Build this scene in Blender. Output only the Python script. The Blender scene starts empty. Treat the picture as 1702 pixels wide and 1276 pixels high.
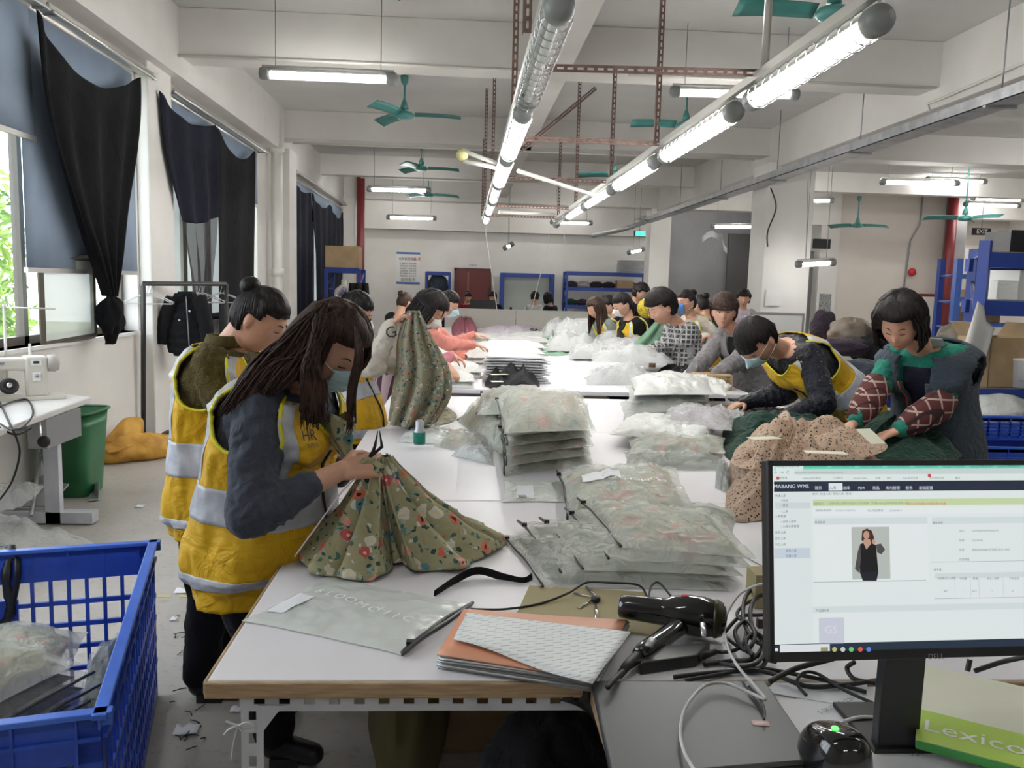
import bpy, bmesh, math, random
from mathutils import Vector, Matrix, noise
S=bpy.context.scene; COL=S.collection
PI=math.pi; V=Vector
random.seed(7)
# ------------------------------------------------------------ camera (1702 x 1276 frame)
FPX=1380.; CXP,CYP=851.,638.; HC=1.58
_dY=V(((772-CXP)/FPX,-(470-CYP)/FPX,-1)).normalized()
_up=V((.02,1,0)); _up=(_up-_dY*_up.dot(_dY)).normalized()
_X=_dY.cross(_up)
RC=Matrix((_X,_dY,_up))
cam_d=bpy.data.cameras.new('camera'); cam=bpy.data.objects.new('camera',cam_d); COL.objects.link(cam)
cam_d.sensor_width=36; cam_d.lens=FPX*36/1702; cam_d.clip_start=.05; cam_d.clip_end=300
m4=RC.to_4x4(); m4.translation=V((0,0,HC)); cam.matrix_world=m4
S.camera=cam
S.view_settings.view_transform='Standard'; S.view_settings.look='None'; S.view_settings.gamma=1
S.view_settings.use_curve_mapping=False; S.view_settings.exposure=0.93
# world: bright overcast daylight
W=bpy.data.worlds.new('sky'); S.world=W; W.use_nodes=True
bg=W.node_tree.nodes['Background']; bg.inputs[0].default_value=(.86,.93,1,1); bg.inputs[1].default_value=3.0
LAMP=42.0      # emission of every fluorescent tube

def P(px,py,y=None,z=None,x=None):
    """world point seen at a pixel on the plane y=, z= or x="""
    r=RC@V(((px-CXP)/FPX,-(py-CYP)/FPX,-1)); c=V((0,0,HC))
    k=y/r.y if y is not None else ((z-HC)/r.z if z is not None else x/r.x)
    return c+r*k
# ------------------------------------------------------------ materials
def newmat(name):
    m=bpy.data.materials.new(name); m.use_nodes=True; nt=m.node_tree
    return m,nt,nt.nodes['Principled BSDF']
def rgb(c): return (c[0],c[1],c[2],1)
def srgb(r,g,b):
    f=lambda c:(c/255/12.92 if c/255<=.04045 else ((c/255+.055)/1.055)**2.4)
    return (f(r),f(g),f(b))
def ramp(nt,fac,stops,interp='LINEAR'):
    n=nt.nodes.new('ShaderNodeValToRGB'); n.color_ramp.interpolation=interp
    e=n.color_ramp.elements
    while len(e)<len(stops): e.new(.5)
    for i,(p,c) in enumerate(stops): e[i].position=p; e[i].color=rgb(c)
    nt.links.new(fac,n.inputs[0]); return n.outputs[0]
def coords(nt,scale=(1,1,1),rot=(0,0,0)):
    t=nt.nodes.new('ShaderNodeTexCoord'); mp=nt.nodes.new('ShaderNodeMapping')
    mp.inputs['Scale'].default_value=scale; mp.inputs['Rotation'].default_value=rot
    nt.links.new(t.outputs['Object'],mp.inputs[0]); return mp.outputs[0]
def noisetex(nt,vec,scale,detail=3,rough=.5):
    n=nt.nodes.new('ShaderNodeTexNoise'); n.inputs['Scale'].default_value=scale; n.inputs['Detail'].default_value=detail
    n.inputs['Roughness'].default_value=rough
    nt.links.new(vec,n.inputs['Vector']); return n.outputs[0]
def bump(nt,b,h,strength,dist=.01,prev=None):
    n=nt.nodes.new('ShaderNodeBump'); n.inputs['Strength'].default_value=strength; n.inputs['Distance'].default_value=dist
    nt.links.new(h,n.inputs['Height'])
    if prev is not None: nt.links.new(prev,n.inputs['Normal'])
    nt.links.new(n.outputs[0],b.inputs['Normal']); return n.outputs[0]
def mixc(nt,fac,a,b):
    n=nt.nodes.new('ShaderNodeMix'); n.data_type='RGBA'
    for i,s in ((6,a),(7,b)):
        if isinstance(s,(tuple,list)): n.inputs[i].default_value=rgb(s)
        else: nt.links.new(s,n.inputs[i])
    if isinstance(fac,float): n.inputs[0].default_value=fac
    else: nt.links.new(fac,n.inputs[0])
    return n.outputs[2]
def plain(name,c,rough=.5,metal=0,spec=.5,emis=0,alpha=1,coat=0):
    m,nt,b=newmat(name); b.inputs['Base Color'].default_value=rgb(c); b.inputs['Roughness'].default_value=rough
    b.inputs['Metallic'].default_value=metal; b.inputs['Specular IOR Level'].default_value=spec
    if coat: b.inputs['Coat Weight'].default_value=coat
    if emis: b.inputs['Emission Color'].default_value=rgb(c); b.inputs['Emission Strength'].default_value=emis
    return m
def varied(name,c1,c2,scale=3,rough=.6,bs=0,bscale=40,metal=0,stretch=(1,1,1),lo=.35,hi=.65,detail=4):
    m,nt,b=newmat(name); v=coords(nt,stretch)
    f=noisetex(nt,v,scale,detail)
    nt.links.new(ramp(nt,f,[(lo,c1),(hi,c2)]),b.inputs['Base Color'])
    b.inputs['Roughness'].default_value=rough; b.inputs['Metallic'].default_value=metal
    if bs: bump(nt,b,noisetex(nt,v,bscale,3),bs,.01)
    return m
def cloth(name,c,fold=.5,fscale=9,weave=.15,rough=.85,dark=.78,sheen=.1):
    m,nt,b=newmat(name); v=coords(nt)
    f=noisetex(nt,v,fscale*.8,2)
    nt.links.new(ramp(nt,f,[(.3,tuple(x*dark for x in c)),(.7,c)]),b.inputs['Base Color'])
    b.inputs['Roughness'].default_value=rough; b.inputs['Sheen Weight'].default_value=sheen
    b.inputs['Specular IOR Level'].default_value=.25
    w=nt.nodes.new('ShaderNodeTexNoise'); w.inputs['Scale'].default_value=fscale; w.inputs['Detail'].default_value=3
    w.inputs['Distortion'].default_value=1.6; nt.links.new(v,w.inputs['Vector'])
    p=bump(nt,b,w.outputs[0],fold,.03)
    bump(nt,b,noisetex(nt,v,350,1),weave,.002,p)
    return m
def floral(name,base,flowers,scale=26,leaf=(.02,.07,.06),fold=.5,size=.34,white=True,rough=.8):
    """printed fabric: round flowers and small leaves scattered on a plain ground"""
    m,nt,b=newmat(name); v=coords(nt)
    d=nt.nodes.new('ShaderNodeTexNoise'); d.inputs['Scale'].default_value=scale*1.6
    nt.links.new(v,d.inputs['Vector'])
    vm=nt.nodes.new('ShaderNodeVectorMath'); vm.operation='MULTIPLY_ADD'
    vm.inputs[1].default_value=(.035,)*3; nt.links.new(d.outputs[1],vm.inputs[0]); nt.links.new(v,vm.inputs[2])
    def layer(sc,thr,stops,col,off):
        mp=nt.nodes.new('ShaderNodeMapping'); mp.inputs['Location'].default_value=(off,off*.7,off*1.3)
        nt.links.new(vm.outputs[0],mp.inputs[0])
        vo=nt.nodes.new('ShaderNodeTexVoronoi'); vo.inputs['Scale'].default_value=sc
        nt.links.new(mp.outputs[0],vo.inputs['Vector'])
        sep=nt.nodes.new('ShaderNodeSeparateColor'); nt.links.new(vo.outputs['Color'],sep.inputs[0])
        fc=ramp(nt,sep.outputs[0],stops,'CONSTANT')
        mk=nt.nodes.new('ShaderNodeMath'); mk.operation='LESS_THAN'; mk.inputs[1].default_value=thr
        nt.links.new(vo.outputs['Distance'],mk.inputs[0])
        on=nt.nodes.new('ShaderNodeMath'); on.operation='GREATER_THAN'; on.inputs[1].default_value=.22
        nt.links.new(sep.outputs[1],on.inputs[0])
        mu=nt.nodes.new('ShaderNodeMath'); mu.operation='MULTIPLY'
        nt.links.new(mk.outputs[0],mu.inputs[0]); nt.links.new(on.outputs[0],mu.inputs[1])
        return mixc(nt,mu.outputs[0],col,fc)
    c=base
    n=len(flowers); st=[(i/n,f) for i,f in enumerate(flowers)]
    c=layer(scale*1.9,.30,[(0,leaf),(.5,tuple(min(1,x*1.8+.02) for x in leaf))],c,3.1)
    if white: c=layer(scale*1.4,.2,[(0,(.6,.6,.55)),(.5,(.25,.42,.45))],c,7.7)
    c=layer(scale,size,st,c,0)
    c=layer(scale,size*.35,[(0,(.04,.01,.01)),(.6,(.7,.55,.3))],c,0)
    nt.links.new(c,b.inputs['Base Color']) if not isinstance(c,tuple) else None
    b.inputs['Roughness'].default_value=rough
    w=nt.nodes.new('ShaderNodeTexNoise'); w.inputs['Scale'].default_value=11; w.inputs['Distortion'].default_value=1.5
    nt.links.new(v,w.inputs['Vector']); bump(nt,b,w.outputs[0],fold,.03)
    return m
def plaid(name,base,c1,c2,s=60,wd=.25):
    m,nt,b=newmat(name); v=coords(nt); sep=nt.nodes.new('ShaderNodeSeparateXYZ'); nt.links.new(v,sep.inputs[0])
    col=base
    for i,(ax,c) in enumerate(((2,c1),(0,c1),(1,c2))):
        ml=nt.nodes.new('ShaderNodeMath'); ml.operation='MULTIPLY'; ml.inputs[1].default_value=s; nt.links.new(sep.outputs[ax],ml.inputs[0])
        sn=nt.nodes.new('ShaderNodeMath'); sn.operation='FRACT'; nt.links.new(ml.outputs[0],sn.inputs[0])
        lt=nt.nodes.new('ShaderNodeMath'); lt.operation='LESS_THAN'; lt.inputs[1].default_value=wd; nt.links.new(sn.outputs[0],lt.inputs[0])
        col=mixc(nt,lt.outputs[0],col,c)
    nt.links.new(col,b.inputs['Base Color']); b.inputs['Roughness'].default_value=.85
    bump(nt,b,noisetex(nt,v,12,2),.4,.02)
    return m
def leopard(name,base,spot,scale=75):
    m,nt,b=newmat(name); v=coords(nt)
    vo=nt.nodes.new('ShaderNodeTexVoronoi'); vo.inputs['Scale'].default_value=scale; nt.links.new(v,vo.inputs['Vector'])
    nt.links.new(ramp(nt,vo.outputs['Distance'],[(0,spot),(.27,spot),(.36,base)]),b.inputs['Base Color'])
    b.inputs['Roughness'].default_value=.85
    w=nt.nodes.new('ShaderNodeTexNoise'); w.inputs['Scale'].default_value=14; w.inputs['Distortion'].default_value=1.5
    nt.links.new(v,w.inputs['Vector']); bump(nt,b,w.outputs[0],.6,.03)
    return m
def frosted(name,c=(.74,.77,.73),alpha=.55,rough=.3,bs=.5,bscale=16):
    """milky polythene film: part clear, part scattering"""
    m,nt,b=newmat(name); v=coords(nt)
    b.inputs['Base Color'].default_value=rgb(c); b.inputs['Roughness'].default_value=rough
    b.inputs['Specular IOR Level'].default_value=.6
    w=nt.nodes.new('ShaderNodeTexNoise'); w.inputs['Scale'].default_value=bscale; w.inputs['Detail'].default_value=4
    w.inputs['Distortion'].default_value=2.2; nt.links.new(v,w.inputs['Vector'])
    bump(nt,b,w.outputs[0],bs,.02)
    tr=nt.nodes.new('ShaderNodeBsdfTransparent'); mx=nt.nodes.new('ShaderNodeMixShader')
    mx.inputs[0].default_value=alpha
    nt.links.new(tr.outputs[0],mx.inputs[1]); nt.links.new(b.outputs[0],mx.inputs[2])
    nt.links.new(mx.outputs[0],nt.nodes['Material Output'].inputs[0])
    return m
def hairmat(name,c1,c2):
    m,nt,b=newmat(name); v=coords(nt,(1,1,.12))
    f=noisetex(nt,v,160,3)
    nt.links.new(ramp(nt,f,[(.35,c1),(.7,c2)]),b.inputs['Base Color'])
    b.inputs['Roughness'].default_value=.46; b.inputs['Specular IOR Level'].default_value=.22
    bump(nt,b,f,.5,.004); return m
M={}
def m_(k,m): M[k]=m; return m
m_('wall',varied('wall paint',(.70,.68,.645),(.79,.775,.745),.9,.8,.05,30))
m_('wall_grey_shade',varied('grey and shaded wall paint',(.30,.30,.31),(.37,.37,.375),.8,.8))  # paints in the shade on the far wall; plain grey on the pillar
m_('wall_beige',varied('beige wall paint',(.66,.61,.56),(.74,.69,.64),.5,.8))
m_('ceil',varied('ceiling paint',(.60,.59,.58),(.70,.69,.675),.7,.9))
m_('beam',varied('beam paint',(.66,.64,.61),(.77,.75,.72),.8,.85))
m_('white',plain('white paint',(.78,.78,.77),.5))
m_('alu',plain('aluminium',(.62,.61,.58),.35,.8))
m_('chrome',plain('chrome',(.7,.7,.72),.2,1))
m_('steelgrey',plain('grey steel',(.34,.35,.36),.4,.5))
m_('tubewhite',plain('pvc pipe',(.72,.71,.66),.4))
m_('rust',varied('rusty brown angle steel',(.10,.055,.045),(.17,.10,.08),20,.6,.2))
m_('rustred',plain('dark red pipe',(.20,.025,.03),.4))
m_('teal',plain('teal fan enamel',(.06,.24,.22),.35))
m_('lampgrey',plain('grey lamp cap',(.24,.25,.25),.45,.2))
m_('black',plain('black plastic',(.012,.012,.014),.4))
m_('blackgloss',plain('glossy black plastic',(.008,.008,.010),.12,coat=.5))
m_('rubber',plain('black cable',(.014,.014,.016),.5))
m_('darkmetal',plain('black tube',(.03,.03,.032),.45))
m_('blue',plain('blue rack paint',(.015,.045,.26),.45))
m_('bluelight',plain('light blue rack paint',(.05,.12,.42),.45))
m_('crateblue',varied('blue crate plastic',(.016,.06,.42),(.03,.10,.62),5,.35))
m_('green',varied('green bin plastic',(.012,.10,.035),(.02,.14,.05),3,.4))
m_('sack',varied('yellow woven sack',(.42,.20,.02),(.62,.34,.05),8,.6,.5,18))
m_('laminate',varied('white laminate',(.72,.70,.74),(.80,.78,.81),1.2,.38,0))
m_('ply',varied('plywood edge',(.30,.20,.11),(.45,.32,.19),14,.5,0,stretch=(1,1,14)))
m_('anglewhite',varied('white slotted steel',(.52,.54,.60),(.68,.69,.73),6,.45))
m_('card',varied('cardboard',(.34,.24,.13),(.42,.30,.17),6,.8))
m_('kraft',plain('kraft sheet',(.36,.31,.17),.75))
m_('paper',varied('paper',(.74,.75,.80),(.82,.83,.86),3,.7))
m_('papery',plain('cream card',(.74,.74,.60),.6))
m_('lime',plain('lime green print',(.42,.62,.07),.5))
m_('dgreen',plain('green print',(.05,.30,.06),.5))
m_('print',plain('white print',(.85,.87,.85),.5))
m_('ink',plain('black ink',(.02,.02,.02),.6))
m_('curtain',cloth('black curtain cloth',(.006,.006,.008),.4,5,.1,.95,.7,0))
m_('curtainnavy',cloth('navy curtain cloth',(.009,.010,.022),.4,5,.1,.95,.7,0))
def _sheer():
    m=frosted('sheer curtain',(.03,.026,.028),.72,.8,.3,9); return m
m_('sheer',_sheer())
m_('blind',varied('blue grey roller blind',(.23,.30,.40),(.28,.36,.47),1.5,.7))
m_('skin',varied('skin',(.50,.27,.18),(.60,.34,.24),12,.5))
m_('skin2',varied('fair skin',(.62,.38,.29),(.70,.45,.35),12,.5))
m_('lip',plain('lip',(.42,.12,.10),.5)); m_('brow',plain('brow',(.02,.012,.01),.8))
m_('eyew',plain('eye white',(.75,.72,.70),.3)); m_('iris',plain('iris',(.02,.01,.008),.2))
m_('mask',varied('blue surgical mask',(.42,.62,.68),(.52,.72,.76),20,.7,.5,60,stretch=(.2,.2,3)))
m_('denimv2',cloth('grey blue denim',(.045,.060,.080),.5,14)); m_('maskw',plain('white mask',(.78,.76,.72),.7)); m_('maskb',plain('blue mask',(.10,.25,.62),.6))
m_('hair',hairmat('black hair',(.006,.005,.006),(.022,.016,.015)))
m_('hairbr',hairmat('dark brown dyed hair',(.012,.007,.006),(.060,.028,.020)))
m_('hairmid',hairmat('brown hair',(.02,.012,.010),(.07,.038,.025)))
m_('vest',cloth('yellow vest cloth',(.68,.40,.008),.55,10,.1,.6,.8))
m_('reflect',varied('grey reflective tape',(.36,.38,.43),(.52,.54,.60),14,.38,.4,22))
m_('pipe_trim',plain('lime yellow trim',(.66,.62,.02),.6))
m_('slate',cloth('slate blue sweater',(.048,.055,.078),.45,12))
m_('olive',cloth('olive ribbed sweater',(.085,.065,.012),.5,60,.2))
m_('creamsw',cloth('cream sweater',(.55,.50,.43),.4,12))
m_('pink',cloth('pink jacket',(.66,.26,.30),.5,10)); m_('coral',cloth('coral jacket',(.72,.27,.22),.5,10))
m_('navy',cloth('navy cloth',(.006,.007,.018),.4,12,sheen=.03)); m_('blackcl',cloth('black cloth',(.007,.007,.009),.5,12,sheen=.03))
m_('tealcl',cloth('teal green sweater',(.015,.19,.135),.4,12))
m_('denimv',cloth('dark denim vest',(.025,.034,.050),.5,14))
m_('greycoat',cloth('grey coat',(.20,.19,.195),.4,10)); m_('greysl',cloth('grey green sweater',(.24,.27,.26),.4,10))
m_('dkgreen',cloth('dark green cloth',(.006,.042,.026),.7,16)); m_('mint',cloth('mint green cloth',(.20,.36,.25),.6,9))
m_('red',cloth('dark red cloth',(.20,.01,.02),.4,10)); m_('whitecl',cloth('white cloth',(.66,.66,.66),.4,10))
m_('salmon',cloth('salmon cloth',(.66,.19,.13),.7,30)); m_('rosecl',cloth('rose ruffled cloth',(.45,.13,.18),1,60))
m_('trouser',cloth('black trousers',(.007,.007,.011),.35,8,sheen=.03)); m_('lilac',cloth('pale lilac cloth',(.50,.44,.50),.6,14))
m_('purple',cloth('dark purple cloth',(.035,.022,.035),.6,14))
m_('plaidbw',plaid('black white plaid',(.05,.05,.055),(.42,.42,.42),(.25,.25,.25),22,.3))
m_('plaidred',plaid('dark red plaid',(.09,.018,.018),(.40,.30,.26),(.03,.01,.01),16,.14))
m_('stripe',plaid('maroon striped cloth',(.06,.02,.035),(.06,.02,.035),(.40,.30,.32),30,.25))
m_('sequin',cloth('black sequin cloth',(.008,.009,.020),.5,30,.6,.35))
m_('floral',floral('olive floral dress cloth',(.33,.31,.18),[(.60,.14,.08),(.10,.24,.28),(.66,.30,.24),(.5,.08,.09),(.62,.60,.52)],22,size=.38))
m_('floralp',floral('pale floral cloth',(.44,.43,.29),[(.60,.12,.10),(.08,.26,.26),(.6,.25,.18)],17,(.05,.14,.10),size=.38))
m_('floralg',floral('green floral cloth',(.20,.25,.17),[(.55,.10,.09),(.03,.14,.10),(.5,.25,.2)],17,(.03,.09,.05),size=.38))
m_('leopard',leopard('spotted beige cloth',(.46,.33,.24),(.03,.018,.015)))
m_('film',frosted('frosted bag film',(.80,.83,.77),.44,.25,.9,13))
m_('filmdark',frosted('thin film over dark cloth',(.70,.73,.70),.22,.2,1,20))
m_('filmthin',frosted('clear bag film',(.84,.87,.86),.40,.12,1,20))
m_('filmwhite',frosted('white bag film',(.78,.80,.77),.85,.28,.7,12))
m_('filmflat',frosted('flat frosted bag film',(.80,.84,.81),.72,.25,.25,6))
m_('zip',plain('zip strip',(.05,.05,.05),.35))
m_('foliage',varied('foliage',(.10,.22,.02),(.36,.52,.08),2.5,.6)); m_('bark',plain('bark',(.10,.07,.045),.9))
m_('glassfr',frosted('frosted pane',(.80,.86,.80),.75,.4,.02,3))
m_('glassclr',frosted('clear pane',(.9,.95,.95),.06,.05,0,3))
m_('tube',plain('lit tube',(1,.985,.95),.4,emis=LAMP)); m_('tubeoff',plain('unlit tube',(.75,.75,.73),.25))
m_('lens',frosted('lamp cover',(.85,.86,.86),.16,.1,0,3))
def _floor():
    m,nt,b=newmat('concrete floor'); v=coords(nt)
    a=noisetex(nt,v,.9,6,.6); c=noisetex(nt,v,22,4,.7)
    base=ramp(nt,a,[(.3,(.37,.35,.32)),(.7,(.50,.475,.445))])
    sp=ramp(nt,c,[(.32,(.6,.6,.6)),(.45,(1,1,1))])
    n=nt.nodes.new('ShaderNodeMix'); n.data_type='RGBA'; n.blend_type='MULTIPLY'; n.inputs[0].default_value=.6
    nt.links.new(base,n.inputs[6]); nt.links.new(sp,n.inputs[7]); nt.links.new(n.outputs[2],b.inputs['Base Color'])
    b.inputs['Roughness'].default_value=.42; bump(nt,b,c,.08,.01); return m
m_('floor',_floor())
# ------------------------------------------------------------ mesh builder
def basis(d,up=V((0,0,1))):
    d=d.normalized()
    if abs(d.dot(up))>.98: up=V((0,1,0)) if abs(d.y)<.9 else V((1,0,0))
    a=up.cross(d).normalized(); return a,d.cross(a),d
class MB:
    def __init__(s): s.v=[];s.f=[];s.mi=[];s.sm=[]
    def add(s,vs,fs,mi=0,sm=True):
        o=len(s.v); s.v.extend([tuple(v) for v in vs])
        for f in fs: s.f.append(tuple(i+o for i in f)); s.mi.append(mi); s.sm.append(sm)
        return s
    def box(s,c,d,R=None,mi=0):
        c=V(c); vs=[]
        for x in(-.5,.5):
            for y in(-.5,.5):
                for z in(-.5,.5):
                    p=V((x*d[0],y*d[1],z*d[2])); vs.append(c+(R@p if R else p))
        return s.add(vs,[(0,1,3,2),(4,6,7,5),(0,4,5,1),(2,3,7,6),(0,2,6,4),(1,5,7,3)],mi,False)
    def bb(s,x0,x1,y0,y1,z0,z1,mi=0): return s.box(((x0+x1)/2,(y0+y1)/2,(z0+z1)/2),(abs(x1-x0),abs(y1-y0),abs(z1-z0)),None,mi)
    def hexa(s,q,h,mi=0):
        """quad q (4 points) extruded by vector h"""
        q=[V(p) for p in q]; h=V(h); vs=q+[p+h for p in q]
        return s.add(vs,[(3,2,1,0),(4,5,6,7),(0,1,5,4),(1,2,6,5),(2,3,7,6),(3,0,4,7)],mi,False)
    def tube(s,pts,r,n=8,mi=0,flat=1,cap=True,up=V((0,0,1)),sm=True):
        pts=[V(p) for p in pts]; vs=[];fs=[]; L=len(pts); ap=None
        for i,p in enumerate(pts):
            t=(pts[min(i+1,L-1)]-pts[max(i-1,0)])
            if t.length<1e-9: t=V((0,0,1))
            t.normalize()
            if ap is None: a,b,_=basis(t,up)
            else:
                a=ap-t*ap.dot(t)
                if a.length<1e-6: a,_,_=basis(t,up)
                a.normalize(); b=t.cross(a)
            ap=a; rr=r[i] if isinstance(r,(list,tuple)) else r
            for k in range(n):
                w=2*PI*k/n; vs.append(p+a*rr*math.cos(w)+b*rr*flat*math.sin(w))
        for i in range(L-1):
            for k in range(n): fs.append((i*n+k,i*n+(k+1)%n,(i+1)*n+(k+1)%n,(i+1)*n+k))
        if cap: fs.append(tuple(range(n))[::-1]); fs.append(tuple((L-1)*n+k for k in range(n)))
        return s.add(vs,fs,mi,sm)
    def lathe(s,c,d,prof,n=16,mi=0,sm=True):
        """profile (radius, distance along d)"""
        c=V(c); a,b,d=basis(V(d)); vs=[];fs=[];L=len(prof)
        for r,h in prof:
            for k in range(n):
                w=2*PI*k/n; vs.append(c+d*h+(a*math.cos(w)+b*math.sin(w))*max(r,1e-4))
        for i in range(L-1):
            for k in range(n): fs.append((i*n+k,i*n+(k+1)%n,(i+1)*n+(k+1)%n,(i+1)*n+k))
        fs.append(tuple(range(n))[::-1]); fs.append(tuple((L-1)*n+k for k in range(n)))
        return s.add(vs,fs,mi,sm)
    def cap(s,a,b,ra,rb,n=12,mi=0):
        a=V(a);b=V(b);d=b-a;L=max(d.length,1e-5);pr=[]
        for k in range(5):
            w=-PI/2+PI/2*k/4; pr.append((ra*math.cos(w),ra*math.sin(w)))
        for k in range(5):
            w=PI/2*k/4; pr.append((rb*math.cos(w),L+rb*math.sin(w)))
        return s.lathe(a,d,pr,n,mi)
    def ball(s,c,r,R=None,n=16,mi=0):
        r=(r,r,r) if not isinstance(r,(tuple,list)) else r; vs=[];fs=[];h=n//2;c=V(c)
        for i in range(h+1):
            for k in range(n):
                t=PI*i/h; w=2*PI*k/n; p=V((r[0]*math.sin(t)*math.cos(w),r[1]*math.sin(t)*math.sin(w),-r[2]*math.cos(t)))
                vs.append(c+(R@p if R else p))
        for i in range(h):
            for k in range(n): fs.append((i*n+k,i*n+(k+1)%n,(i+1)*n+(k+1)%n,(i+1)*n+k))
        return s.add(vs,fs,mi)
    def grid(s,nu,nv,fn,cu=False,mi=0,mask=None,sm=True):
        vs=[];fs=[]
        for j in range(nv+1):
            for i in range(nu if cu else nu+1): vs.append(fn(i/nu,j/nv))
        w=nu if cu else nu+1
        for j in range(nv):
            for i in range(nu):
                if mask and not mask((i+.5)/nu,(j+.5)/nv): continue
                a=j*w+i;b=j*w+(i+1)%w if cu else a+1
                fs.append((a,b,b+w,a+w))
        return s.add(vs,fs,mi,sm)
    def build(s,name,mat,parent=None,bevel=0,solid=0,sub=0,kind=None,label=None,weld=False):
        me=bpy.data.meshes.new(name); me.from_pydata(s.v,[],s.f)
        for mm in (mat if isinstance(mat,(list,tuple)) else [mat]): me.materials.append(M[mm] if isinstance(mm,str) else mm)
        me.polygons.foreach_set('material_index',s.mi); me.polygons.foreach_set('use_smooth',s.sm); me.update()
        if weld:
            bm=bmesh.new(); bm.from_mesh(me); bmesh.ops.remove_doubles(bm,verts=bm.verts,dist=1e-5); bm.to_mesh(me); bm.free()
        o=bpy.data.objects.new(name,me); COL.objects.link(o)
        if solid: q=o.modifiers.new('s','SOLIDIFY'); q.thickness=solid; q.offset=0
        if bevel: q=o.modifiers.new('b','BEVEL'); q.width=bevel; q.segments=2; q.limit_method='ANGLE'
        if sub: q=o.modifiers.new('u','SUBSURF'); q.levels=q.render_levels=sub
        if parent is not None: adopt(o,parent)
        if kind: o['kind']=kind
        if label: o['label']=label
        return o
def origin(o):
    """world translation of an object whose chain carries translations only"""
    p=V((0,0,0))
    while o is not None: p+=o.location; o=o.parent if o.parent else None
    return p
def adopt(o,parent):
    t=V(parent.get('_t',(0,0,0))); o.parent=parent; o.matrix_parent_inverse=Matrix.Translation(-t)
    o['_t']=tuple(t*0)
def thing(name,label,cat,loc=(0,0,0),group=None):
    o=bpy.data.objects.new(name,None); COL.objects.link(o); o.location=loc; o['_t']=tuple(loc); o.empty_display_size=.05
    o['label']=label; o['category']=cat
    if group: o['group']=group
    return o
def tag(o,label,cat,group=None,kind=None):
    o['label']=label; o['category']=cat
    if group: o['group']=group
    if kind: o['kind']=kind
    return o
def struct(o,label=None):
    o['kind']='structure'
    if label: o['label']=label
    return o
def dup(root,move,label=None,group=None,rotz=0):
    r=root.copy(); COL.objects.link(r); r.location=root.location+V(move); r.rotation_euler=(0,0,rotz)
    if label: r['label']=label
    if group: r['group']=group
    def kids(a,b):
        for ch in [c for c in a.children]:
            c=ch.copy(); COL.objects.link(c); c.parent=b; kids(ch,c)
    kids(root,r); return r
TS=bpy.data.scenes.new('scratch'); TEXTS=[]
def text(name,body,loc,xdir,ydir,size,mat,parent=None,align='LEFT',extr=0,font_shear=0):
    """queued lettering; turned into flat meshes at the end of the script"""
    cu=bpy.data.curves.new(name,'FONT'); cu.body=body; cu.size=size; cu.align_x=align; cu.align_y='CENTER'; cu.shear=font_shear; cu.resolution_u=2
    t=bpy.data.objects.new('scratch_text',cu); TS.collection.objects.link(t)
    me=bpy.data.meshes.new(name); me.materials.append(M[mat] if isinstance(mat,str) else mat)
    o=bpy.data.objects.new(name,me); COL.objects.link(o)
    x=V(xdir).normalized(); z=x.cross(V(ydir)).normalized(); y=z.cross(x)
    m=Matrix((x,y,z)).transposed().to_4x4(); m.translation=V(loc)
    o.matrix_basis=m
    if parent is not None: o.parent=parent; o.matrix_parent_inverse=Matrix.Translation(-V(parent.get('_t',(0,0,0))))
    TEXTS.append((t,o)); return o
def finish_text():
    vl=TS.view_layers[0]; vl.update(); dg=vl.depsgraph
    for t,o in TEXTS:
        me=bpy.data.meshes.new_from_object(t.evaluated_get(dg),depsgraph=dg); me.name=o.name
        me.materials.clear(); me.materials.append(o.data.materials[0]); old=o.data; o.data=me; bpy.data.meshes.remove(old)
    for t,o in TEXTS:
        c=t.data; bpy.data.objects.remove(t); bpy.data.curves.remove(c)
    bpy.data.scenes.remove(TS)
def slotted(mb,a,b,w,nrm,slot=.028,gap=.016,sw=.3,th=.003,mi=0,both=True):
    """perforated steel strip from a to b, width w, with real slots; L angle when both"""
    a=V(a);b=V(b);d=(b-a).normalized();L=(b-a).length;n=V(nrm).normalized();s=n.cross(d).normalized()
    def strip(s,n,o):
        k=max(1,int(L/(slot+gap))); pit=L/k; sl=pit*slot/(slot+gap)
        for e in(-1,1): # rails beside the slots
            c=a+d*L/2+s*(o+e*w*(.5+sw/2)/2)
            R=Matrix((d,s,n)).transposed(); mb.box(c,(L,w*(1-sw)/2,th),R,mi)
        R=Matrix((d,s,n)).transposed()
        for i in range(k):
            mb.box(a+d*(pit*i+(pit-sl)/2)+s*o,(pit-sl,w*sw*1.02,th),R,mi)
    strip(s,n,0)
    if both: strip(n,-s,0) if False else mb.box(a+d*L/2+s*(w/2)-n*(w/2),(L,th,w),Matrix((d,s,n)).transposed(),mi)
    return mb
# ============================================================ ROOM SHELL
XL=-3.05; CZ=4.17; YB=-5.0; YF=24.5; XR=15.0
struct(MB().bb(XL-.3,XR+.3,YB-.3,YF+.6,-.2,0).build('floor','floor'))
struct(MB().bb(XL-.3,XR+.3,YB-.3,YF+.6,CZ,CZ+.25).build('ceiling','ceil'))
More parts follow.
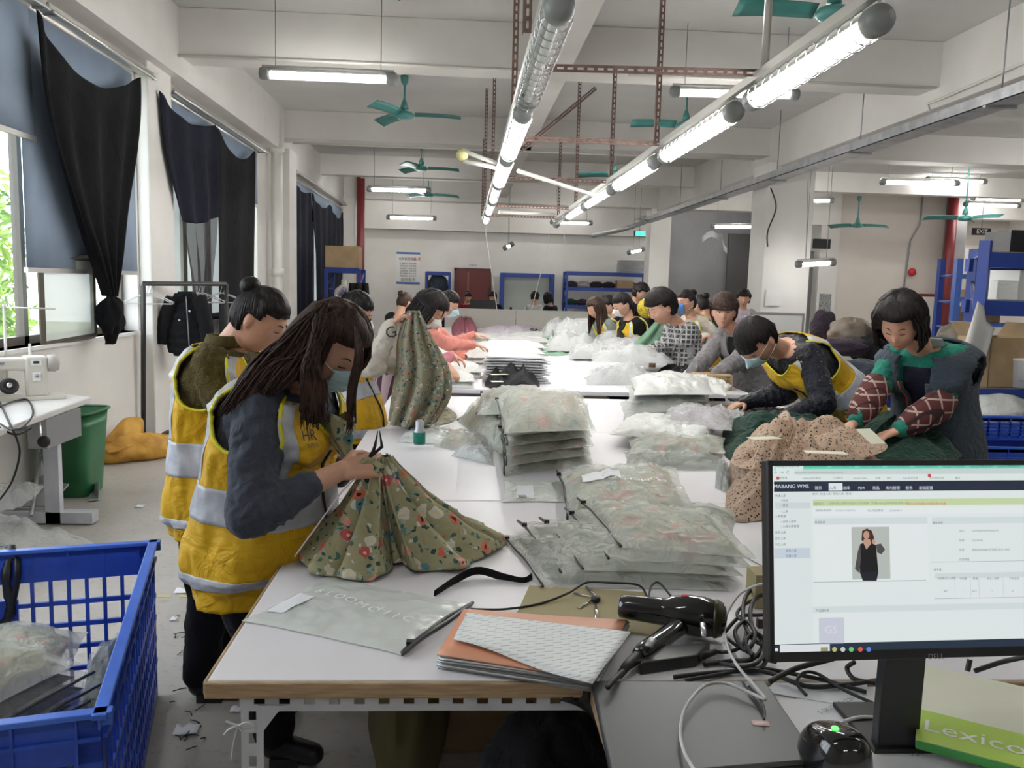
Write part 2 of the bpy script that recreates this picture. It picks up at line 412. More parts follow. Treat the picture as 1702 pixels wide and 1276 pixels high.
# left wall with three window bays
wins=[(1.2,8.0),(8.72,12.55),(14.95,20.9)]; ZS,ZT=1.05,3.36
w=MB(); w.bb(XL-.28,XL,YB,YF,0,ZS); w.bb(XL-.28,XL,YB,YF,ZT,CZ)
y=YB
for a,b in wins: w.bb(XL-.28,XL,y,a,ZS,ZT); y=b
w.bb(XL-.28,XL,y,YF,ZS,ZT)
struct(w.build('wall_left','wall'))
struct(MB().bb(XL-.3,5.3,YF,YF+.3,0,CZ).build('wall_far','wall'))
struct(MB().bb(XL-.3,XR,YB-.3,YB,0,CZ).build('wall_rear','wall'))
struct(MB().bb(XR,XR+.3,YB,YF,0,CZ).build('wall_right','wall_beige'))
struct(MB().bb(5.3,8.95,YF+.0,YF+.3,0,CZ).build('wall_far_shaded','wall_grey_shade'))  # far wall continued, its shade put into the darker colour
struct(MB().bb(9.05,11.7,20,20.2,0,CZ).build('wall_beige','wall_beige'))
struct(MB().bb(8.95,9.05,20,YF,0,CZ).build('wall_corridor','wall'))
struct(MB().bb(11.7,XR,22.5,22.7,0,CZ).build('wall_recess','wall_beige'))
struct(MB().bb(7.55,9.05,19.9,20.05,3.2,CZ).build('trim_1','wall'),'lintel over the dark passage')
struct(MB().bb(XL,XL+.02,YB,YF,0,.10).build('baseboard_left','steelgrey'))
struct(MB().bb(11.72,12.02,19.6,20.1,0,CZ).build('pillar_beside_pipe','wall_grey_shade'))
# crossbeams
for i,(y0,y1,z) in enumerate(((8.62,9.05,3.72),(13.45,13.9,3.74),(17.9,18.2,3.75),(21.3,21.75,3.6))):
    struct(MB().bb(XL,XR,y0,y1,z,CZ).build('ceiling_beam','beam',bevel=.01))
struct(MB().bb(XL,5.3,24.1,YF,3.05,CZ).build('ceiling_beam','beam'))
struct(MB().bb(.68,1.03,YB,21.3,3.74,CZ).build('ceiling_beam','beam',bevel=.01))
struct(MB().bb(4.86,5.3,YB,YF,3.52,CZ).build('ceiling_beam','beam',bevel=.01))
struct(MB().bb(XL,XL+.22,YB,13.4,3.52,CZ).build('ceiling_beam','beam'))
# columns
def column(x0,x1,y0,y1):
    return struct(MB().bb(x0,x1,y0,y1,0,3.6).build('pillar','wall',bevel=.012))
column(4.74,5.5,13.1,13.8); column(4.72,5.25,21.3,21.9); column(XL,-2.78,13.55,14.1); column(XL,-2.75,21.2,21.7); column(XL,XL+.12,8.05,8.68)
# windows: bronze frames, frosted and clear panes, sill
def window(n,y0,y1,mull,frost):
    fr=MB(); x=XL-.16
    fr.bb(x-.03,x+.03,y0,y1,ZS,ZS+.06); fr.bb(x-.03,x+.03,y0,y1,ZT-.06,ZT)
    for m in mull: fr.bb(x-.03,x+.03,m-.03,m+.03,ZS,ZT)
    o=struct(fr.build('window_%d'%n,plain('bronze frame %d'%n,(.10,.085,.065),.4)))
    s=MB().bb(XL-.28,XL+.02,y0-.02,y1+.02,ZS-.03,ZS); s.build('sill','white',o)
    for k in range(len(mull)-1):
        a,b=mull[k]+.03,mull[k+1]-.03
        if k in frost: MB().bb(x-.006,x+.006,a,b,ZS+.06,ZT-.06).build('pane','glassfr',o,label='frosted pane')
        elif k%2==0: MB().bb(x-.004,x+.004,a,b,ZS+.06,ZT-.06).build('pane','glassclr',o)
    return o
window(1,1.2,8.0,[1.23,2.2,3.2,4.2,5.2,6.25,7.97],[])
window(2,8.72,12.55,[8.75,9.8,10.7,11.6,12.52],[0,1,2])
window(3,14.95,20.9,[14.98,16.4,17.9,19.4,20.87],[0,1,2,3])
# the open hinged sash of window 1
o=thing('casement_sash','open frosted window sash with bronze frame below the wide blue blind','window sash',(XL,6.25,ZS))
a=P(72,572,x=-3.06); b=P(157,557,x=-3.0); u=(b-a); u.z=0; h=.62
fr=MB(); 
for p,q in ((a,b),(a+V((0,0,h)),b+V((0,0,h))),(a,a+V((0,0,h))),(b,b+V((0,0,h)))): fr.tube([p,q],.024,4,sm=False)
fr.build('frame',plain('bronze sash',(.10,.085,.065),.4),o)
MB().hexa([a+V((.005,.02,.02)),b+V((.005,-.02,.02)),b+V((.005,-.02,h-.02)),a+V((.005,.02,h-.02))],(.006,0,0)).build('pane','glassfr',o)
# roller blinds
def blind(x,y0,y1,z0,z1,label):
    o=thing('roller_blind',label,'blind',(x,y0,z1))
    MB().grid(12,4,lambda u,v:(x+.006*math.sin(u*9+v),y0+(y1-y0)*u,z0+(z1-z0)*v)).build('fabric','blind',o,solid=.002)
    MB().bb(x-.014,x+.014,y0-.01,y1+.01,z0-.03,z0+.005).build('bottom_bar','alu',o)
    MB().tube([(x-.02,y0,z1+.02),(x-.02,y1,z1+.02)],.035,12).build('roller','alu',o)
blind(-2.99,3.9,6.08,2.50,3.36,'short grey blue roller blind at left edge ending high above the sill')
blind(-3.01,5.95,7.9,1.60,3.36,'wide blue grey roller blind pulled low behind the knotted black curtain')
blind(-3.03,8.75,10.4,2.62,3.36,'narrow blue blind above bright window behind the sheer black curtain')
blind(-3.03,10.45,12.5,2.62,3.36,'blue blind strip over the top of the curtain beside the white drainpipe')
for y0,y1,l in ((15.0,20.85,'pale blind showing above the far navy curtains'),): blind(-3.03,y0,y1,2.7,3.3,l)
def rail(y0,y1,label):
    o=thing('curtain_rail',label,'rail',(-2.97,y0,3.42))
    MB().bb(-3.0,-2.93,y0,y1,3.38,3.45).build('track','alu',o,bevel=.006)
    MB().tube([(-2.91,y0,3.385),(-2.91,y1,3.385)],.014,8).build('rod','alu',o)
    for yy in (y0+.05,y1-.05): MB().bb(-3.05,-2.9,yy-.015,yy+.015,3.37,3.40).build('bracket','steelgrey',o)
rail(4.2,6.2,'silver curtain rail at top left corner above short blind'); rail(6.25,8.22,'silver curtain rail above the knotted black curtain')
rail(8.7,12.6,'long silver curtain rail ending at the white drainpipe'); rail(14.95,20.9,'silver curtain rail over the far navy curtains')
def poly(pts,t):
    n=len(pts)-1; k=min(int(t*n),n-1); f=t*n-k
    return V(pts[k]).lerp(V(pts[k+1]),f)
def spl(pts,t):
    n=len(pts)-1; k=min(int(t*n),n-1); f=t*n-k
    g=lambda i:V(pts[max(0,min(n,i))]); a,b,c,d=g(k-1),g(k),g(k+1),g(k+2)
    return .5*((2*b)+(c-a)*f+(2*a-5*b+4*c-d)*f*f+(3*b-3*c+d-a)*f**3)
def drape(mb,top,left,right,x,folds,amp,nu=48,nv=36,v0=0,v1=1,ph=0,gather=1.0):
    T=lambda u:spl(top,u)
    def fn(u,v):
        v=v0+(v1-v0)*v
        l=spl(left,v); r=spl(right,v); q=l.lerp(r,u); t=T(u); tl=V(top[0]).lerp(V(top[-1]),u)
        q=q+(t-tl)*(1-v)**1.6
        wd=max(abs(r.x-l.x),2)
        d=amp*(.25+.75*v)*math.sin(u*folds*2*PI+ph+1.5*math.sin(v*2.2+ph))+.4*amp*noise.noise(V((u*5,v*3,ph)))
        p=P(q.x,q.y,x=x); p.x+=d; return p
    return mb.grid(nu,nv,fn)
o=thing('curtain','black curtain with scalloped top gathered into a knot before the wide blue blind','curtain',(-2.9,7.2,1.2),)
drape(MB(),[(60,15),(80,60),(120,112),(165,145),(205,142),(234,128)],[(60,15),(72,150),(95,260),(130,370),(155,440),(176,492)],[(234,128),(230,200),(221,280),(207,360),(196,430),(188,492)],-2.88,4,.045).build('cloth','curtain',o,solid=.004)
kn=MB()
def knotf(u,v):
    a=u*2*PI; c=P(184,492+80*v,x=-2.86); r=.02+.13*math.sin(min(1,v*1.15)*PI)**.7*(1-.30*v)+.022*math.sin(3*a+v*9)+.014*math.sin(7*a-v*6)
    return c+V((math.cos(a)*r*.7,math.sin(a)*r*1.0,0))
kn.grid(28,16,knotf,cu=True).build('knot','curtain',o,solid=.004)
MB().grid(20,6,lambda u,v:P(184,555+16*v,x=-2.86)+V((math.cos(u*2*PI)*(.05-.02*v+.008*math.sin(u*40)),math.sin(u*2*PI)*(.05-.02*v+.008*math.sin(u*40)),0)),cu=True).build('knot_tail','curtain',o,solid=.003)
o=thing('curtain','black curtain with a sheer lower half gathered behind the clothes rack','curtain',(-2.9,9.6,1.2))
L2=[(264,150),(272,240),(290,330),(306,400),(316,455),(322,505)]; R2=[(359,208),(361,270),(362,330),(358,390),(351,440),(346,505)]; T2=[(264,150),(285,178),(312,203),(337,209),(359,208)]
drape(MB(),T2,L2,R2,-2.9,3,.035,v1=.5,nv=20).build('cloth','curtainnavy',o,solid=.003)
drape(MB(),T2,L2,R2,-2.9,3,.035,v0=.5,nv=20).build('sheer_cloth','sheer',o,label='sheer lower half')
def curt(label,T,L,R,mat='curtainnavy',f=3,amp=.04,x=-2.9):
    o=drape(MB(),T,L,R,x,f,amp).build('curtain',mat,solid=.004); tag(o,label,'curtain')
curt('straight black curtain panel next to the white drainpipe',[(360,210),(375,238),(395,262),(412,262),(424,250)],[(360,210),(361,330),(362,470),(362,560)],[(424,250),(423,330),(420,470),(418,560)],'curtain',2,.02)
curt('navy curtain panel nearest the pillar on the far window',[(486,294),(494,308),(505,320),(517,320)],[(486,294),(486,400),(487,500),(488,560)],[(517,320),(517,400),(517,500),(517,540)])
curt('navy curtain in the middle of the far window',[(516,318),(526,335),(538,345),(549,340)],[(518,320),(522,400),(526,500),(526,545)],[(549,340),(549,400),(548,500),(546,545)])
curt('last navy curtain of the far window, beside the red pipe',[(549,341),(556,355),(563,363),(570,352)],[(549,341),(549,400),(549,500),(549,540)],[(570,352),(569,420),(567,500),(566,540)])
# drainpipes, red pipes
o=thing('drainpipe','white drainpipe running down the left pillar','pipe',(-2.86,13.0,0))
MB().tube([(-2.88,13.1,0),(-2.88,13.1,4.17)],.085,16).build('pipe','tubewhite',o)
for z in (1.6,3.45): MB().tube([(-2.88,13.1,z),(-2.88,13.1,z+.12)],.097,16).build('collar','tubewhite',o)
o=MB().tube([(-2.6,21.1,0),(-2.6,21.1,4.1)],.1,12).build('water_pipe','rustred'); tag(o,'dark red pipe in the far left corner beside navy curtains','pipe')
o=MB().tube([(11.6,19.55,0),(11.6,19.55,4.1)],.12,12).build('water_pipe','rustred'); tag(o,'dark red pipe beside the blue ladder racks','pipe')
# ============================================================ OUTSIDE
def leafcard(mb,c,s,rnd):
    n=V((rnd.uniform(-1,1),rnd.uniform(-1,1),rnd.uniform(-.3,1))).normalized(); a,b,_=basis(n)
    w=rnd.uniform(0,6.28); u=a*math.cos(w)+b*math.sin(w); v=n.cross(u)
    mb.add([c-u*s,c-u*s*.1+v*s*.35+n*s*.1,c+u*s,c-u*s*.1-v*s*.35+n*s*.1],[(0,1,2,3)],0,False)
def tree(x,y,h,r,label,seed,n=2600):
    rnd=random.Random(seed); o=thing('tree',label,'tree',(x,y,-3),'trees outside the left windows')
    MB().tube([(x,y,-3),(x+.1,y,h*.3),(x,y+.1,h*.8)],[.16,.12,.05],8).build('trunk','bark',o)
    b=MB()
    for k in range(7):
        a=rnd.uniform(0,6.28); z=h*rnd.uniform(.1,.6); b.tube([(x,y,z),(x+math.cos(a)*r*.6,y+math.sin(a)*r*.6,z+.7)],[.05,.015],5)
    b.build('branches','bark',o)
    c=MB(); blobs=[(V((x+rnd.uniform(-r,r)*.7,y+rnd.uniform(-r,r)*.7,rnd.uniform(-.6,h*.92))),r*rnd.uniform(.35,.6)) for _ in range(16)]
    for k in range(n):
        p,q=rnd.choice(blobs); d=V((rnd.gauss(0,1),rnd.gauss(0,1),rnd.gauss(0,1))).normalized()*q*rnd.uniform(.6,1.05)
        leafcard(c,p+d,rnd.uniform(.08,.15),rnd)
    c.build('crown','foliage',o,kind='stuff')
tree(-7.4,10.6,3.0,1.7,'leafy green tree outside the first window, seen left of the sash',1,5200)
tree(-8.9,13.0,3.3,1.8,'leafy tree outside, showing between sash and black curtain knot',2,4200)
tree(-10.5,16.6,3.2,1.9,'tree farthest along outside the windows',3,2500)
tree(-6.9,8.4,3.4,1.9,'dense leafy tree nearest to the first window, at its left end',6,9000)
tree(-11.5,10.5,4.2,2.6,'tall pale green tree behind the others outside the first window',7,5200)
o=struct(MB().bb(-60,XL-.3,-10,80,-3.2,-3).build('ground_outside',plain('outdoor ground',(.25,.30,.16),.9)))
# ============================================================ LAMPS
def lamp(p0,p1,label,lit=True,cage=False,big=1.0,group=None,hang=0):
    p0=V(p0);p1=V(p1);d=(p1-p0).normalized();L=(p1-p0).length;r=.048*big
    o=thing('tube_lamp',label,'lamp',(p0+p1)/2,group)
    a,b,_=basis(d)
    MB().tube([p0+d*.06,p1-d*.06],r*.42,10).build('tube','tube' if lit else 'tubeoff',o)
    MB().tube([p0+d*.05,p1-d*.05],r,16,cap=False).build('cover','lens',o)
    for q,s in ((p0,1),(p1,-1)):
        MB().lathe(q-d*s*.03,d*s,[(r*.5,0),(r*1.05,.01),(r*1.18,.03),(r*1.18,.07),(r*1.0,.10)],16).build('end_cap','lampgrey',o)
    MB().bb(0,0,0,0,0,0)
    MB().tube([p0+V((0,0,r*1.25)),p1+V((0,0,r*1.25))],r*.35,6).build('mounting_rail','alu',o)
    if hang:
        for q in (p0+d*.12,p1-d*.12): MB().tube([q+V((0,0,r*1.2)),V((q.x,q.y,hang))],.005,5).build('hanger_rod','steelgrey',o)
    MB().grid(8,1,lambda u,v:(p0+d*.07).lerp(p1-d*.07,v)+(V((0,0,1))*math.cos((u-.5)*2.2)+a*math.sin((u-.5)*2.2))*r*.80).build('reflector','white',o)
    if cage:
        c=MB(); n=int(L/.1)
        for k in range(1,n):
            q=p0+d*(L*k/n); ring=[q+(V((0,0,1))*math.cos(w)+a*math.sin(w))*r*1.28 for w in [2*PI*j/14 for j in range(15)]]
            c.tube(ring,.0028,4,cap=False)
        for w in (2.1,3.14,4.2): 
            off=(V((0,0,1))*math.cos(w)+a*math.sin(w))*r*1.28; c.tube([p0+d*.05+off,p1-d*.05+off],.0028,4)
        c.build('wire_guard','chrome',o)
    return o
ords=['nearest','second','third','fourth','fifth','last']
lx,rx,lz=.31,1.44,2.54
for i,(a,b) in enumerate(((3.0,4.55),(4.82,6.4),(6.62,8.1),(8.28,9.8),(10.0,11.5),(11.7,13.2))):
    lamp((lx,a,lz),(lx,b,lz),('unlit nearest tube lamp of the left row in a wire guard' if i==0 else '%s lit tube lamp from the camera in the left hanging row'%ords[i]),i>0,i<3,group='left hanging row of tube lamps')
for i,(a,b) in enumerate(((2.98,4.28),(4.56,6.15),(6.45,8.05),(8.35,10.0),(10.2,11.8),(12.0,13.4))):
    lamp((rx,a,lz),(rx,b,lz),('unlit last tube lamp of the right hanging row' if i==5 else '%s lit tube lamp %s the right hanging row'%(ords[i],'from the camera in' if i else 'and largest, of')),i<5,i<3,group='right hanging row of tube lamps')
def clamp(px0,px1,y,label,y1=None,lit=True): return lamp(P(*px0,y=y),P(*px1,y=y1 or y),label,lit,hang=CZ)
clamp((436,122),(655,131),8.,'lit tube lamp under the near beam left of the teal fan')
clamp((612,314),(714,316),16.7,'upper of two short lit lamps beyond the teal fan, left bay')
clamp((644,361),(724,363),20.8,'lower of two short lit lamps near the far left wall')
clamp((1118,152),(1324,157),8.4,'lit tube lamp crossing behind the right hanging row')
clamp((1465,302),(1592,304),14.1,'long lit lamp above the beige wall, left of the red pipe')
clamp((1604,339),(1694,342),19.2,'lit lamp in the far right bay behind a fan')
clamp((1300,334),(1384,333),17,'lit lamp partly hidden by the square pillar')
clamp((1325,439),(1386,436),12.3,'low lit lamp hung on a wire in front of the square pillar')
clamp((1183,376),(1256,377),19,'lit lamp on the shaded wall bay between the two pillars')
clamp((916,369),(983,371),20.8,'far lit lamp behind the end of the right hanging row')
clamp((1044,420),(1070,414),20,'small tilted lit lamp by the green exit sign')
clamp((838,413),(852,405),19,'tiny lit lamp hanging before the far wall, left of middle')
for x,y,l in ((-1.2,1.0,'over the aisle left of the nearest table'),(3.6,2.6,'right of the nearest table'),(3.2,-2.5,'behind the camera at right'),(0.4,-2.5,'behind the camera at left'),(7.5,4.5,'in the right aisle, nearer'),(7.5,9.0,'in the right aisle, farther'),(10.5,12.0,'before the beige wall'),(11.5,5.0,'by the right wall')):
    lamp((x-.65,y,3.55),(x+.65,y,3.55),'lit ceiling tube lamp '+l,group='ceiling lamps of the hall out of view',hang=CZ)
for y,l in ((14.6,'behind the second beam'),(19.0,'behind the third beam'),(22.6,'before the far wall')):
    for x,s_ in ((-1.6,'left'),(2.6,'centre'),(6.8,'right')):
        lamp((x-.65,y,4.02),(x+.65,y,4.02),'lit ceiling tube lamp hidden %s, %s'%(l,s_),group='ceiling lamps hidden behind the beams',hang=CZ)
for x,y,l in ((10.4,17.5,'before the beige wall'),(13.3,20.5,'in the far recess'),(9.0,14.3,'before the dark passage'),(9.0,11.6,'over the side table aisle'),(12.6,15.5,'at the far right'),(10.5,8.3,'over the right aisle')): lamp((x-.65,y,4.02),(x+.65,y,4.02),'added high ceiling fill tube lamp '+l,group='ceiling lamps hidden behind the beams',hang=CZ)  # more lamps added to brighten the dim right-hand bays
# hanging slotted angle frame
def bar(p,q,label,mat='rust',w=.035,n=(0,-1,0)):
    o=slotted(MB(),p,q,w,n,.03,.018,.32,.003).build('slotted_angle',mat); tag(o,label,'steel bar','slotted steel bars carrying the hanging lamps'); return o
bar((lx-.02,5.4,2.62),(lx-.02,5.4,CZ),'brown slotted hanger bar from ceiling, leftmost beside the left lamp row')
bar((.24,3.6,2.62),(.24,3.6,CZ),'nearest brown slotted hanger bar behind the unlit lamp')
bar((rx-.05,6.2,2.62),(rx-.05,6.2,CZ),'brown slotted hanger bar right of middle, between beam and right row')
bar((lx,4.15,2.62),(rx,4.15,2.64),'nearest brown slotted cross bar joining both lamp rows')
bar((lx,6.12,2.62),(rx,6.12,2.62),'second brown slotted cross bar joining both lamp rows')
bar((lx,8.4,2.62),(rx,8.4,2.62),'third brown slotted cross bar joining both lamp rows')
bar((lx,11.4,2.62),(rx,11.4,2.62),'fourth brown slotted cross bar joining both lamp rows')
bar((lx,13.0,2.62),(rx,13.0,2.62),'last brown slotted cross bar at far end of the lamp rows')
for x,y,t,l in ((rx,8.4,3.72,'near'),(lx,10.2,4.1,'middle left'),(rx-.02,10.9,CZ,'middle right'),(lx-.06,11.5,CZ,'back left'),(rx,13.1,3.8,'back right'),(lx-.05,13.2,3.8,'last left')):
    bar((x,y,2.62),(x,y,t),'brown slotted hanger bar, the %s one of the far group'%l)
bar(P(990,146,y=8.5),V((lx+.1,6.7,2.62)),'diagonal brown slotted brace above the left lamp row')
for x,l in ((lx,'left'),(rx,'right')):
    o=MB().bb(x-.05,x-.02,2.95,13.5,2.60,2.64).build('support_channel','alu'); tag(o,'long pale steel channel along the top of the %s lamp row'%l,'steel bar')
o=MB().tube([(1.43,4.1,2.62),(1.43,4.1,CZ)],.02,8).build('hanger_pole','alu'); tag(o,'white hanger pole holding the near end of the right lamp row','pole')
MB().tube([(1.43,4.1,3.4),(1.43,4.1,3.44)],.023,8).build('tape_band',plain('yellow tape',(.45,.35,.05)),None).parent=o
for a,b,l in (((768,250),(842,278),'upper left'),((770,268),(835,280),'lower left'),((862,284),(992,326),'right')):
    o=MB().tube([P(*a,y=7.4),P(*b,y=7.4 if b[0]<900 else 8.6)],.02,8).build('conduit','tubewhite'); tag(o,'pale plastic tube tied across the left lamp row, %s'%l,'tube')
o=MB().ball(P(768,258,y=7.4),(.055,.05,.05),n=10).build('foam_wrap',plain('yellow foam',(.55,.52,.25),.8)); tag(o,'yellowish foam wrap on the end of pale tube','foam')
o=MB().tube([P(830,352,y=11.8),P(922,356,y=12.2)],.025,8).build('conduit','tubewhite'); tag(o,'pale tube across far end of both lamp rows','tube')
# thin hanging wires
def wire(pts,label,r=.006,mat='tubewhite',cat='cable'):
    sp=[spl(pts,i/20) for i in range(21)]; o=MB().tube(sp,r,5).build('cable',mat); return tag(o,label,cat)
wire([P(806,378,y=13.3),P(815,440,y=13.5),P(826,515,y=13.8)],'white cable hanging from far end of the left lamp row')
wire([P(915,378,y=13.4),P(905,430,y=13.6),P(892,480,y=13.9),P(884,515,y=14)],'white cable hanging from far end of the right lamp row')
wire([P(937,380,y=13.3),P(940,408,y=13.3)],'short white cable end below the right lamp row')
wire([P(1189,372,y=12),P(1186,400,y=12),P(1198,470,y=12.2)],'grey cord hanging before the shaded wall through a plastic bag',.006,'steelgrey')
wire([P(1343,300,y=12.8),P(1341,380,y=12.8),P(1340,434,y=12.8)],'thin dark cord holding the low lamp at the pillar',.006,'steelgrey')
o=MB().grid(14,8,lambda u,v:P(1162+u*48,(410 if abs(u-.5)>.4 else 396)-10*math.sin(u*PI)+10*v+3*math.sin(u*13),y=12)+V((0,.1*math.sin(u*9),0))).build('plastic_bag','filmthin'); tag(o,'small clear plastic bag hanging on a cord before the shaded wall','plastic bag')
wire([P(1281,312,y=13.0),P(1290,345,y=13.0),P(1276,385,y=13.0),P(1276,410,y=13.0)],'black wire with switch running down the square pillar',.012,'black')
# conduits on beams
for pts,l in (([(-2.9,8.58,3.70),(.6,8.58,3.70)],'thin conduit under the near beam, left half'),([(1.6,8.58,3.70),(4.8,8.58,3.70)],'thin conduit under the near beam, right half'),
    ([(-2.7,13.4,3.66),(4.6,13.4,3.66)],'thin conduit along the second beam'),([(-2.2,17.85,3.70),(4.0,17.85,3.70)],'thin conduit along the third beam')):
    o=MB().tube(pts,.016,6).build('conduit','tubewhite'); tag(o,l,'conduit')
o=MB().tube([P(1545,185,x=4.82),P(1542,172,x=4.82),P(1560,166,x=4.82),P(1702,104,x=4.82),P(1760,80,x=4.82)],.014,6).build('conduit','tubewhite'); tag(o,'thin conduit bent along the face of the right long beam','conduit')
# trunking
o=thing('cable_tray','long galvanised cable tray hung below the right beam on rods','cable tray',(4.4,2,3.2))
t=MB(); t.bb(4.38,4.62,3,21,3.19,3.20); t.bb(4.38,4.39,3,21,3.19,3.29); t.bb(4.61,4.62,3,21,3.19,3.29); t.build('channel',varied('galvanised',(.33,.34,.36),(.46,.47,.49),9,.45,metal=.5),o)
for yy in (4.5,7.02,9.55,12.1,14.8,17.6): MB().tube([(4.5,yy,3.2),(4.5,yy,CZ)],.008,6).build('rod','steelgrey',o); MB().bb(4.36,4.64,yy-.02,yy+.02,3.17,3.19).build('bracket','steelgrey',o)
wire([P(1075,368,y=20),P(1040,380,y=20.5),P(985,392,y=22)],'thick grey cable bundle leaving the far end of the tray',.06,'steelgrey')
# ============================================================ FANS
def fan(c,top,az,label,r=.72,drop=.45):
    c=V(c); o=thing('ceiling_fan',label,'fan',c)
    MB().lathe(c-V((0,0,.06)),(0,0,1),[(.03,0),(.10,.01),(.125,.035),(.125,.06),(.10,.085),(.05,.10)],20).build('motor','teal',o)
    MB().tube([c+V((0,0,.04)),V((c.x,c.y,top))],.013,8).build('down_rod','teal',o)
    MB().lathe(c+V((0,0,.06)),(0,0,1),[(.055,0),(.045,.05),(.02,.12)],12).build('lower_cup','teal',o)
    MB().lathe(V((c.x,c.y,top-.12)),(0,0,1),[(.02,0),(.045,.04),(.05,.11)],12).build('canopy','teal',o)
    for k in range(3):
        w=az+k*2*PI/3; d=V((math.cos(w),math.sin(w),0)); s=V((-math.sin(w),math.cos(w),0))
        def fn(u,v): 
            q=.13+(r-.13)*u; wd=.055+.02*u; 
            return c+d*q+s*(v-.5)*2*wd+V((0,0,(v-.5)*.07-.012*u+.01*math.sin(u*3)))
        MB().grid(8,3,fn).build('blade','teal',o,solid=.006)
fan(P(672,190,y=11),CZ,math.radians(2),'teal ceiling fan in the left bay right of a lit lamp')
fan(P(1140,207,y=11),CZ,math.radians(60),'teal ceiling fan behind the right hanging lamps')
fan(P(1385,20,y=6.1),CZ,math.radians(62),'large teal ceiling fan at top right, nearest of all')
fan(P(700,279,y=16.2),CZ,math.radians(5),'small teal fan in the third bay, upper one')
fan(P(712,323,y=19.5),CZ,math.radians(15),'far teal fan beside short lit lamp, lower one')
fan(P(1022,290,y=15.6),CZ,math.radians(40),'far teal fan just above the right lamp row')
fan(P(1425,374,y=18.5),3.75,math.radians(2),'teal fan in front of the beige wall')
fan(P(1604,362,y=15),CZ,math.radians(170),'teal fan hanging before the dark red pipe')
fan((-1.05,5.95,3.67),CZ,math.radians(48),'teal fan at top left of middle with only a blade tip in view')
# ============================================================ TABLES
TZ=.78
def board_edge(mb,x0,x1,y0,y1,z1,t=.03,mi=0): mb.bb(x0,x1,y0,y1,z1-t,z1,mi)
def table(x0,x1,y0,y1,label,legs=(1,1),rails=(1,1),group='white work tables of the near run'):
    o=thing('work_table',label,'table',((x0+x1)/2,(y0+y1)/2,0),group)
    MB().bb(x0+.004,x1-.004,y0+.004,y1-.003,TZ-.028,TZ).build('tabletop','laminate',o,bevel=.003)
    e=MB(); e.bb(x0-.004,x0+.004,y0,y1,TZ-.03,TZ-.001); e.bb(x1-.004,x1+.004,y0,y1,TZ-.03,TZ-.001)
    e.bb(x0,x1,y0-.008,y0+.003,TZ-.034,TZ-.001); e.build('edge_band','ply' if y0<1.7 else 'laminate',o,bevel=.003)
    r=MB(); zt=TZ-.034-.023
    for y in ([y0+.03] if legs[0] and rails[0] else [])+([y1-.03] if legs[1] else []): slotted(r,(x0+.06,y,zt),(x1-.06,y,zt),.044,(0,-1,0),.022,.028,.34,.003)
    if r.v: r.build('frame_rail','anglewhite',o)
    for y,on in ((y0+.032,legs[0]),(y1-.032,legs[1])):
        if on:
            for x in (x0+.085,x1-.085):
                g=MB(); slotted(g,(x,y,0),(x,y,zt-.02),.044,(0,-1,0),.022,.026,.34,.003); slotted(g,(x-.02,y+.02,0),(x-.02,y+.02,zt),.04,(-1,0,0),.022,.026,.34,.003,both=False); g.build('leg','anglewhite',o)
    q=MB(); q.bb(x0+.07,x0+.075,y0+.03,y1-.03,zt-.02,zt+.02); q.bb(x1-.075,x1-.07,y0+.03,y1-.03,zt-.02,zt+.02); q.build('side_rail','anglewhite',o)
    return o
X0,X1=-.5,2.25
table(X0,X1,1.60,3.0,'nearest white work table with plywood edge and slotted steel frame'); table(X0,X1,3.012,4.47,'second white work table from the camera'); table(X0,X1,4.482,5.86,'third white work table from the camera, before the dark gap')
ys=[6.28,7.6,9.1,10.6,12.1,13.5,14.95]; nm=['first','second','third','fourth','fifth','farthest']
for i in range(6): table(X0,X1,ys[i],ys[i+1]-.01,'%s white work table beyond the dark gap'%nm[i],(1,1 if i==5 else 0),(1 if i else 0,1),'white work tables of the far run')
# gusset and ribbon on the near leg
o=MB().add([P(430,1172,y=1.62),P(475,1172,y=1.62),P(460,1185,y=1.62),P(430,1225,y=1.62)],[(0,1,2,3)],0,False).build('gusset','anglewhite',solid=.003); tag(o,'grey corner gusset plate beside the near table leg','bracket')
rb=MB()
for pts in ([(425,1208),(395,1205),(375,1198)],[(395,1206),(380,1212),(372,1220)],[(395,1206),(388,1235),(385,1262)],[(425,1206),(410,1200),(396,1206)],[(396,1206),(405,1215),(425,1212)]):
    rb.tube([spl([P(a,b,y=1.585) for a,b in pts],i/8) for i in range(9)],.004,5,flat=.4)
o=rb.build('ribbon','whitecl'); tag(o,'white ribbon tied in a bow round the near table leg','ribbon')
# under the table
def bagblob(label,c,r,mat,cat='bag',seed=1,name='sack'):
    c=V(c); rnd=random.Random(seed); 
    def fn(u,v):
        a=u*2*PI; t=v*PI; d=V((math.sin(t)*math.cos(a),math.sin(t)*math.sin(a),-math.cos(t)))
        k=1+.16*noise.noise(d*2.3+V((seed,0,0)))+.06*noise.noise(d*7+V((seed,0,0)))
        p=V((d.x*r[0],d.y*r[1],d.z*r[2]))*k; p.z=max(p.z,-r[2]*.72)
        return c+p+V((0,0,r[2]*.72))
    o=MB().grid(32,22,fn,cu=True).build(name,mat); return tag(o,label,cat)
bagblob('clear plastic bag on the floor beside the near table leg',(-.60,1.95,0),(.34,.22,.16),'filmthin','plastic bag',2,'plastic_bag')
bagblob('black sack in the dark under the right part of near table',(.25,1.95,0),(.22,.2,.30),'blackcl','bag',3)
bagblob('dull brown sack standing under the near table',(-.15,2.5,0),(.12,.2,.36),plain('dull brown cloth',(.10,.08,.03),.8),'bag',5)
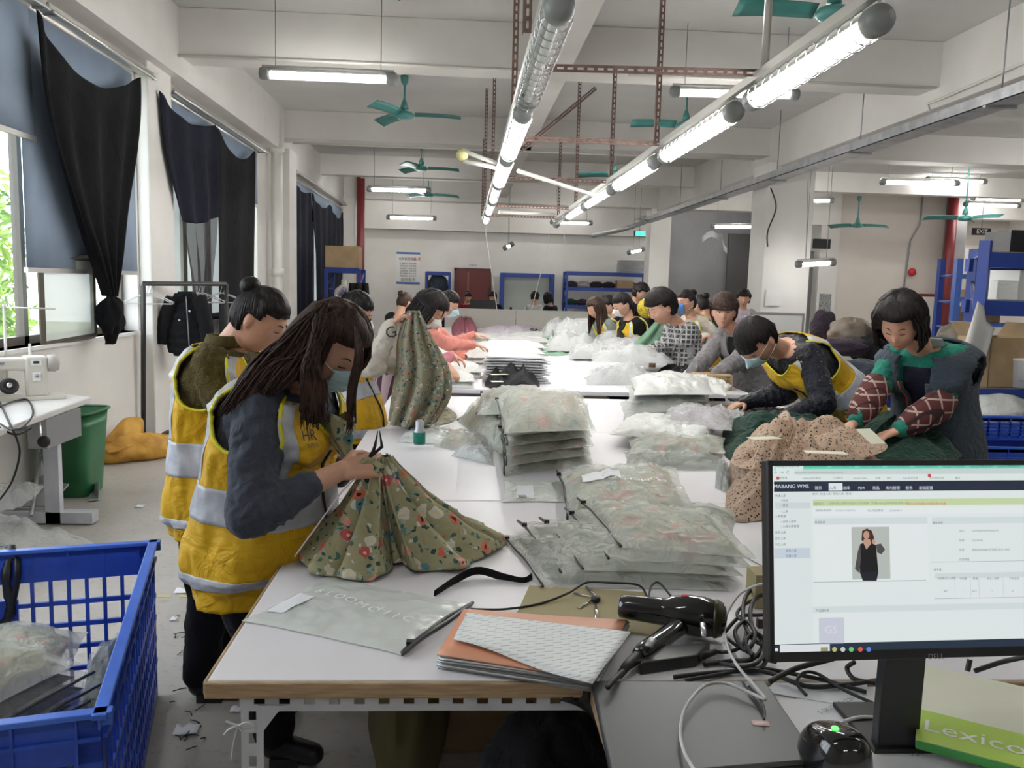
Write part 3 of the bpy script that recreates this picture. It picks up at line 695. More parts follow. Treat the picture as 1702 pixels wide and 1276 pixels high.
def carton(label,x,y,z,sx,sy,sz,rz=0,mat='card',name='carton',open_=False,cat='box'):
    o=thing(name,label,cat,(x,y,z)); R=Matrix.Rotation(rz,3,'Z'); c=V((x,y,z))
    b=MB(); t=.006
    if open_:
        for dx,dy,w,d in ((0,-1,sx,t),(0,1,sx,t),(-1,0,t,sy),(1,0,t,sy)): b.box(c+R@V((dx*(sx-t)/2,dy*(sy-t)/2,sz/2)),(w,d,sz),R)
        b.box(c+V((0,0,t/2)),(sx,sy,t),R); b.build('body',mat,o)
        for e in(-1,1):
            p=c+R@V((e*sx/2,0,sz)); R2=R@Matrix.Rotation(-e*.9,3,'Y'); MB().box(p+R2@V((e*sx*.18,0,0)),(sx*.38,sy,.004),R2).build('flap',mat,o)
    else:
        b.box(c+V((0,0,sz/2)),(sx,sy,sz),R); b.build('body',mat,o,bevel=.003)
        MB().box(c+V((0,0,sz+.0008)),(sx*1.002,.05,.001),R).build('packing_tape',plain('tape',(.45,.33,.18),.25),o)
    return o
carton('brown carton in the dark under the middle of near table',.55,2.7,0,.6,.5,.5); carton('wide brown carton under the near table behind its rail',.0,2.85,0,.5,.4,.55)
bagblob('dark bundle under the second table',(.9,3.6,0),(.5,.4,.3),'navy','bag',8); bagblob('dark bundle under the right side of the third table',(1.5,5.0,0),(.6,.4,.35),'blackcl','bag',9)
# ============================================================ LEFT SIDE: sewing machine, bin, sack, rack, crate
SZ=.74
o=thing('sewing_table','white sewing machine table with grey steel legs below the window','table',(-2.75,5.2,0))
ql=[P(-60,735,z=SZ),P(152,659,z=SZ),P(75,652,z=SZ),P(-120,690,z=SZ)]
for p in ql: p.x=max(p.x,-3.03)
MB().hexa([p-V((0,0,.04)) for p in ql],(0,0,.04)).build('tabletop',varied('sewing table top',(.62,.60,.58),(.72,.71,.69),3,.35),o,bevel=.008)
e1,e2=ql[0],ql[1]
f=MB(); a=e1.lerp(e2,.5); b=e1.lerp(e2,.78)
f.bb(a.x-.12,b.x+.02,b.y-.35,b.y+.1,.52,.70); f.build('drawer_box','steelgrey',o)
for t in (.62,): 
    p=e1.lerp(e2,t); MB().box((p.x-.06,p.y+.1,.36),(.09,.05,.70)).build('leg','anglewhite',o)
MB().box((e1.lerp(e2,.72).x-.12,e1.lerp(e2,.62).y+.12,.045),(.62,.09,.07)).build('foot','anglewhite',o)
MB().tube([(e2.x-.45,e2.y+.2,.30),(e2.x-.05,e2.y-.75,.12)],.012,6).build('brace','steelgrey',o)
MB().box((e2.x-.25,e2.y-.35,.14),(.35,.30,.012),Matrix.Rotation(.25,3,'X')).build('treadle','steelgrey',o)
MB().tube([P(65,695,y=5.0),P(68,725,y=5.0),P(75,738,y=5.0)],.006,6).build('knee_lever','chrome',o)
MB().lathe(P(74,733,y=5.0),(.2,-1,0),[(.02,0),(.035,.006),(.035,.02),(.01,.03)],16).build('knee_pad','black',o)
# machine: axis along the table front
o=thing('sewing_machine','cream industrial sewing machine on the white table by the window','sewing machine',(-2.7,5.2,SZ))
cm=plain('cream enamel',(.62,.60,.54),.3)
A=P(-40,668,z=SZ+.0); B_=P(88,662,z=SZ); d=(B_-A); d.z=0; d.normalize(); s=V((-d.y,d.x,0)); R=Matrix((d,s,V((0,0,1)))).transposed()
MB().box(A.lerp(B_,.55)+s*.03+V((0,0,.012)),(.54,.18,.024),R).build('bed',cm,o,bevel=.005)
c=B_-d*.09+s*.03
MB().box(c+V((0,0,.15)),(.13,.11,.27),R).build('column',cm,o,bevel=.018)
MB().box(c-d*.22+V((0,0,.235)),(.36,.085,.085),R).build('arm',cm,o,bevel=.018)
MB().box(c-d*.40+V((0,0,.20)),(.07,.08,.15),R).build('needle_head',cm,o,bevel=.014)
MB().tube([c-d*.40+V((0,0,.13)),c-d*.40+V((0,0,.03))],.005,6).build('needle_bar','chrome',o)
MB().lathe(c+d*.06+V((0,0,.235)),d,[(.04,0),(.055,.01),(.058,.05),(.045,.075),(.02,.08)],20).build('hand_wheel',plain('grey wheel',(.42,.39,.37),.4),o)
MB().box(c-s*.058+V((0,0,.245)),(.06,.006,.035),R).build('control_panel','white',o); MB().box(c-s*.062+V((0,0,.248)),(.035,.002,.016),R).build('display','ink',o)
MB().box(c-s*.058+V((.0,0,.15)),(.05,.008,.06),R).build('dial_panel','white',o,bevel=.004)
MB().lathe(c-s*.06+V((0,0,.16)),-s,[(.012,0),(.012,.01),(.002,.012)],14).build('stitch_dial','steelgrey',o)
text('lettering','brother',c-d*.23-s*.045+V((0,0,.245)),d,(0,0,1),.036,plain('blue print',(.05,.08,.25),.5),o,'CENTER')
st=MB(); b0=c-d*.16+s*.14; st.tube([b0,b0+V((0,0,.62))],.009,8); st.tube([b0+V((0,0,.60)),b0+d*.30+V((0,0,.59))],.006,6); st.tube([b0+V((0,0,.60)),b0-d*.2+V((0,0,.59))],.006,6)
st.tube([b0+V((0,0,.26)),b0+d*.28+V((0,0,.26))],.006,6); st.lathe(b0+d*.14+V((0,0,.265)),(0,0,1),[(.05,0),(.05,.008),(.01,.01),(.008,.09)],14); st.build('thread_stand','tubewhite',o)
o=thing('foot_lamp_cap','round black rubber disc lying against the sewing machine','disc',c-d*.16-s*.09)
MB().lathe(c-d*.16-s*.10+V((0,0,.10)),(-s+V((0,0,.5))),[(.05,0),(.056,.006),(.05,.014),(.02,.018),(.018,.012)],22).build('disc','black',o)
MB().lathe(c-d*.16-s*.115+V((0,0,.107)),(-s+V((0,0,.5))),[(.018,0),(.018,.012),(.006,.016)],12).build('hub','chrome',o)
for i,pts in enumerate(([(0,708),(20,718),(40,712),(55,690),(45,668),(20,672),(0,680)],[(0,672),(15,705),(30,735),(32,760),(20,800),(0,830)],[(-5,712),(25,722),(52,715)])):
    pp=[P(a,b-4,z=SZ+.012) if b<722 else P(a,b,y=4.6) for a,b in pts]; o=MB().tube([spl(pp,j/30) for j in range(31)],.006,6).build('cable','rubber'); tag(o,'thin black cable %s'%['looped on the sewing table','falling from the edge of the sewing table','lying along the front of the sewing table'][i],'cable')
# green bin
o=thing('waste_bin','tall green plastic bin with flared rim beside the sewing table','bin',(-2.78,6.0,0))
cx,cy=P(110,826,z=0).x,6.05; hb,ht,H_=(.14,.17),(.185,.21),.60
def binw(a,z,g=0):
    t=z/H_; x=hb[0]+(ht[0]-hb[0])*t-g; y=hb[1]+(ht[1]-hb[1])*t-g; n=6
    ca,sa=math.cos(a),math.sin(a); r=(abs(ca)**n+abs(sa)**n)**(-1/n); return V((cx+x*ca*r,cy+y*sa*r,z))
def binfn(u,v):
    a=u*2*PI; return binw(a,v*2*H_) if v<=.5 else binw(a,max(.01,(1-v)*2*H_),.008)
MB().grid(56,10,binfn,cu=True).build('shell','green',o)
MB().tube([binw(j/56*2*PI,H_,-.008) for j in range(57)],.010,8,cap=False).build('rim','green',o)
for e in(-1,1): MB().box(binw(-PI/2,H_-.06)+V((e*.06,-.006,0)),(.03,.012,.05)).build('rim_rib','green',o)
MB().box(binw(-PI/2,H_-.05)+V((0,-.012,0)),(.13,.016,.03)).build('handle','green',o)
o=MB().add([P(150,808,z=.01),P(165,800,z=.12),P(164,830,z=.01),P(148,832,z=.012)],[(0,1,2,3)],0,False).build('scrap_card',plain('grey green scrap',(.35,.40,.38),.6),solid=.004); tag(o,'small grey scrap leaning by the green bin','scrap')
# yellow sack lying
o=thing('woven_sack','crumpled yellow woven sack lying by the wall under the clothes rack','sack',(-2.65,7.0,0))
a=P(158,778,z=0);b=P(300,762,z=0)
def sackf(u,v):
    t=u; w=v*2*PI; c=a.lerp(b,t)+V((0,.22,0)); e=math.sin(min(1,max(0,t*1.02+.02))*PI)**.35
    ry=.20*e; rz=(.15-.04*t)*e; nz=noise.noise(V((t*4,math.cos(w)*1.2,math.sin(w)*1.2)))
    crease=abs(noise.noise(V((t*6+w*.7,w*1.3,3))))
    p=c+V((0,math.cos(w)*ry*(1+.25*nz),0))+V((0,0,rz*.8+math.sin(w)*rz*(1+.35*nz)-crease*.04)); p.z=max(.004,p.z); return p
MB().grid(40,30,sackf).build('body','sack',o)
pk_=[P(170,735,y=7.1),P(200,700,y=7.2),P(222,692,y=7.3),P(236,700,y=7.3),P(238,730,y=7.25),P(215,742,y=7.0),P(185,752,y=6.9)]
def flapf(u,v):
    cen=P(210,735,y=7.1); p=cen.lerp(spl(pk_+[pk_[0]],u),v); return p+V((0,-.05*math.sin(v*PI)+.03*math.sin(u*19)*v,0))
MB().grid(40,6,flapf).build('open_mouth','sack',o,solid=.004)
# garment rack
o=thing('garment_rack','black pipe clothes rack standing against the wall','clothes rack',(-2.9,8.1,0))
z0=1.51; rk=[(-2.93,7.55,0),(-2.93,7.55,z0-.04),(-2.92,7.58,z0),(-2.60,9.6,z0)]
A_=P(238,722,y=7.9); A_=V((A_.x,7.9,0)); T0=P(238,471,y=7.9); T1=P(376,472,y=8.6)
MB().tube([A_,V((T0.x,7.9,T0.z-.03)),T0,T1],.022,12).build('pipe_frame','darkmetal',o)
MB().tube([V((T1.x,T1.y,T1.z)),V((T1.x,T1.y,0))],.022,12).build('post','darkmetal',o)
MB().tube([A_+V((0,-.1,.02)),P(308,706,y=8.7)],.018,8).build('foot_bar','darkmetal',o)
def hanger(px,py,y,tilt,label,mat='whitecl',w=.21):
    top=P(px,py,y=y); d=V((math.cos(tilt),math.sin(tilt),0)); m=MB(); 
    hook=[top+V((0,0,.012))+d*.022*math.cos(t)+V((0,0,.022*math.sin(t))) for t in [2.8-j*.35 for j in range(11)]]
    n=top-V((0,0,.06)); m.tube(hook[::-1]+[hook[0]] if 0 else hook+[n],.0035,6)
    m.tube([n,n+d*w*.5-V((0,0,.035)),n+d*w-V((0,0,.085)),n+d*w*.95-V((0,0,.10)),n-d*w*.95-V((0,0,.10)),n-d*w-V((0,0,.085)),n-d*w*.5-V((0,0,.035)),n],.0045,6)
    o=m.build('clothes_hanger',mat); return tag(o,label,'hanger')
for k,(px,t,l) in enumerate(((244,.05,'empty white hanger at the left end of the rack'),(249,.35,'second empty white hanger from the left end of rack'),(254,-.3,'third empty hanger overlapping the others by the rack corner'),(330,.5,'white hanger just right of the black jacket'),(337,.2,'pale hanger at middle right of the rack'),(366,.1,'empty hanger near the right end of rack, upper'),(372,-.2,'empty hanger at the right end of the rack'))):
    hanger(px,476,7.95+(px-240)*.005,t,l)
# puffer jacket
o=thing('puffer_jacket','short black quilted jacket hanging on the pipe rack','jacket',P(308,500,y=8.25))
def jk(u,v,half):
    cxp=308+(v*7); w=[18,30,34,36,37,36][min(5,int(v*5))] ; w=spl([(18,0,0),(30,0,0),(33,0,0),(36,0,0),(37,0,0),(35,0,0)],v).x
    px=cxp+(u*2-1)*w; py=487+v*102-(4 if abs(u-.5)>.3 else 0)*v+5*v*u
    p=P(px,py,y=8.25); dd=.10*math.sqrt(max(0,1-(2*u-1)**2))*(.6+.4*v)+.012*abs(math.sin(v*7*PI))
    return p+V((0,-dd if half else dd,0))
MB().grid(24,36,lambda u,v:jk(u,v,1)).build('front','blackcl',o); MB().grid(24,36,lambda u,v:jk(u,v,0)).build('back','blackcl',o)
for pts,nm_ in (([(288,495),(277,525),(270,550),(266,570)],'sleeve'),([(330,492),(338,520),(344,550),(347,585)],'sleeve')):
    sp=[spl([P(a,b,y=8.2) for a,b in pts],j/20) for j in range(21)]; MB().tube(sp,[.065+.007*abs(math.sin(j*.9)) for j in range(21)],14).build(nm_,'blackcl',o)
MB().tube([P(x,488,y=8.14) for x in (296,302,308,314,320)],.022,8).build('collar','blackcl',o)
MB().tube([P(309+j*.6,492+j*9,y=8.13) for j in range(11)],.005,5).build('zip','steelgrey',o)
for x,y_ in ((315,517),(298,532)): MB().ball(P(x,y_,y=8.12),.011,n=8).build('snap','white',o)
# socket label and marks on wall
o=MB().bb(XL,XL+.01,8.25,8.42,1.42,1.62).build('wall_notice','paper'); tag(o,'small printed notice on the wall above the clothes rack','notice')
# ---- big blue crate
def crate(corner,ux,uy,L,Wd,h,label,group=None,bars=True,full=True):
    """corner: near right bottom; ux unit along width (left), uy along length (away)"""
    c=V(corner); ux=V(ux).normalized(); uy=V(uy).normalized(); Z_=V((0,0,1)); root=thing('crate',label,'crate',c,group)
    def side(p,d,length,nrm,name,cols,rows,panel=None):
        m=MB(); R=Matrix((d,nrm,Z_)).transposed(); t=.006
        def bx(x0,x1,z0,z1,tt=t,o=0): m.box(p+d*((x0+x1)/2)+Z_*((z0+z1)/2)+nrm*o,(x1-x0,tt,z1-z0),R)
        bx(0,length,0,h*.10); bx(0,length,h*.80,h); bx(0,.05,0,h); bx(length-.05,length,0,h)
        w=(length-.1)/cols; rh=h*.70/rows
        for i in range(cols+1): bx(.05+w*i-.006,.05+w*i+.006,h*.1,h*.8,.012)
        for j in range(1,rows): bx(0,length,h*.1+rh*j-.008,h*.1+rh*j+.008,.012)
        if panel: bx(panel[0],panel[1],panel[2],panel[3],.014,.003)
        for i in range(cols//2+1): x=.05+w*2*i; bx(max(0,x-.003),min(length,x+.003),h*.8,h,.016,.004)
        bx(0,length,h*.89,h*.905,.016,.004)
        m.build(name,'crateblue',root)
    side(c,ux,Wd,-uy,'front_panel',12,5); side(c+uy*L,ux,Wd,uy,'rear_panel',int(Wd/.065),5,(Wd*.52,Wd*.86,h*.30,h*.70) if Wd>.7 else None)
    side(c,uy,L,-ux,'side_panel',int(L/.065),5); side(c+ux*Wd,uy,L,ux,'side_panel',int(L/.065),5)
    MB().hexa([c,c+ux*Wd,c+ux*Wd+uy*L,c+uy*L],(0,0,.01)).build('base','crateblue',root)
    rim=[c,c+ux*Wd,c+ux*Wd+uy*L,c+uy*L,c]; r=MB()
    for a,b in zip(rim,rim[1:]): 
        d_=(b-a).normalized(); n_=V((d_.y,-d_.x,0)); r.box((a+b)/2+Z_*(h-.004),((b-a).length+.05,.032,.014),Matrix((d_,n_,Z_)).transposed()); r.box((a+b)/2+Z_*(h-.02),((b-a).length+.05,.006,.03),Matrix((d_,n_,Z_)).transposed())
    r.build('rim',varied('crate rim',(.04,.12,.60),(.06,.18,.72),5,.3),root,bevel=.003)
    return root
uy=(V((-1.13,3.03,0))-V((-.80,1.80,0))); uy.normalize(); ux=V((-uy.y,uy.x,0)); 
cr0=V((-.80,1.82,0)); CW=.86; CL=1.27
crate(cr0,ux,uy,CL,CW,.60,'large blue slatted plastic crate on the floor at left, half full of bagged garments')
o=MB().tube([spl([P(20,905,y=2.95),P(10,960,y=2.9),P(18,1010,y=2.9),P(8,1040,y=2.9),P(2,1080,y=2.8)],j/20) for j in range(21)],[.012+.008*abs(math.sin(j)) for j in range(21)],6,flat=.3).build('strap','black'); tag(o,'black twisted strap hung over the rim of the blue crate','strap')
o=MB().tube([spl([P(0,905,y=2.98),P(25,915,y=2.95),P(30,950,y=2.9),P(22,1000,y=2.9),P(10,1042,y=2.88),P(0,1045,y=2.85)],j/20) for j in range(21)],.011,6,flat=.3).build('strap','black'); tag(o,'second black strap looped over the blue crate rim','strap')
# plastic film on floor beyond the crate
def film(label,pts,h,mat='filmthin',seed=0,name='plastic_sheet'):
    ring=[V(p) for p in pts]; c=sum(ring,V((0,0,0)))/len(ring)
    def fn(u,v):
        p=c.lerp(spl(ring+[ring[0]],u),v); z=h*(1-v*v)*(.5+.8*abs(noise.noise(V((p.x*6+seed,p.y*6,0)))))+.03*abs(noise.noise(V((p.x*16,p.y*16,seed))))
        return V((p.x,p.y,p.z+z+.004))
    o=MB().grid(48,16,fn,cu=False).build(name,mat); return tag(o,label,'plastic sheet')
film('crumpled clear plastic film hanging over the treadle behind the crate',[P(-40,850,z=.25),P(-40,810,z=.3),P(65,806,z=.28),P(60,825,z=.25),P(20,850,z=.2)],.06,seed=1)
film('long clear plastic film trailing on the floor behind the blue crate',[P(-60,905,z=.05),P(-40,850,z=.2),P(30,870,z=.12),P(80,890,z=.05),P(155,905,z=.0),P(110,925,z=0),P(0,960,z=0)],.12,seed=4)
rnd=random.Random(5)
for k,(px,py,w) in enumerate(((232,842,.03),(303,983,.035),(310,1214,.04),(288,1030,.015),(258,903,.02),(325,888,.03),(392,1180,.02))):
    p=P(px,py,z=.004); o=MB().grid(4,3,lambda u,v:p+V(((u-.5)*w*2,(v-.5)*w*1.4,.012*abs(math.sin(u*5+k))*(v+.2)))).build('paper_scrap','paper',solid=.001); tag(o,'small white paper scrap on the floor, %s'%['near the green bin leg','beside the tape line','by the near table leg','left of the black trousers','right of the crate rim corner','under the olive sleeved woman','close to the table leg ribbon'][k],'paper scrap','paper scraps on the floor')
m=MB()
for k in range(26):
    p=P(rnd.uniform(290,345),rnd.uniform(1010,1240),z=.003); q=p+V((rnd.uniform(-.04,.04),rnd.uniform(-.04,.04),.006)); m.tube([p,p.lerp(q,.5)+V((.008,0,.004)),q],.0022,4)
o=m.build('thread_litter','ink'); tag(o,'dark thread ends littering the floor beside the crate','litter',None,'stuff')
for a,b in (((258,990),(285,991)),((297,990),(338,992))): o=MB().hexa([P(a[0],a[1]+2,z=.001),P(b[0],b[1]+2,z=.001),P(b[0],b[1]-2,z=.001),P(a[0],a[1]-2,z=.001)],(0,0,.0012)).build('floor_tape',plain('worn yellow tape',(.55,.48,.25),.6)); tag(o,'worn yellow tape piece on the floor %s'%('near crate' if a[0]<260 else 'by black trousers'),'tape')
# ============================================================ FAR WALL
def rack(x0,x1,y0,y1,z1,shelves,label,mat='blue',beams=True,post=.06):
    o=thing('storage_rack',label,'rack',((x0+x1)/2,(y0+y1)/2,0))
    for x in (x0,x1):
        m=MB()
        for y in (y0,y1): m.bb(x-post/2,x+post/2,y-post/2,y+post/2,0,z1)
        n=4
        for k in range(n): m.tube([(x,y0,z1*(k+.15)/n),(x,y1,z1*(k+.85)/n)],.015,4); m.tube([(x,y0,z1*(k+.15)/n),(x,y1,z1*(k+.15)/n)],.012,4)
        m.build('upright_frame',mat,o)
    for z in shelves:
        for y in (y0,y1): MB().bb(x0,x1,y-.022,y+.022,z-.05,z+.05).build('beam',mat,o)
        MB().bb(x0+.02,x1-.02,y0,y1,z+.03,z+.045).build('shelf_board','steelgrey',o)
    return o
rack(2.85,5.15,23.2,23.9,1.98,[.5,1.0,1.5,1.93],'wide blue rack on the far wall under a stack of grey trays')
for k in range(7):
    o=MB().bb(4.35,5.1,23.25,23.8,1.98+k*.052,1.98+k*.052+.044).build('tray','steelgrey'); tag(o,'grey tray stacked on the wide blue rack, %s'%['bottom one','second from bottom','third from bottom','middle one','third from top','second from top','topmost'][k],'tray','grey trays stacked on the wide blue rack')
rnd=random.Random(9)
for zz,ln in ((1.545,'upper'),(1.045,'middle')):
    for k in range(6):
        x=3.0+k*.36; o=bagblob('folded garments heap on the %s shelf of the wide blue rack, %s from left'%(ln,['first','second','third','fourth','fifth','sixth'][k]),(x,23.5,zz),(.2,.2,.10),rnd.choice(['dkgreen','greysl','purple','denimv','lilac']),'clothes pile',k+20,'clothes_pile')
carton('small carton on top shelf of the wide blue rack with pale label',4.5,23.4,1.545,.45,.3,.22)
rack(-1.06,-.42,23.3,23.9,1.86,[.6,1.2,1.82],'narrow blue rack between the poster and the maroon door')
for k in range(3): bagblob('dark clothing heap in the narrow blue rack, %s'%['top','middle','low'][k],(-.74,23.5,[1.25,.64,.1][k]),(.30,.22,.32),'navy' if k else 'denimv','clothes pile',k+40,'clothes_pile')
o=thing('display_board','blue framed pale board rack on the far wall behind the white hood','board',(1.8,24.2,.4))
MB().bb(1.1,2.5,24.25,24.29,.5,1.80).build('back_panel',plain('pale green grey panel',(.42,.46,.42),.6),o)
for b in ((1.02,1.14,.4,1.88),(2.46,2.58,.4,1.88)): MB().bb(b[0],b[1],23.9,24.3,b[2],b[3]).build('post','blue',o)
MB().bb(1.02,2.58,23.95,24.05,1.78,1.90).build('top_beam','blue',o); MB().bb(1.02,2.58,23.95,24.05,.5,.60).build('low_beam','blue',o)
for k,(x,l) in enumerate(((1.35,'bottle left'),(1.75,'tall clear bottle'),(2.1,'dark bottle'))):
    o=MB().lathe((x,23.98,.60),(0,0,1),[(.06,0),(.07,.02),(.07,.2+.05*k%.1),(.03,.28),(.03,.33)],12).build('bottle',['black','filmthin','steelgrey'][k]); tag(o,'%s standing on the blue framed board rack'%l,'bottle')
# door
o=struct(MB().bb(-.24,.72,YF-.05,YF+.01,0,1.95).build('door_1',plain('maroon door',(.13,.022,.022),.4)))
fr=MB(); fr.bb(-.30,-.24,YF-.07,YF,0,2.01); fr.bb(.72,.78,YF-.07,YF,0,2.01); fr.bb(-.30,.78,YF-.07,YF,1.95,2.01); fr.build('door_frame',plain('brown frame',(.09,.03,.02),.5),o)
MB().bb(.08,.13,YF-.065,YF-.05,.1,1.9).build('door_glass_strip',plain('tan strip',(.22,.10,.06),.4),o); MB().tube([(.17,YF-.09,.95),(.17,YF-.09,1.1)],.012,6).build('handle','chrome',o)
o=MB().bb(.05,.40,YF-.02,YF,2.05,2.13).build('sign','paper'); tag(o,'small white sign above the maroon door','sign'); text('lettering','入货审核区',(.225,YF-.022,2.09),(1,0,0),(0,0,1),.06,'ink',o,'CENTER')
# poster
o=thing('poster','white wall poster with blue bands and rows of chinese text','poster',(-1.64,YF,1.5))
MB().bb(-1.98,-1.30,YF-.012,YF,1.5,2.42).build('sheet','white',o); bl=plain('poster blue',(.05,.16,.42),.5)
MB().bb(-1.98,-1.30,YF-.016,YF-.012,1.5,1.56).build('bottom_band',bl,o); MB().bb(-1.98,-1.30,YF-.016,YF-.012,2.36,2.42).build('top_band',bl,o)
text('lettering','仓库管理要求',(-1.92,YF-.018,2.22),(1,0,0),(0,0,1),.085,'ink',o); text('lettering','品 质',(-1.5,YF-.018,2.22),(1,0,0),(0,0,1),.10,plain('red ink',(.5,.03,.03),.5),o,'LEFT')
for k,s_ in enumerate(('严格执行  保证质量','先进先出  有序摆放','安全第一  预防为主','轻拿轻放  分类存放','整洁通道  禁止占用','准确无误  及时登记')): text('lettering',s_,(-1.64,YF-.018,2.09-k*.072),(1,0,0),(0,0,1),.055,'ink',o,'CENTER')
text('lettering','诚信服务',(-1.64,YF-.018,1.62),(1,0,0),(0,0,1),.11,'ink',o,'CENTER')
# partition
o=thing('partition','low cream partition board behind the far end of the tables','partition',(1.2,15.3,0))
for a,b in ((-.35,.95),(.96,2.45),(2.46,3.1)): MB().bb(a,b,15.28,15.33,0,1.10).build('panel',plain('cream panel',(.66,.64,.58),.5),o)
MB().bb(-.35,3.1,15.27,15.34,1.10,1.115).build('top_edge','alu',o)
o=thing('printer','pale box printer behind the far corner of the tables','printer',P(980,560,y=14.2))
p=P(985,575,y=14.2); MB().bb(p.x-.35,p.x+.25,14.0,14.5,.79,1.02).build('body','white',o,bevel=.02); MB().bb(p.x-.2,p.x+.2,13.98,14.0,.86,.92).build('slot','steelgrey',o)
# exit sign
o=thing('exit_sign','green lit exit sign hanging by the left square pillar','sign',P(1065,388,y=21)); p=P(1063,388,y=21)
MB().bb(p.x-.14,p.x+.14,20.98,21.02,p.z-.07,p.z+.07).build('box','black',o); MB().bb(p.x-.10,p.x+.14,20.97,20.98,p.z-.06,p.z+.06).build('panel',plain('green light',(.03,.65,.2),.5,emis=2),o)
MB().tube([p+V((0,0,.07)),V((p.x,21,3.6))],.01,5).build('rod','steelgrey',o)
# far door in beige wall, corridor
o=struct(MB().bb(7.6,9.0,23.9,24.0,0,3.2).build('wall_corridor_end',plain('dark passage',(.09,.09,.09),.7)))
o=thing('roller_shutter','dark grey slatted shutter leaf behind the square pillar','shutter',(8.2,20.4,0))
for k in range(26): MB().bb(8.0,8.62,20.38,20.42,.05+k*.095,.05+k*.095+.085).build('slat','steelgrey',o)
MB().bb(7.96,8.66,20.43,20.46,0,2.6).build('frame','steelgrey',o)
o=MB().bb(8.66,8.95,19.91,19.93,1.05,1.55).build('wall_poster',floral('colour poster',(.3,.3,.32),[(.5,.5,.1),(.1,.1,.3),(.05,.05,.05)],14)); tag(o,'small colourful poster beside the beige wall','poster')
MB().bb(8.6,9.06,19.93,19.99,0,3.2).build('wall_stub','wall')['kind']='structure'
o=MB().bb(8.3,8.7,19.6,19.7,2.62,2.85).build('exit_box','black'); tag(o,'dark sign box above the dark passage','sign')
# alarm and conduit on beige wall
o=MB().tube([(11.06,19.96,4.1),(11.06,19.96,3.3),(10.85,19.96,2.9),(10.75,19.96,1.2)],.02,8).build('conduit','steelgrey'); tag(o,'grey conduit running down the beige wall','conduit')
p=P(1515,452,y=19.9); o=MB().lathe(p,(0,-1,0),[(.09,0),(.10,.02),(.09,.06),(.04,.08)],18).build('fire_alarm',plain('red alarm',(.5,.02,.03),.4)); tag(o,'round red fire alarm on the beige wall','alarm')
o=thing('hydrant_cabinet','fire cabinet with red edge and glass front by the red pipe','cabinet',(11.3,19.9,.4)); p=P(1545,500,y=19.7)
MB().bb(p.x-.4,p.x+.45,19.7,19.95,.4,1.62).build('body',plain('dark red cabinet',(.16,.02,.03),.4),o); MB().bb(p.x-.28,p.x+.40,19.68,19.7,.5,1.55).build('glass_front',plain('pale front',(.62,.60,.55),.3),o)
o=thing('exit_sign','black exit sign with white arrows on the recess wall','sign',P(1631,385,y=19)); p=P(1631,385,y=19)
MB().bb(p.x-.22,p.x+.22,18.98,19.02,p.z-.08,p.z+.08).build('box','black',o); text('lettering','EXIT',p+V((0,-.03,0)),(1,0,0),(0,0,1),.13,'print',o,'CENTER'); MB().tube([p+V((0,0,.08)),V((p.x,19,CZ))],.008,5).build('rod','steelgrey',o)
o=MB().bb(11.9,12.6,19.9,20.2,0,2.75).build('pillar_white_recess','wall'); struct(o)
# far left blue rack with carton and garments
rack(-2.55,-1.95,15.6,16.4,1.78,[.6,1.2,1.75],'narrow blue rack beside the far curtains, carton on top')
carton('brown carton on top of the blue rack by the curtains',-2.28,16,1.80,.62,.5,.40)
o=thing('dress_form','grey tailor form draped in black clothes at the blue rack','dress form',P(572,500,y=14))
p=P(572,500,y=14); MB().lathe((p.x,14,.9),(0,0,1),[(.14,0),(.15,.1),(.12,.25),(.16,.42),(.15,.52),(.05,.60),(.045,.68)],20).build('torso',plain('grey form',(.45,.43,.38),.7),o); MB().tube([(p.x,14,0),(p.x,14,.9)],.02,8).build('stand','darkmetal',o)
for k,(px,l) in enumerate(((590,'nearer'),(600,'farther'))):
    q=P(px,470,y=13.6); o=MB().grid(14,12,lambda u,v:V((q.x+(u-.5)*.28*(.6+.5*v),13.6+k*.2+.05*math.sin(u*14),q.z-v*.85))).build('hanging_coat','blackcl',solid=.02); tag(o,'black coat hanging on the blue rack, %s one'%l,'coat')
# right racks
LB='bluelight'
for x,y,l in ((11.2,14.5,'far ladder like blue rack by the red pipe'),):
    pass
a=P(1566,430,y=11.5); b=P(1594,430,y=10.6)
o=thing('storage_rack','light blue ladder rack frame in front of the red pipe','rack',(a.x,11,0))
for q in (a,b): MB().bb(q.x-.04,q.x+.04,q.y-.04,q.y+.04,0,q.z).build('upright',LB if q is b else 'blue',o)
for z in (.4,.8,1.15,1.5,1.85): MB().tube([(a.x,a.y,z),(b.x,b.y,z)],.02,4).build('brace','blue',o)
for z in (.5,.92,1.22,1.54,1.84): MB().bb(b.x,b.x+2.4,b.y-.03,b.y+.03,z-.03,z+.03).build('beam',LB,o); MB().bb(b.x,b.x+2.4,b.y,b.y+.6,z,z+.02).build('shelf_board','steelgrey' if z<1.8 else LB,o) if z in(.5,) else None
carton('flat open carton on upper beam of the light blue rack',b.x+.45,b.y+.1,1.57,.5,.3,.10); carton('dark printed carton on the light blue rack',b.x+.4,b.y+.1,1.25,.4,.3,.2,mat=plain('dark carton',(.10,.06,.04),.6))
bx_,by_=3.55,5.45
o=thing('storage_rack','near dark blue rack at right edge loaded with boxes','rack',(bx_,by_,0))
m=MB(); q0=P(1653,402,y=by_+.1); q1=P(1612,690,y=by_-.0); 
slot=MB(); slot.tube([(q1.x,by_,0),(q1.x,by_,q0.z)],.048,4,sm=False); slot.build('upright','blue',o)
MB().tube([(q1.x+.55,by_+1.0,0),(q1.x+.55,by_+1.0,q0.z)],.045,4,sm=False).build('upright','blue',o)
for z in (.3,.9,1.35): MB().tube([(q1.x,by_,z),(q1.x+.55,by_+1.0,z+.35)],.016,4).build('diagonal_brace','blue',o)
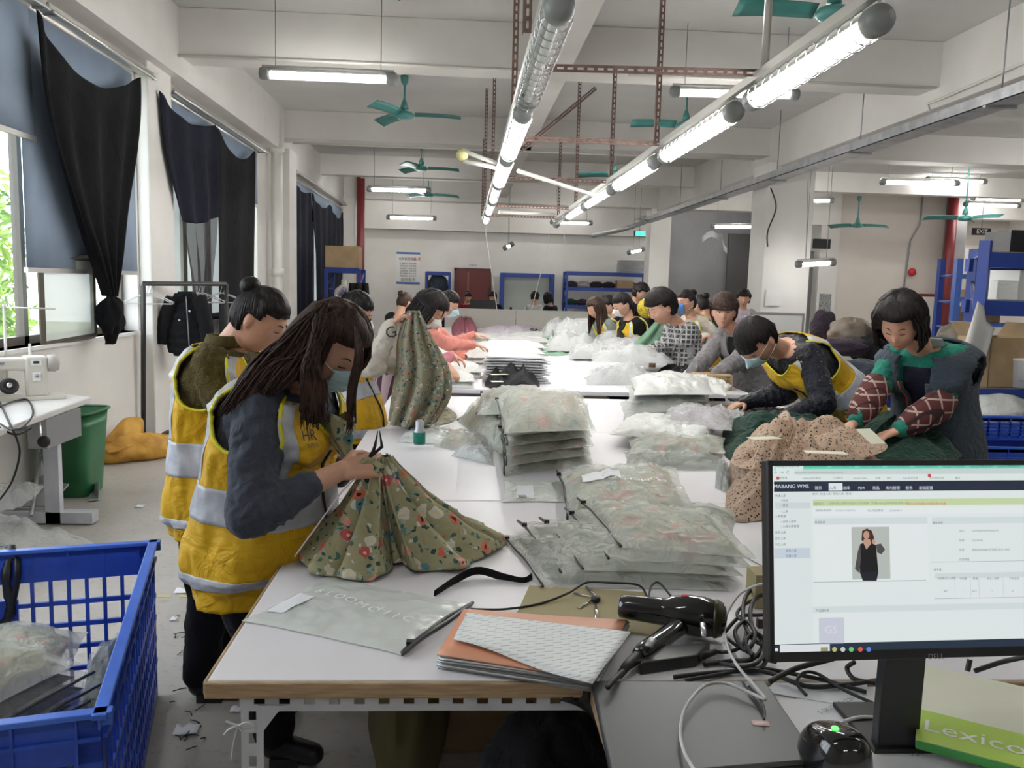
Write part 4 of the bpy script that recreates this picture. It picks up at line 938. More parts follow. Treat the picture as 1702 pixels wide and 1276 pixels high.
for py,pz in ((432,0),(512,0),(658,0)):
    z=P(1650,py,y=by_).z; MB().bb(q1.x,q1.x+1.7,by_-.03,by_+.03,z-.05,z+.05).build('beam','blue',o); MB().bb(q1.x+.5,q1.x+2.0,by_+.97,by_+1.03,z-.05,z+.05).build('beam','blue',o)
    MB().add([(q1.x,by_,z+.052),(q1.x+1.7,by_,z+.052),(q1.x+2.2,by_+1,z+.052),(q1.x+.55,by_+1,z+.052)],[(0,1,2,3)],0,False).build('shelf_board','steelgrey',o,solid=.01)
zA=P(1650,432,y=by_).z+.06; zB=P(1650,512,y=by_).z+.06; zC=P(1650,658,y=by_).z+.06
carton('dark folding crate on the top shelf of the near blue rack',P(1702,400,y=5.8).x,5.8,zA,.4,.3,.16,mat='black',name='folding_crate')
carton('white glossy box with grey base on the near blue rack',P(1690,480,y=5.6).x,5.62,zB,.26,.22,.20,.4,mat='white')
carton('smaller grey white box on the near rack left of the glossy one',P(1660,490,y=5.6).x,5.55,zB,.13,.15,.13,-.3,mat='filmwhite')
carton('brown carton wrapped in clear tape on the lower shelf of the near rack',P(1650,620,y=5.6).x,5.62,zC,.34,.3,.34,.2,mat='card',open_=True)
o=thing('bucket','white plastic bucket with blue label on the near rack','bucket',P(1698,660,y=5.5)); p=P(1698,655,y=5.5)
MB().lathe((p.x,5.5,zC),(0,0,1),[(.085,0),(.10,.18),(.105,.185),(.105,.2),(.02,.201)],24).build('body','white',o); MB().tube([(p.x+.098*math.cos(t),5.5+.098*math.sin(t),zC+.05) for t in [-2.4+j*.16 for j in range(12)]],.002,4).build('handle','steelgrey',o)
bagblob('crumpled clear plastic bag on lower rack shelf beside carton',(P(1625,640,y=5.6).x+.06,5.6,zC),(.10,.12,.16),'filmthin','plastic bag',31,'plastic_bag')
o=MB().grid(8,8,lambda u,v:P(1625+28*u-22*v,(500 if u<.5 else 520)+8*v*18/2*1.0+u*26,y=by_-.07-.03*math.sin(u*6)*v)).build('hanging_sheet',plain('grey white sheet',(.55,.55,.53),.7),solid=.003); tag(o,'grey white paper sheet hanging on the post of the near blue rack','sheet')
crate((P(1600,765,y=4.9).x+1.4,4.9,0),(-1,0,0),(0,1,0),.6,1.38,P(1600,742,y=4.9).z*1.0+.0,'blue crate standing low right behind the monitor')
crate((P(1605,700,y=5.05).x+1.0,5.15,P(1600,735,y=5.05).z),(-1,0,0),(0,1,0),.5,.98,.16,'upper blue crate holding white plastic below the near rack')
bagblob('white plastic bag bulging out of the upper blue crate',(P(1668,690,y=5.3).x,5.42,P(1668,722,y=5.3).z),(.28,.2,.15),'filmwhite','plastic bag',33,'plastic_bag')
m_('brownwrap',varied('brown wrapping',(.11,.085,.06),(.20,.16,.12),9,.45,.5,20))
# stuff behind the teal woman
o=thing('work_table','side table with bright edge behind the teal sweatered woman','table',(3.6,6.9,0))
p=P(1375,590,y=7.6); q=P(1600,600,y=7.0); MB().bb(p.x,p.x+2.6,6.9,7.7,.86,.89).build('tabletop','laminate',o,bevel=.004)
for x in (p.x+.08,p.x+2.5): MB().bb(x-.03,x+.03,6.95,7.0,0,.86).build('leg','steelgrey',o); MB().bb(x-.03,x+.03,7.6,7.65,0,.86).build('leg','steelgrey',o)
MB().bb(p.x+.05,p.x+2.5,6.98,7.0,.60,.84).build('blue_panel','blue',o)
for k,(px,py,y_,r,mt,l) in enumerate(((1412,562,7.4,(.20,.2,.15),'brownwrap','brown paper wrapped bundle'),(1403,578,7.2,(.28,.2,.09),'purple','dark purple clothes bundle'),(1465,590,7.2,(.28,.25,.16),'blackcl','black clothes bundle'),(1432,640,5.9,(.32,.25,.14),'denimv','blue grey clothes bundle'),(1366,556,8.6,(.13,.15,.20),'purple','plum coloured bag'),(1592,575,7.3,(.20,.2,.16),'brownwrap','brown heap by the near rack'))):
    p=P(px,py+12,y=y_); bagblob(l+' behind the two nearest right women',(p.x,y_,p.z),r,mt,'bundle',k+50,'clothes_bundle')
film('clear plastic sheeting hanging behind the bending woman',[P(1405,650,z=.8),P(1400,700,z=.6),P(1425,720,z=.5),P(1450,670,z=.7),P(1430,620,z=.9)],.05,seed=8)
film('white plastic on the side table left of black bundle',[P(1370,588,z=.9),P(1375,578,z=.95),P(1435,568,z=1.0),P(1440,585,z=.9)],.05,seed=9)
o=MB().lathe(P(1366,590,y=7.4),(0,0,1),[(.02,0),(.03,.01),(.03,.08),(.012,.11)],12).build('warning_lamp',plain('orange light',(1,.28,.03),.4,emis=3)); tag(o,'small glowing orange lamp on the side table','lamp')
o=thing('monitor','small white framed screen by the square pillar','monitor',P(1290,540,y=9)); p=P(1290,560,y=9.4); MB().tube([(p.x,9.42,0),(p.x,9.42,p.z+.02)],.02,8).build('stand_pole','steelgrey',o)
MB().bb(p.x-.32,p.x+.32,9.4,9.43,p.z,p.z+.28).build('frame','alu',o); MB().bb(p.x-.29,p.x+.29,9.39,9.4,p.z+.03,p.z+.25).build('screen','white',o)
o=MB().bb(4.80,5.05,13.06,13.08,1.35,1.60).build('socket_panel','white'); tag(o,'small white socket panel low on the square pillar','panel')
# grey wall of pallets far centre right
o=thing('side_table','desk behind the right row near the shaded wall','desk',(5,12.4,0)); MB().bb(4.0,6.6,12.0,12.6,.72,.76).build('tabletop','laminate',o)
for x in (4.1,6.5): MB().bb(x-.03,x+.03,12.05,12.1,0,.72).build('leg','steelgrey',o); MB().bb(x-.03,x+.03,12.5,12.55,0,.72).build('leg','steelgrey',o)
o=thing('desk','dark desks of the far workers behind the partition','desk',(1.5,17.6,0)); MB().bb(-.4,4.5,17.4,18.0,.80,.84).build('tabletop','black',o); MB().bb(-.4,4.5,17.4,17.42,.2,.8).build('front_panel','black',o); 
for x in (-.35,4.45): MB().bb(x-.03,x+.03,17.9,17.95,0,.8).build('leg','black',o)
o=thing('monitor','dark monitor before the worker right of the maroon door','monitor',P(803,507,y=17.5)); p=P(803,512,y=17.6); MB().bb(p.x-.28,p.x+.28,17.6,17.64,.88,1.24).build('screen','black',o); MB().bb(p.x-.08,p.x+.08,17.6,17.7,.84,.88).build('stand','black',o)
# ============================================================ PEOPLE
def smooth(a,b,x):
    t=max(0,min(1,(x-a)/(b-a))); return t*t*(3-2*t)
def gs(x,c,w): return math.exp(-((x-c)/w)**2)
def headpt(d,infl=0.):
    """point of the head surface in head axes (x right, y front, z up) for unit direction d"""
    x,y,z=d; px,py,pz=x*.073,y*.092,z*.115
    if z<0:
        px*=1-.30*(-z)**1.3
        if y<0: py*=1-.42*smooth(.15,.8,-z)
        else: py*=1-.06*smooth(.2,.8,-z)
    if y>0:
        py+=.020*gs(x,0,.15)*smooth(.14,-.20,z)*smooth(-.36,-.24,z)
        py-=.007*(gs(abs(x),.36,.17)*gs(z,.05,.12))
        py+=.004*gs(z,.20,.09)*smooth(.7,.2,abs(x))
        py+=.007*gs(x,0,.26)*(gs(z,-.44,.06)+.9*gs(z,-.56,.06))
        py+=.009*gs(x,0,.3)*gs(z,-.85,.16)
        px+=.004*math.copysign(gs(abs(x),.6,.25)*gs(z,-.12,.2),x)
    p=V((px,py,pz))
    if infl: p+=V((x,y,z))*infl
    return p
def sph(u,v):
    a=u*2*PI; t=v*PI; return V((math.sin(t)*math.sin(a),math.sin(t)*math.cos(a),-math.cos(t)))
def frame_of(d,side_hint=None,roll=0):
    """head matrix for gaze direction d"""
    d=V(d).normalized(); up=V((0,0,1)); r=d.cross(up)
    if r.length<.2 and side_hint is not None: r=V(side_hint)
    r.normalize(); u=r.cross(d)
    if roll: q=Matrix.Rotation(roll,3,d); r=q@r; u=q@u
    return Matrix((r,d,u)).transposed()
def remesh(o,vox,it=4,disp=0,size=.08,tex=None):
    q=o.modifiers.new('r','REMESH'); q.mode='VOXEL'; q.voxel_size=vox; q.use_smooth_shade=True
    q=o.modifiers.new('s','SMOOTH'); q.factor=.5; q.iterations=it
    if disp:
        k='folds%.3f'%size; t=bpy.data.textures.get(k)
        if t is None: t=bpy.data.textures.new(k,'CLOUDS'); t.noise_scale=size; t.noise_depth=2
        q=o.modifiers.new('d','DISPLACE'); q.texture=t; q.strength=disp; q.mid_level=.5; q.texture_coords='LOCAL'
def ik(s,h,l1,l2,hint):
    d=h-s; L=d.length
    if L>(l1+l2)*.995: k=L/(l1+l2)*1.006; l1*=k; l2*=k
    a=(l1*l1-l2*l2+L*L)/(2*L); hh=math.sqrt(max(0,l1*l1-a*a)); n=d.normalized()
    q=V(hint); q=(q-n*q.dot(n)); q.normalize(); return s+n*a+q*hh
def hand(mb,w,d,n,side,curl=.6,k=1.0,spread=.1):
    """palm and five fingers: w wrist, d towards the fingers, n palm side (fingers curl to n)"""
    d=V(d).normalized(); n=V(n); n=(n-d*n.dot(d)).normalized(); s=n.cross(d)*side
    pl=.085*k
    for i in range(4):
        o=(i-1.5)*.0185*k; mb.cap(w+d*.012*k+s*o*.6,w+d*pl*(1-.05*abs(i-1.2))+s*o,.015*k,.0115*k,8)
    L=[.064,.074,.069,.052]
    for i in range(4):
        o=(i-1.5)*.0185*k; p=w+d*pl*(1-.05*abs(i-1.2))+s*o; ang=0; fd=(d+s*(1.5-i)*-spread).normalized()
        for j,(fr,r0,r1) in enumerate(((.45,.0092,.0086),(.31,.0086,.0078),(.24,.0078,.0066))):
            ang+=curl*(.55 if j==0 else .85); q=p+(fd*math.cos(ang)+n*math.sin(ang))*L[i]*k*fr
            mb.cap(p,q,r0*k,r1*k,8); p=q
    p=w+d*.02*k-s*.022*k; q=p+(d*.55-s*.75+n*.35).normalized()*.042*k; r=q+(d*.85-s*.15+n*.5).normalized()*.032*k; t=r+(d*.8+s*.1+n*.6).normalized()*.026*k
    mb.cap(p,q,.0145*k,.0115*k,8); mb.cap(q,r,.011*k,.0095*k,8); mb.cap(r,t,.0095*k,.0078*k,8)
class Body: pass
def person(label,pel,neck,head,face,facing,hands,feet=None,sc=1.0,skin='skin',vox=.006,
           top='slate',topd=.012,vest=False,hair='bun',hairm='hair',fringe=0,mask=None,eyes='down',bottom='trouser',
           sleeve=.9,hems=(.1,.98),curl=.6,group=None,belly=0,extra=None,hd=None,collar=None,roll=0,hint=None,vhem=-.02,hsc=1,cuff=None,bulk=1,vneck=.04):
    pel,neck,head=V(pel),V(neck),V(head); fa=V(facing); fa.z=0; fa.normalize(); side=V((fa.y,-fa.x,0))  # person's right
    low=pel-V((0,0,.10*sc)); bend=(neck-pel).normalized()
    mid=pel.lerp(neck,.5)-fa*.02*sc+V((0,0,.015)); ch=pel.lerp(neck,.78)-fa*.012*sc
    pts=[low,pel,mid,ch,neck]
    def C(v):
        return spl(pts,v)
    def Tn(v): return (C(min(1,v+.03))-C(max(0,v-.03))).normalized()
    WP=[(0,.155),(.12,.172),(.25,.168),(.45,.140),(.6,.146),(.75,.168),(.86,.172),(.93,.135),(1,.062)]
    DP=[(0,.105),(.12,.125),(.25,.122),(.45,.105),(.6,.112),(.75,.115),(.86,.092),(.93,.075),(1,.058)]
    def it(tb,v):
        for (a,x),(b,y) in zip(tb,tb[1:]):
            if v<=b: t=smooth(a,b,v) if 0 else (v-a)/(b-a); return x+(y-x)*max(0,t)
        return tb[-1][1]
    def pt(v,a,off=0):
        c=C(v); t=Tn(v); f=fa-t*fa.dot(t); 
        if f.length<.1: f=V((0,0,-1))
        f.normalize(); w=it(WP,v)*sc*bulk+off; d=it(DP,v)*sc*bulk+off
        sa,ca=math.sin(a),math.cos(a)
        x=w*math.copysign(abs(sa)**.85,sa); y=d*math.copysign(abs(ca)**.85,ca)
        if ca>0: y+=(.028*gs(v,.68,.10)*gs(abs(a if a<PI else a-2*PI),.6,.45)+belly*gs(v,.3,.18)*ca)*sc
        return c+side*x+f*y
    root=thing('person',label,'person',(pel.x,pel.y,0),group)
    HM=frame_of(face,side,roll); k=sc*1.0*hsc
    def H(p): return head+HM@(V(p)*k)
    # ---- body, one continuous surface
    b=MB()
    b.grid(36,30,lambda u,v:pt(v,u*2*PI),cu=True)
    n0=len(b.v)
    b.add([C(0)]+[pt(0,u*2*PI/36) for u in range(36)],[(0,(i+1)%36+1,i+1) for i in range(36)])
    b.add([C(1)]+[pt(1,u*2*PI/36) for u in range(36)],[(0,i+1,(i+1)%36+1) for i in range(36)])
    b.grid(56,44,lambda u,v:H(headpt(sph(u,v))),cu=True)
    b.cap(neck-V((0,0,.03)),H((0,-.03,-.05)),.062*sc,.05*sc,14)
    for e in(-1,1):
        b.ball(H((e*.074,-.008,-.002)),(.010*k,.017*k,.030*k),HM,10)
    sh=[];el=[];wr=[]
    hl=hint or [(-.2,0,-1),(-.2,0,-1)]
    for i,e in enumerate((1,-1)):
        s=C(.86)+side*e*.158*sc*bulk; wp,hdir,pn=[V(q) for q in hands[i]]
        h_=hl[i]; hv=side*e*.5-fa*.3+V((0,0,-1)) if hint is None else V(h_)
        q=ik(s,wp,.275*sc,.245*sc,hv); sh.append(s);el.append(q);wr.append(wp)
        b.cap(s-side*e*.03,q,.050*sc,.040*sc,14); b.cap(q,wp,.040*sc,.026*sc,14)
        hand(b,wp,hdir,pn,1 if e>0 else -1,curl[i] if isinstance(curl,tuple) else curl,.98*sc)
    if feet is None: feet=[(pel+side*.11*sc-fa*.02),(pel-side*.11*sc-fa*.02)]
    kn=[];an=[]
    for i,e in enumerate((1,-1)):
        hp=pel+side*e*.09*sc-V((0,0,.05)); f=V(feet[i]); f.z=.07; q=hp.lerp(f,.5)+fa*.03; kn.append(q);an.append(f)
        b.cap(hp,q,.085*sc,.055*sc,14); b.cap(q,f,.056*sc,.036*sc,14); b.cap(f-V((0,0,.03)),f+fa*.13-V((0,0,.045)),.035,.025,10)
    o=b.build('body',skin,root); remesh(o,vox,3)
    # ---- trousers and shoes
    t=MB()
    t.grid(36,12,lambda u,v:pt(v*.36,u*2*PI,.010*sc),cu=True); t.add([pt(.36,u*2*PI/36,.010*sc) for u in range(36)],[tuple(range(36))]); t.add([pt(0,u*2*PI/36,.010*sc) for u in range(36)],[tuple(range(36))[::-1]])
    for i,e in enumerate((1,-1)):
        hp=pel+side*e*.09*sc-V((0,0,.05)); t.cap(hp,kn[i],.105*sc,.075*sc,16); t.cap(kn[i],an[i]+V((0,0,.03)),.076*sc,.062*sc,16)
    o=t.build('trousers',bottom,root); remesh(o,max(vox,.010),3,.02,.09)
    for f in an: s=MB(); s.box(f+fa*.045+V((0,0,-.055)),(.09,.09,.03),None); s.cap(f-V((0,0,.02)),f+fa*.14-V((0,0,.03)),.045,.036,12); s.build('shoe','black',root)
    # ---- top garment
    t=MB(); v0,v1=hems
    t.grid(40,26,lambda u,v:pt(v0+(v1-v0)*v,u*2*PI,topd*sc),cu=True)
    t.add([pt(v0,u*2*PI/40,topd*sc) for u in range(40)],[tuple(range(40))[::-1]]); t.add([pt(v1,u*2*PI/40,topd*sc) for u in range(40)],[tuple(range(40))])
    for i,e in enumerate((1,-1)):
        sl=sleeve[i] if isinstance(sleeve,tuple) else sleeve
        a,c,w=sh[i]-side*e*.04,el[i],wr[i]; t.cap(a,c,(.060+topd)*sc,(.050+topd)*sc,16)
        end=c.lerp(w,sl); t.cap(c,end,(.050+topd)*sc,(.032+topd*.8)*sc,16)
        n=4
        for j in range(n): # ruck-ups at the elbow and cuff
            q=c.lerp(end,.05+.17*j); t.lathe(q-(end-c).normalized()*.008,end-c,[(.02,0),((.055+topd-.003*j)*sc,.006),((.055+topd-.003*j)*sc,.012),(.02,.018)],14)
    o=t.build('top',top,root); remesh(o,max(vox,.006),3,.022*sc,.07)
    if vox<.0075:
        k2=bpy.data.textures.get('crumples') or bpy.data.textures.new('crumples','CLOUDS'); k2.noise_scale=.032; q=o.modifiers.new('d2','DISPLACE'); q.texture=k2; q.strength=.010; q.mid_level=.5; q.texture_coords='LOCAL'
    if cuff:
        for i in (0,1):
            a=el[i].lerp(wr[i],.35); c=MB().tube([a,el[i].lerp(wr[i],.5),wr[i]],[(.053+topd)*sc,(.056+topd)*sc,(.034+topd*.5)*sc],18)
            a2=el[i]+(sh[i]-el[i])*.25; c=MB().tube([a2,el[i],el[i].lerp(wr[i],.5),wr[i].lerp(el[i],.05)],[(.056+topd)*sc,(.062+topd)*sc,(.056+topd)*sc,(.036+topd*.5)*sc],20)
            c.build('sleeve_cover',cuff,root)
    if collar:
        MB().grid(28,5,lambda u,v:C(.985)+(neck-C(.9)).normalized()*(.045*v)+side*math.sin(u*2*PI)*(.078-.006*v)*sc+fa*math.cos(u*2*PI)*(.078-.006*v)*sc,cu=True).build('collar',collar,root,solid=.010)
    # ---- hi-vis vest with reflective tape
    if vest:
        off=(topd+.016)*sc
        def arm(a,v):
            da=min(abs((a%(2*PI))-PI/2),abs((a%(2*PI))-3*PI/2)); return ((da/.62)**2+((v-.80)/.235)**2)<1
        def neckcut(a,v):
            aa=abs(((a+PI)%(2*PI))-PI); return v>.955 or (aa<.567 and v>.70+VN+.45*aa*(.255-VN)/.255)
        vmax=.975; VN=vneck
        def vp(u,v,o2=0):
            vv=vhem+(vmax-vhem)*v; a=u*2*PI
            p=pt(max(vv,0),a,off+o2+.010*math.sin(a*5+vv*9)*(1-vv)+.006+.011*noise.noise(V((math.sin(a)*2.5,math.cos(a)*2.5,vv*5+sc)))*(1.15-vv)+.007*noise.noise(V((math.sin(a)*7,math.cos(a)*7,vv*16+sc))))
            if vv<0: p+=V((0,0,vv*.6))
            return p
        ok=lambda u,v:not arm(u*2*PI,vhem+(vmax-vhem)*v) and not neckcut(u*2*PI,vhem+(vmax-vhem)*v)
        o=MB().grid(144,84,vp,cu=True,mask=ok).build('vest','vest',root,solid=.005)
        nb=[]
        for j in range(25):
            a=-.567+1.134*j/24; nb.append(vp(a/(2*PI)%1,(.70+VN+.45*abs(a)*(.255-VN)/.255-vhem)/(vmax-vhem),.003))
        MB().tube(nb,.006,6).build('neck_binding','pipe_trim',o)
        def band(nm,test):
            MB().grid(96,112,lambda u,v:vp(u,v,.0045),cu=True,mask=lambda u,v:ok(u,v) and test((u*2*PI),vhem+(vmax-vhem)*v)).build(nm,'reflect',o,solid=.001,label='grey reflective band')
        band('reflective_band',lambda a,v:.06<v<.155); band('reflective_band',lambda a,v:.34<v<.43)
        for c0 in (.86,PI-.80,PI+.80,2*PI-.86):
            band('reflective_band',lambda a,v,c0=c0:v>.43 and abs(a-c0-(.0 if v<.8 else 0))<.17)
        for c0 in (PI/2,3*PI/2):
            ring=[]; e=MB()
            for j in range(33):
                w=j/32*2*PI; v=.80+.24*math.sin(w); a=c0+.64*math.cos(w)
                if v<vmax: ring.append(vp(a/(2*PI)%1,(v-vhem)/(vmax-vhem),.003))
                elif ring: 
                    if len(ring)>2: e.tube(ring,.006,6)
                    ring=[]
            if len(ring)>2: e.tube(ring,.006,6)
            e.build('arm_binding','pipe_trim',o)
        MB().tube([vp(0,j/14*.73,.004) for j in range(15)],.006,6).build('front_zip','black',o)
    # ---- face
    if eyes is not None:
        for e in(-1,1):
            d=lambda xx,zz:V((xx*e,math.sqrt(max(.05,1-xx*xx-zz*zz)),zz))
            MB().tube([H(headpt(d(.20+.34*j/6,.235+.04*math.sin(j/6*PI)),.0015)) for j in range(7)],[.001*k,.0026*k,.003*k,.003*k,.0028*k,.002*k,.0008*k],6,flat=.6).build('eyebrow','brow',root)
            if eyes=='open':
                c=H(headpt(d(.36,.06),-.0035)); MB().ball(c,(.0135*k,.008*k,.0052*k),HM,12).build('eye','eyew',root)
                MB().ball(H(headpt(d(.36,.06),.0025)),(.0048*k,.003*k,.0048*k),HM,10).build('iris','iris',root)
                MB().tube([H(headpt(d(.22+.28*j/6,.075+.045*math.sin(j/6*PI)),.002)) for j in range(7)],.0016*k,6).build('eyelid','brow',root)
            else:
                MB().tube([H(headpt(d(.22+.28*j/6,.045-.03*math.sin(j/6*PI)),.0012)) for j in range(7)],[.0006*k]+[.0018*k]*5+[.0006*k],6).build('eyelashes','brow',root)
        if not mask:
            MB().grid(10,4,lambda u,v:H(headpt(V(((u-.5)*.44,math.sqrt(1-((u-.5)*.44)**2-.25),-.5+(v-.5)*.13*math.sin(u*PI))),.0022))).build('lips','lip',root)
    if mask:
        def mp(u,v):
            x=(u-.5)*1.5; z=-.02-.86*v+.10*gs(x,0,.3)*(1-v); y=math.sqrt(max(.05,1-min(.93,(x*.82)**2)-min(.6,z*z*.6)))
            d=V((x*.82,y,z)).normalized(); p=headpt(d); p.y+=.010+.016*gs(x,0,.4)*math.sin(min(1,v*1.1)*PI)+.0012*math.sin(v*28); p.x*=1.03
            return H(p)
        o=MB().grid(22,20,mp).build('face_mask',mask,root,solid=.002)
        for e in(0,1):
            for vv,zz in ((.05,.02),(.85,-.03)):
                q=mp(e,vv); s=1 if e else -1; MB().tube([q,H((s*.078,.02,(zz-.01))),H((s*.082,-.012,zz))],.0016*k,5).build('ear_loop','maskw',o)
    # ---- hair
    hb=MB(); hz=smooth
    def covered(d):
        x,y,z=d
        if hair in('bun','pony'): return (z>.50-.10*abs(x)) or (y<.18+.5*max(0,z) and z>-.15 and not(abs(x)>.80 and z<.16 and y>-.35)) or (y<-.25 and z>-.48)
        if hair=='short': return (z>.42) or (y<.25 and z>.12) or (y<-.12 and z>-.45)
        hl=.34 if fringe else .5
        return (z>hl) or (y<.50 and z>-.05) or (y<.20 and z>-.55)
    th={'bun':.010,'pony':.012,'short':.022,'bob':.026,'long':.020}[hair]
    if fringe: 
        cv0=covered; covered=lambda d:cv0(d) or (d.z>.30-fringe and abs(d.x)<.75)
    def cap(u,v):
        d=sph(u,v); g=covered(d); t=th*(1+.25*noise.noise(d*5))+(.012 if d.z>.2 and hair in('bob','short') else 0)
        return H(headpt(d,t)) if g else H(headpt(d)*.90)
    hb.grid(72,54,cap,cu=True)
    if hair=='bun': hb.ball(H((0,-.085,.085)),(.042*k,.036*k,.036*k),HM,16)
    if hair=='pony':
        q0=H((0,-.074,-.015)); q1=q0+HM@V((0,-.020*k,-.015*k)); q2=q1-V((0,0,.06))-fa*.005; q3=q2-V((0,0,.09)); hb.tube([spl([q0,q1,q2,q3,q3-V((0,0,.04))],j/12) for j in range(13)],[.016*k]+[.030*k]*7+[.026*k,.022*k,.016*k,.010*k,.004*k],12)
    rnd=random.Random(hash(label)%999 if False else len(label)*7+int(abs(pel.x)*100))
    if vox<.0095: # combed ridges over the cap
        for i in range(110):
            w=i/110*2*PI+rnd.uniform(-.02,.02); q=[]; c0=-.35 if hair in('bun','pony') else 0
            for j in range(15):
                t=.10+j*.13; d=V((math.sin(w)*math.sin(t),math.cos(w)*math.sin(t),math.cos(t))); 
                if c0: d=(Matrix.Rotation(-c0*1.6,3,'X')@d)
                if not covered(d): break
                q.append(H(headpt(d,th*(1+.25*noise.noise(d*5))+(.012 if d.z>.2 and hair in('bob','short') else 0)-.0005)))
            if len(q)>3: hb.tube(q,[.0062*k]*(len(q)-2)+[.005*k,.001],5,flat=.6)
    if hair in('bob','long'):
        ln=.10 if hair=='bob' else .42
        N=90 if hair=='bob' else 150
        if vox<.005: N=420
        for i in range(N):
            e=1 if i%2 else -1; f=rnd.random()
            w=(.35+2.6*f) # angle around from the front side to the back
            dx=math.sin(w)*e; dy=math.cos(w); st=V((dx*.35,dy*.35+-.05,.90)).normalized(); m1=V((dx*.95,dy*.95,.25)).normalized(); m2=V((dx,dy,-.25)).normalized()
            if dy>.55: continue
            q=[H(headpt(st,th*1.0)),H(headpt(m1,th*1.15)),H(headpt(m2,th*(.9+.4*rnd.random())))]
            L=ln*rnd.uniform(.75,1.0)*sc; p=q[-1]; out=(HM@V((dx,dy,0))).normalized()
            if hair=='bob':
                q.append(p+(HM@V((0,0,-1)))*L*.55+out*.004); q.append(p+(HM@V((-dx*.25,-dy*.25,-1)))*L)
            else:
                fall=V((0,0,-1)); tgt=hd(e,f,L,rnd) if hd else None
                if tgt: q+= [p.lerp(V(tgt[0]),.6)]+[V(z) for z in tgt]
                else:
                    q.append(p+fall*L*.3-fa*.01+out*.015); q.append(p+fall*L*.7-fa*.03+out*.02); q.append(p+fall*L-fa*.03)
            sp=[spl(q,j/12) for j in range(13)]; r=rnd.uniform(.008,.013)*k*(1.0 if hair=='bob' else 1)*(.55 if vox<.005 else 1)
            hb.tube(sp,[r*(.5+.5*smooth(0,.3,j/12))*(1-.85*smooth(.75,1,j/12)) for j in range(13)],6,flat=.45)
    hb.build('hair',hairm,root)
    B=Body(); B.root=root;B.H=H;B.HM=HM;B.pt=pt;B.C=C;B.sh=sh;B.el=el;B.wr=wr;B.side=side;B.fa=fa;B.k=k;B.low=low
    return B
def chest_text(B,s,a,v,size,off,mat='ink',parent=None,al='CENTER'):
    p=B.pt(v,a,off); q=B.pt(v,a-.1,off); r=B.pt(v+.03,a,off); text('lettering',s,p,q-p,r-p,size,mat,parent or B.root,al)
DN=(0,0,-1)
# P1: nearest woman, grey blue sweater, trimming the floral dress
cutpt=P(612,765,y=2.42)
def p1hair(e,f,L,rnd):
    if e>0 and f<.20: # strands hanging forward in front of the chest
        a=P(rnd.uniform(572,592),625,y=2.34); b=P(rnd.uniform(578,594),rnd.uniform(670,715),y=2.35); return [a,b]
    if f<.42: 
        a=P(rnd.uniform(500,548),640,y=2.31 if e>0 else 2.62); b=P(rnd.uniform(515,550),rnd.uniform(670,706),y=2.33 if e>0 else 2.6); return [a,b]
    a=P(rnd.uniform(410,480),rnd.uniform(610,640),y=rnd.uniform(2.30,2.5)); b=P(rnd.uniform(366,420),rnd.uniform(655,692),y=rnd.uniform(2.28,2.48)); return [a,b]
B1=person('nearest woman, long brown hair, yellow vest over slate grey sweater, snipping a floral dress',
    P(432,890,y=2.5),P(486,634,y=2.5),P(548,578,y=2.45),(1,-.72,-.85),(1,-.30,0),
    [(P(566,782,y=2.30),(1,.25,.15),(.0,.7,-.6)),(P(590,775,y=2.52),(.9,-.5,.1),(0,-.8,-.4))],
    feet=[P(455,1225,y=2.62),P(430,1215,y=2.95)],sc=1.08,vox=.0045,top='slate',vest=True,hair='long',hairm='hairbr',mask='mask',
    curl=.75,belly=.03,hd=p1hair,bulk=1.13,sleeve=(.62,.62),hint=[(-.15,-.5,-1),(-.2,.3,-1)],vhem=-.08,hsc=1.05)
hm=MB()
for pts,rr in (([P(545,520,y=2.44),P(505,565,y=2.42),P(468,612,y=2.38),P(425,645,y=2.34),P(380,684,y=2.33)],[.075,.085,.062,.040,.008]),([P(520,560,y=2.38),P(512,600,y=2.36),P(520,650,y=2.33),P(524,704,y=2.32)],[.055,.048,.032,.006]),([P(545,560,y=2.5),P(500,610,y=2.5),P(470,650,y=2.5),P(440,675,y=2.5)],[.07,.06,.04,.01])):
    hm.tube([spl(pts,j/16) for j in range(17)],[spl([(r,0,0) for r in rr],j/16).x for j in range(17)],18,flat=.7)
rn=random.Random(3)
for j in range(230): # straight strands lying over the mass
    t=rn.random(); a=spl([P(548,498,y=2.36),P(500,530,y=2.34)],rn.random()); e_=P(rn.uniform(362,470),0,y=2.3); ex=rn.uniform(364,478); ey=690-(ex-364)*.42+rn.uniform(-14,6)
    m1=P(548-(548-ex)*.35+rn.uniform(-8,8),545+rn.uniform(0,40),y=2.30+rn.uniform(0,.04)); m2=P(548-(548-ex)*.72,600+rn.uniform(0,25),y=2.285+rn.uniform(0,.04)); hm.tube([spl([a,m1,m2,P(ex,ey,y=2.29)],i/12) for i in range(13)],[.004]*9+[.0035,.003,.002,.0006],5)
for j in range(90):
    ex=rn.uniform(500,540); a=P(rn.uniform(520,560),rn.uniform(520,540),y=2.29); hm.tube([spl([a,P(ex*.6+206,595,y=2.27+rn.uniform(0,.03)),P(ex,650,y=2.285),P(ex+rn.uniform(-5,5),rn.uniform(685,716),y=2.30)],i/12) for i in range(13)],[.004]*9+[.0035,.003,.002,.0006],5)
for j in range(26):
    ex=rn.uniform(576,590); hm.tube([spl([P(590,540,y=2.3),P(ex+14,590,y=2.27),P(ex+2,650,y=2.29),P(ex+rn.uniform(-3,6),rn.uniform(690,725),y=2.31)],i/12) for i in range(13)],[.0035]*9+[.003,.0025,.002,.0006],5)
hm.build('loose_hair','hairbr',B1.root)
pk=MB().grid(6,6,lambda u,v:B1.pt(.44+.13*v,.30+.42*u,.036)).build('chest_pocket','vest',B1.root,solid=.004)
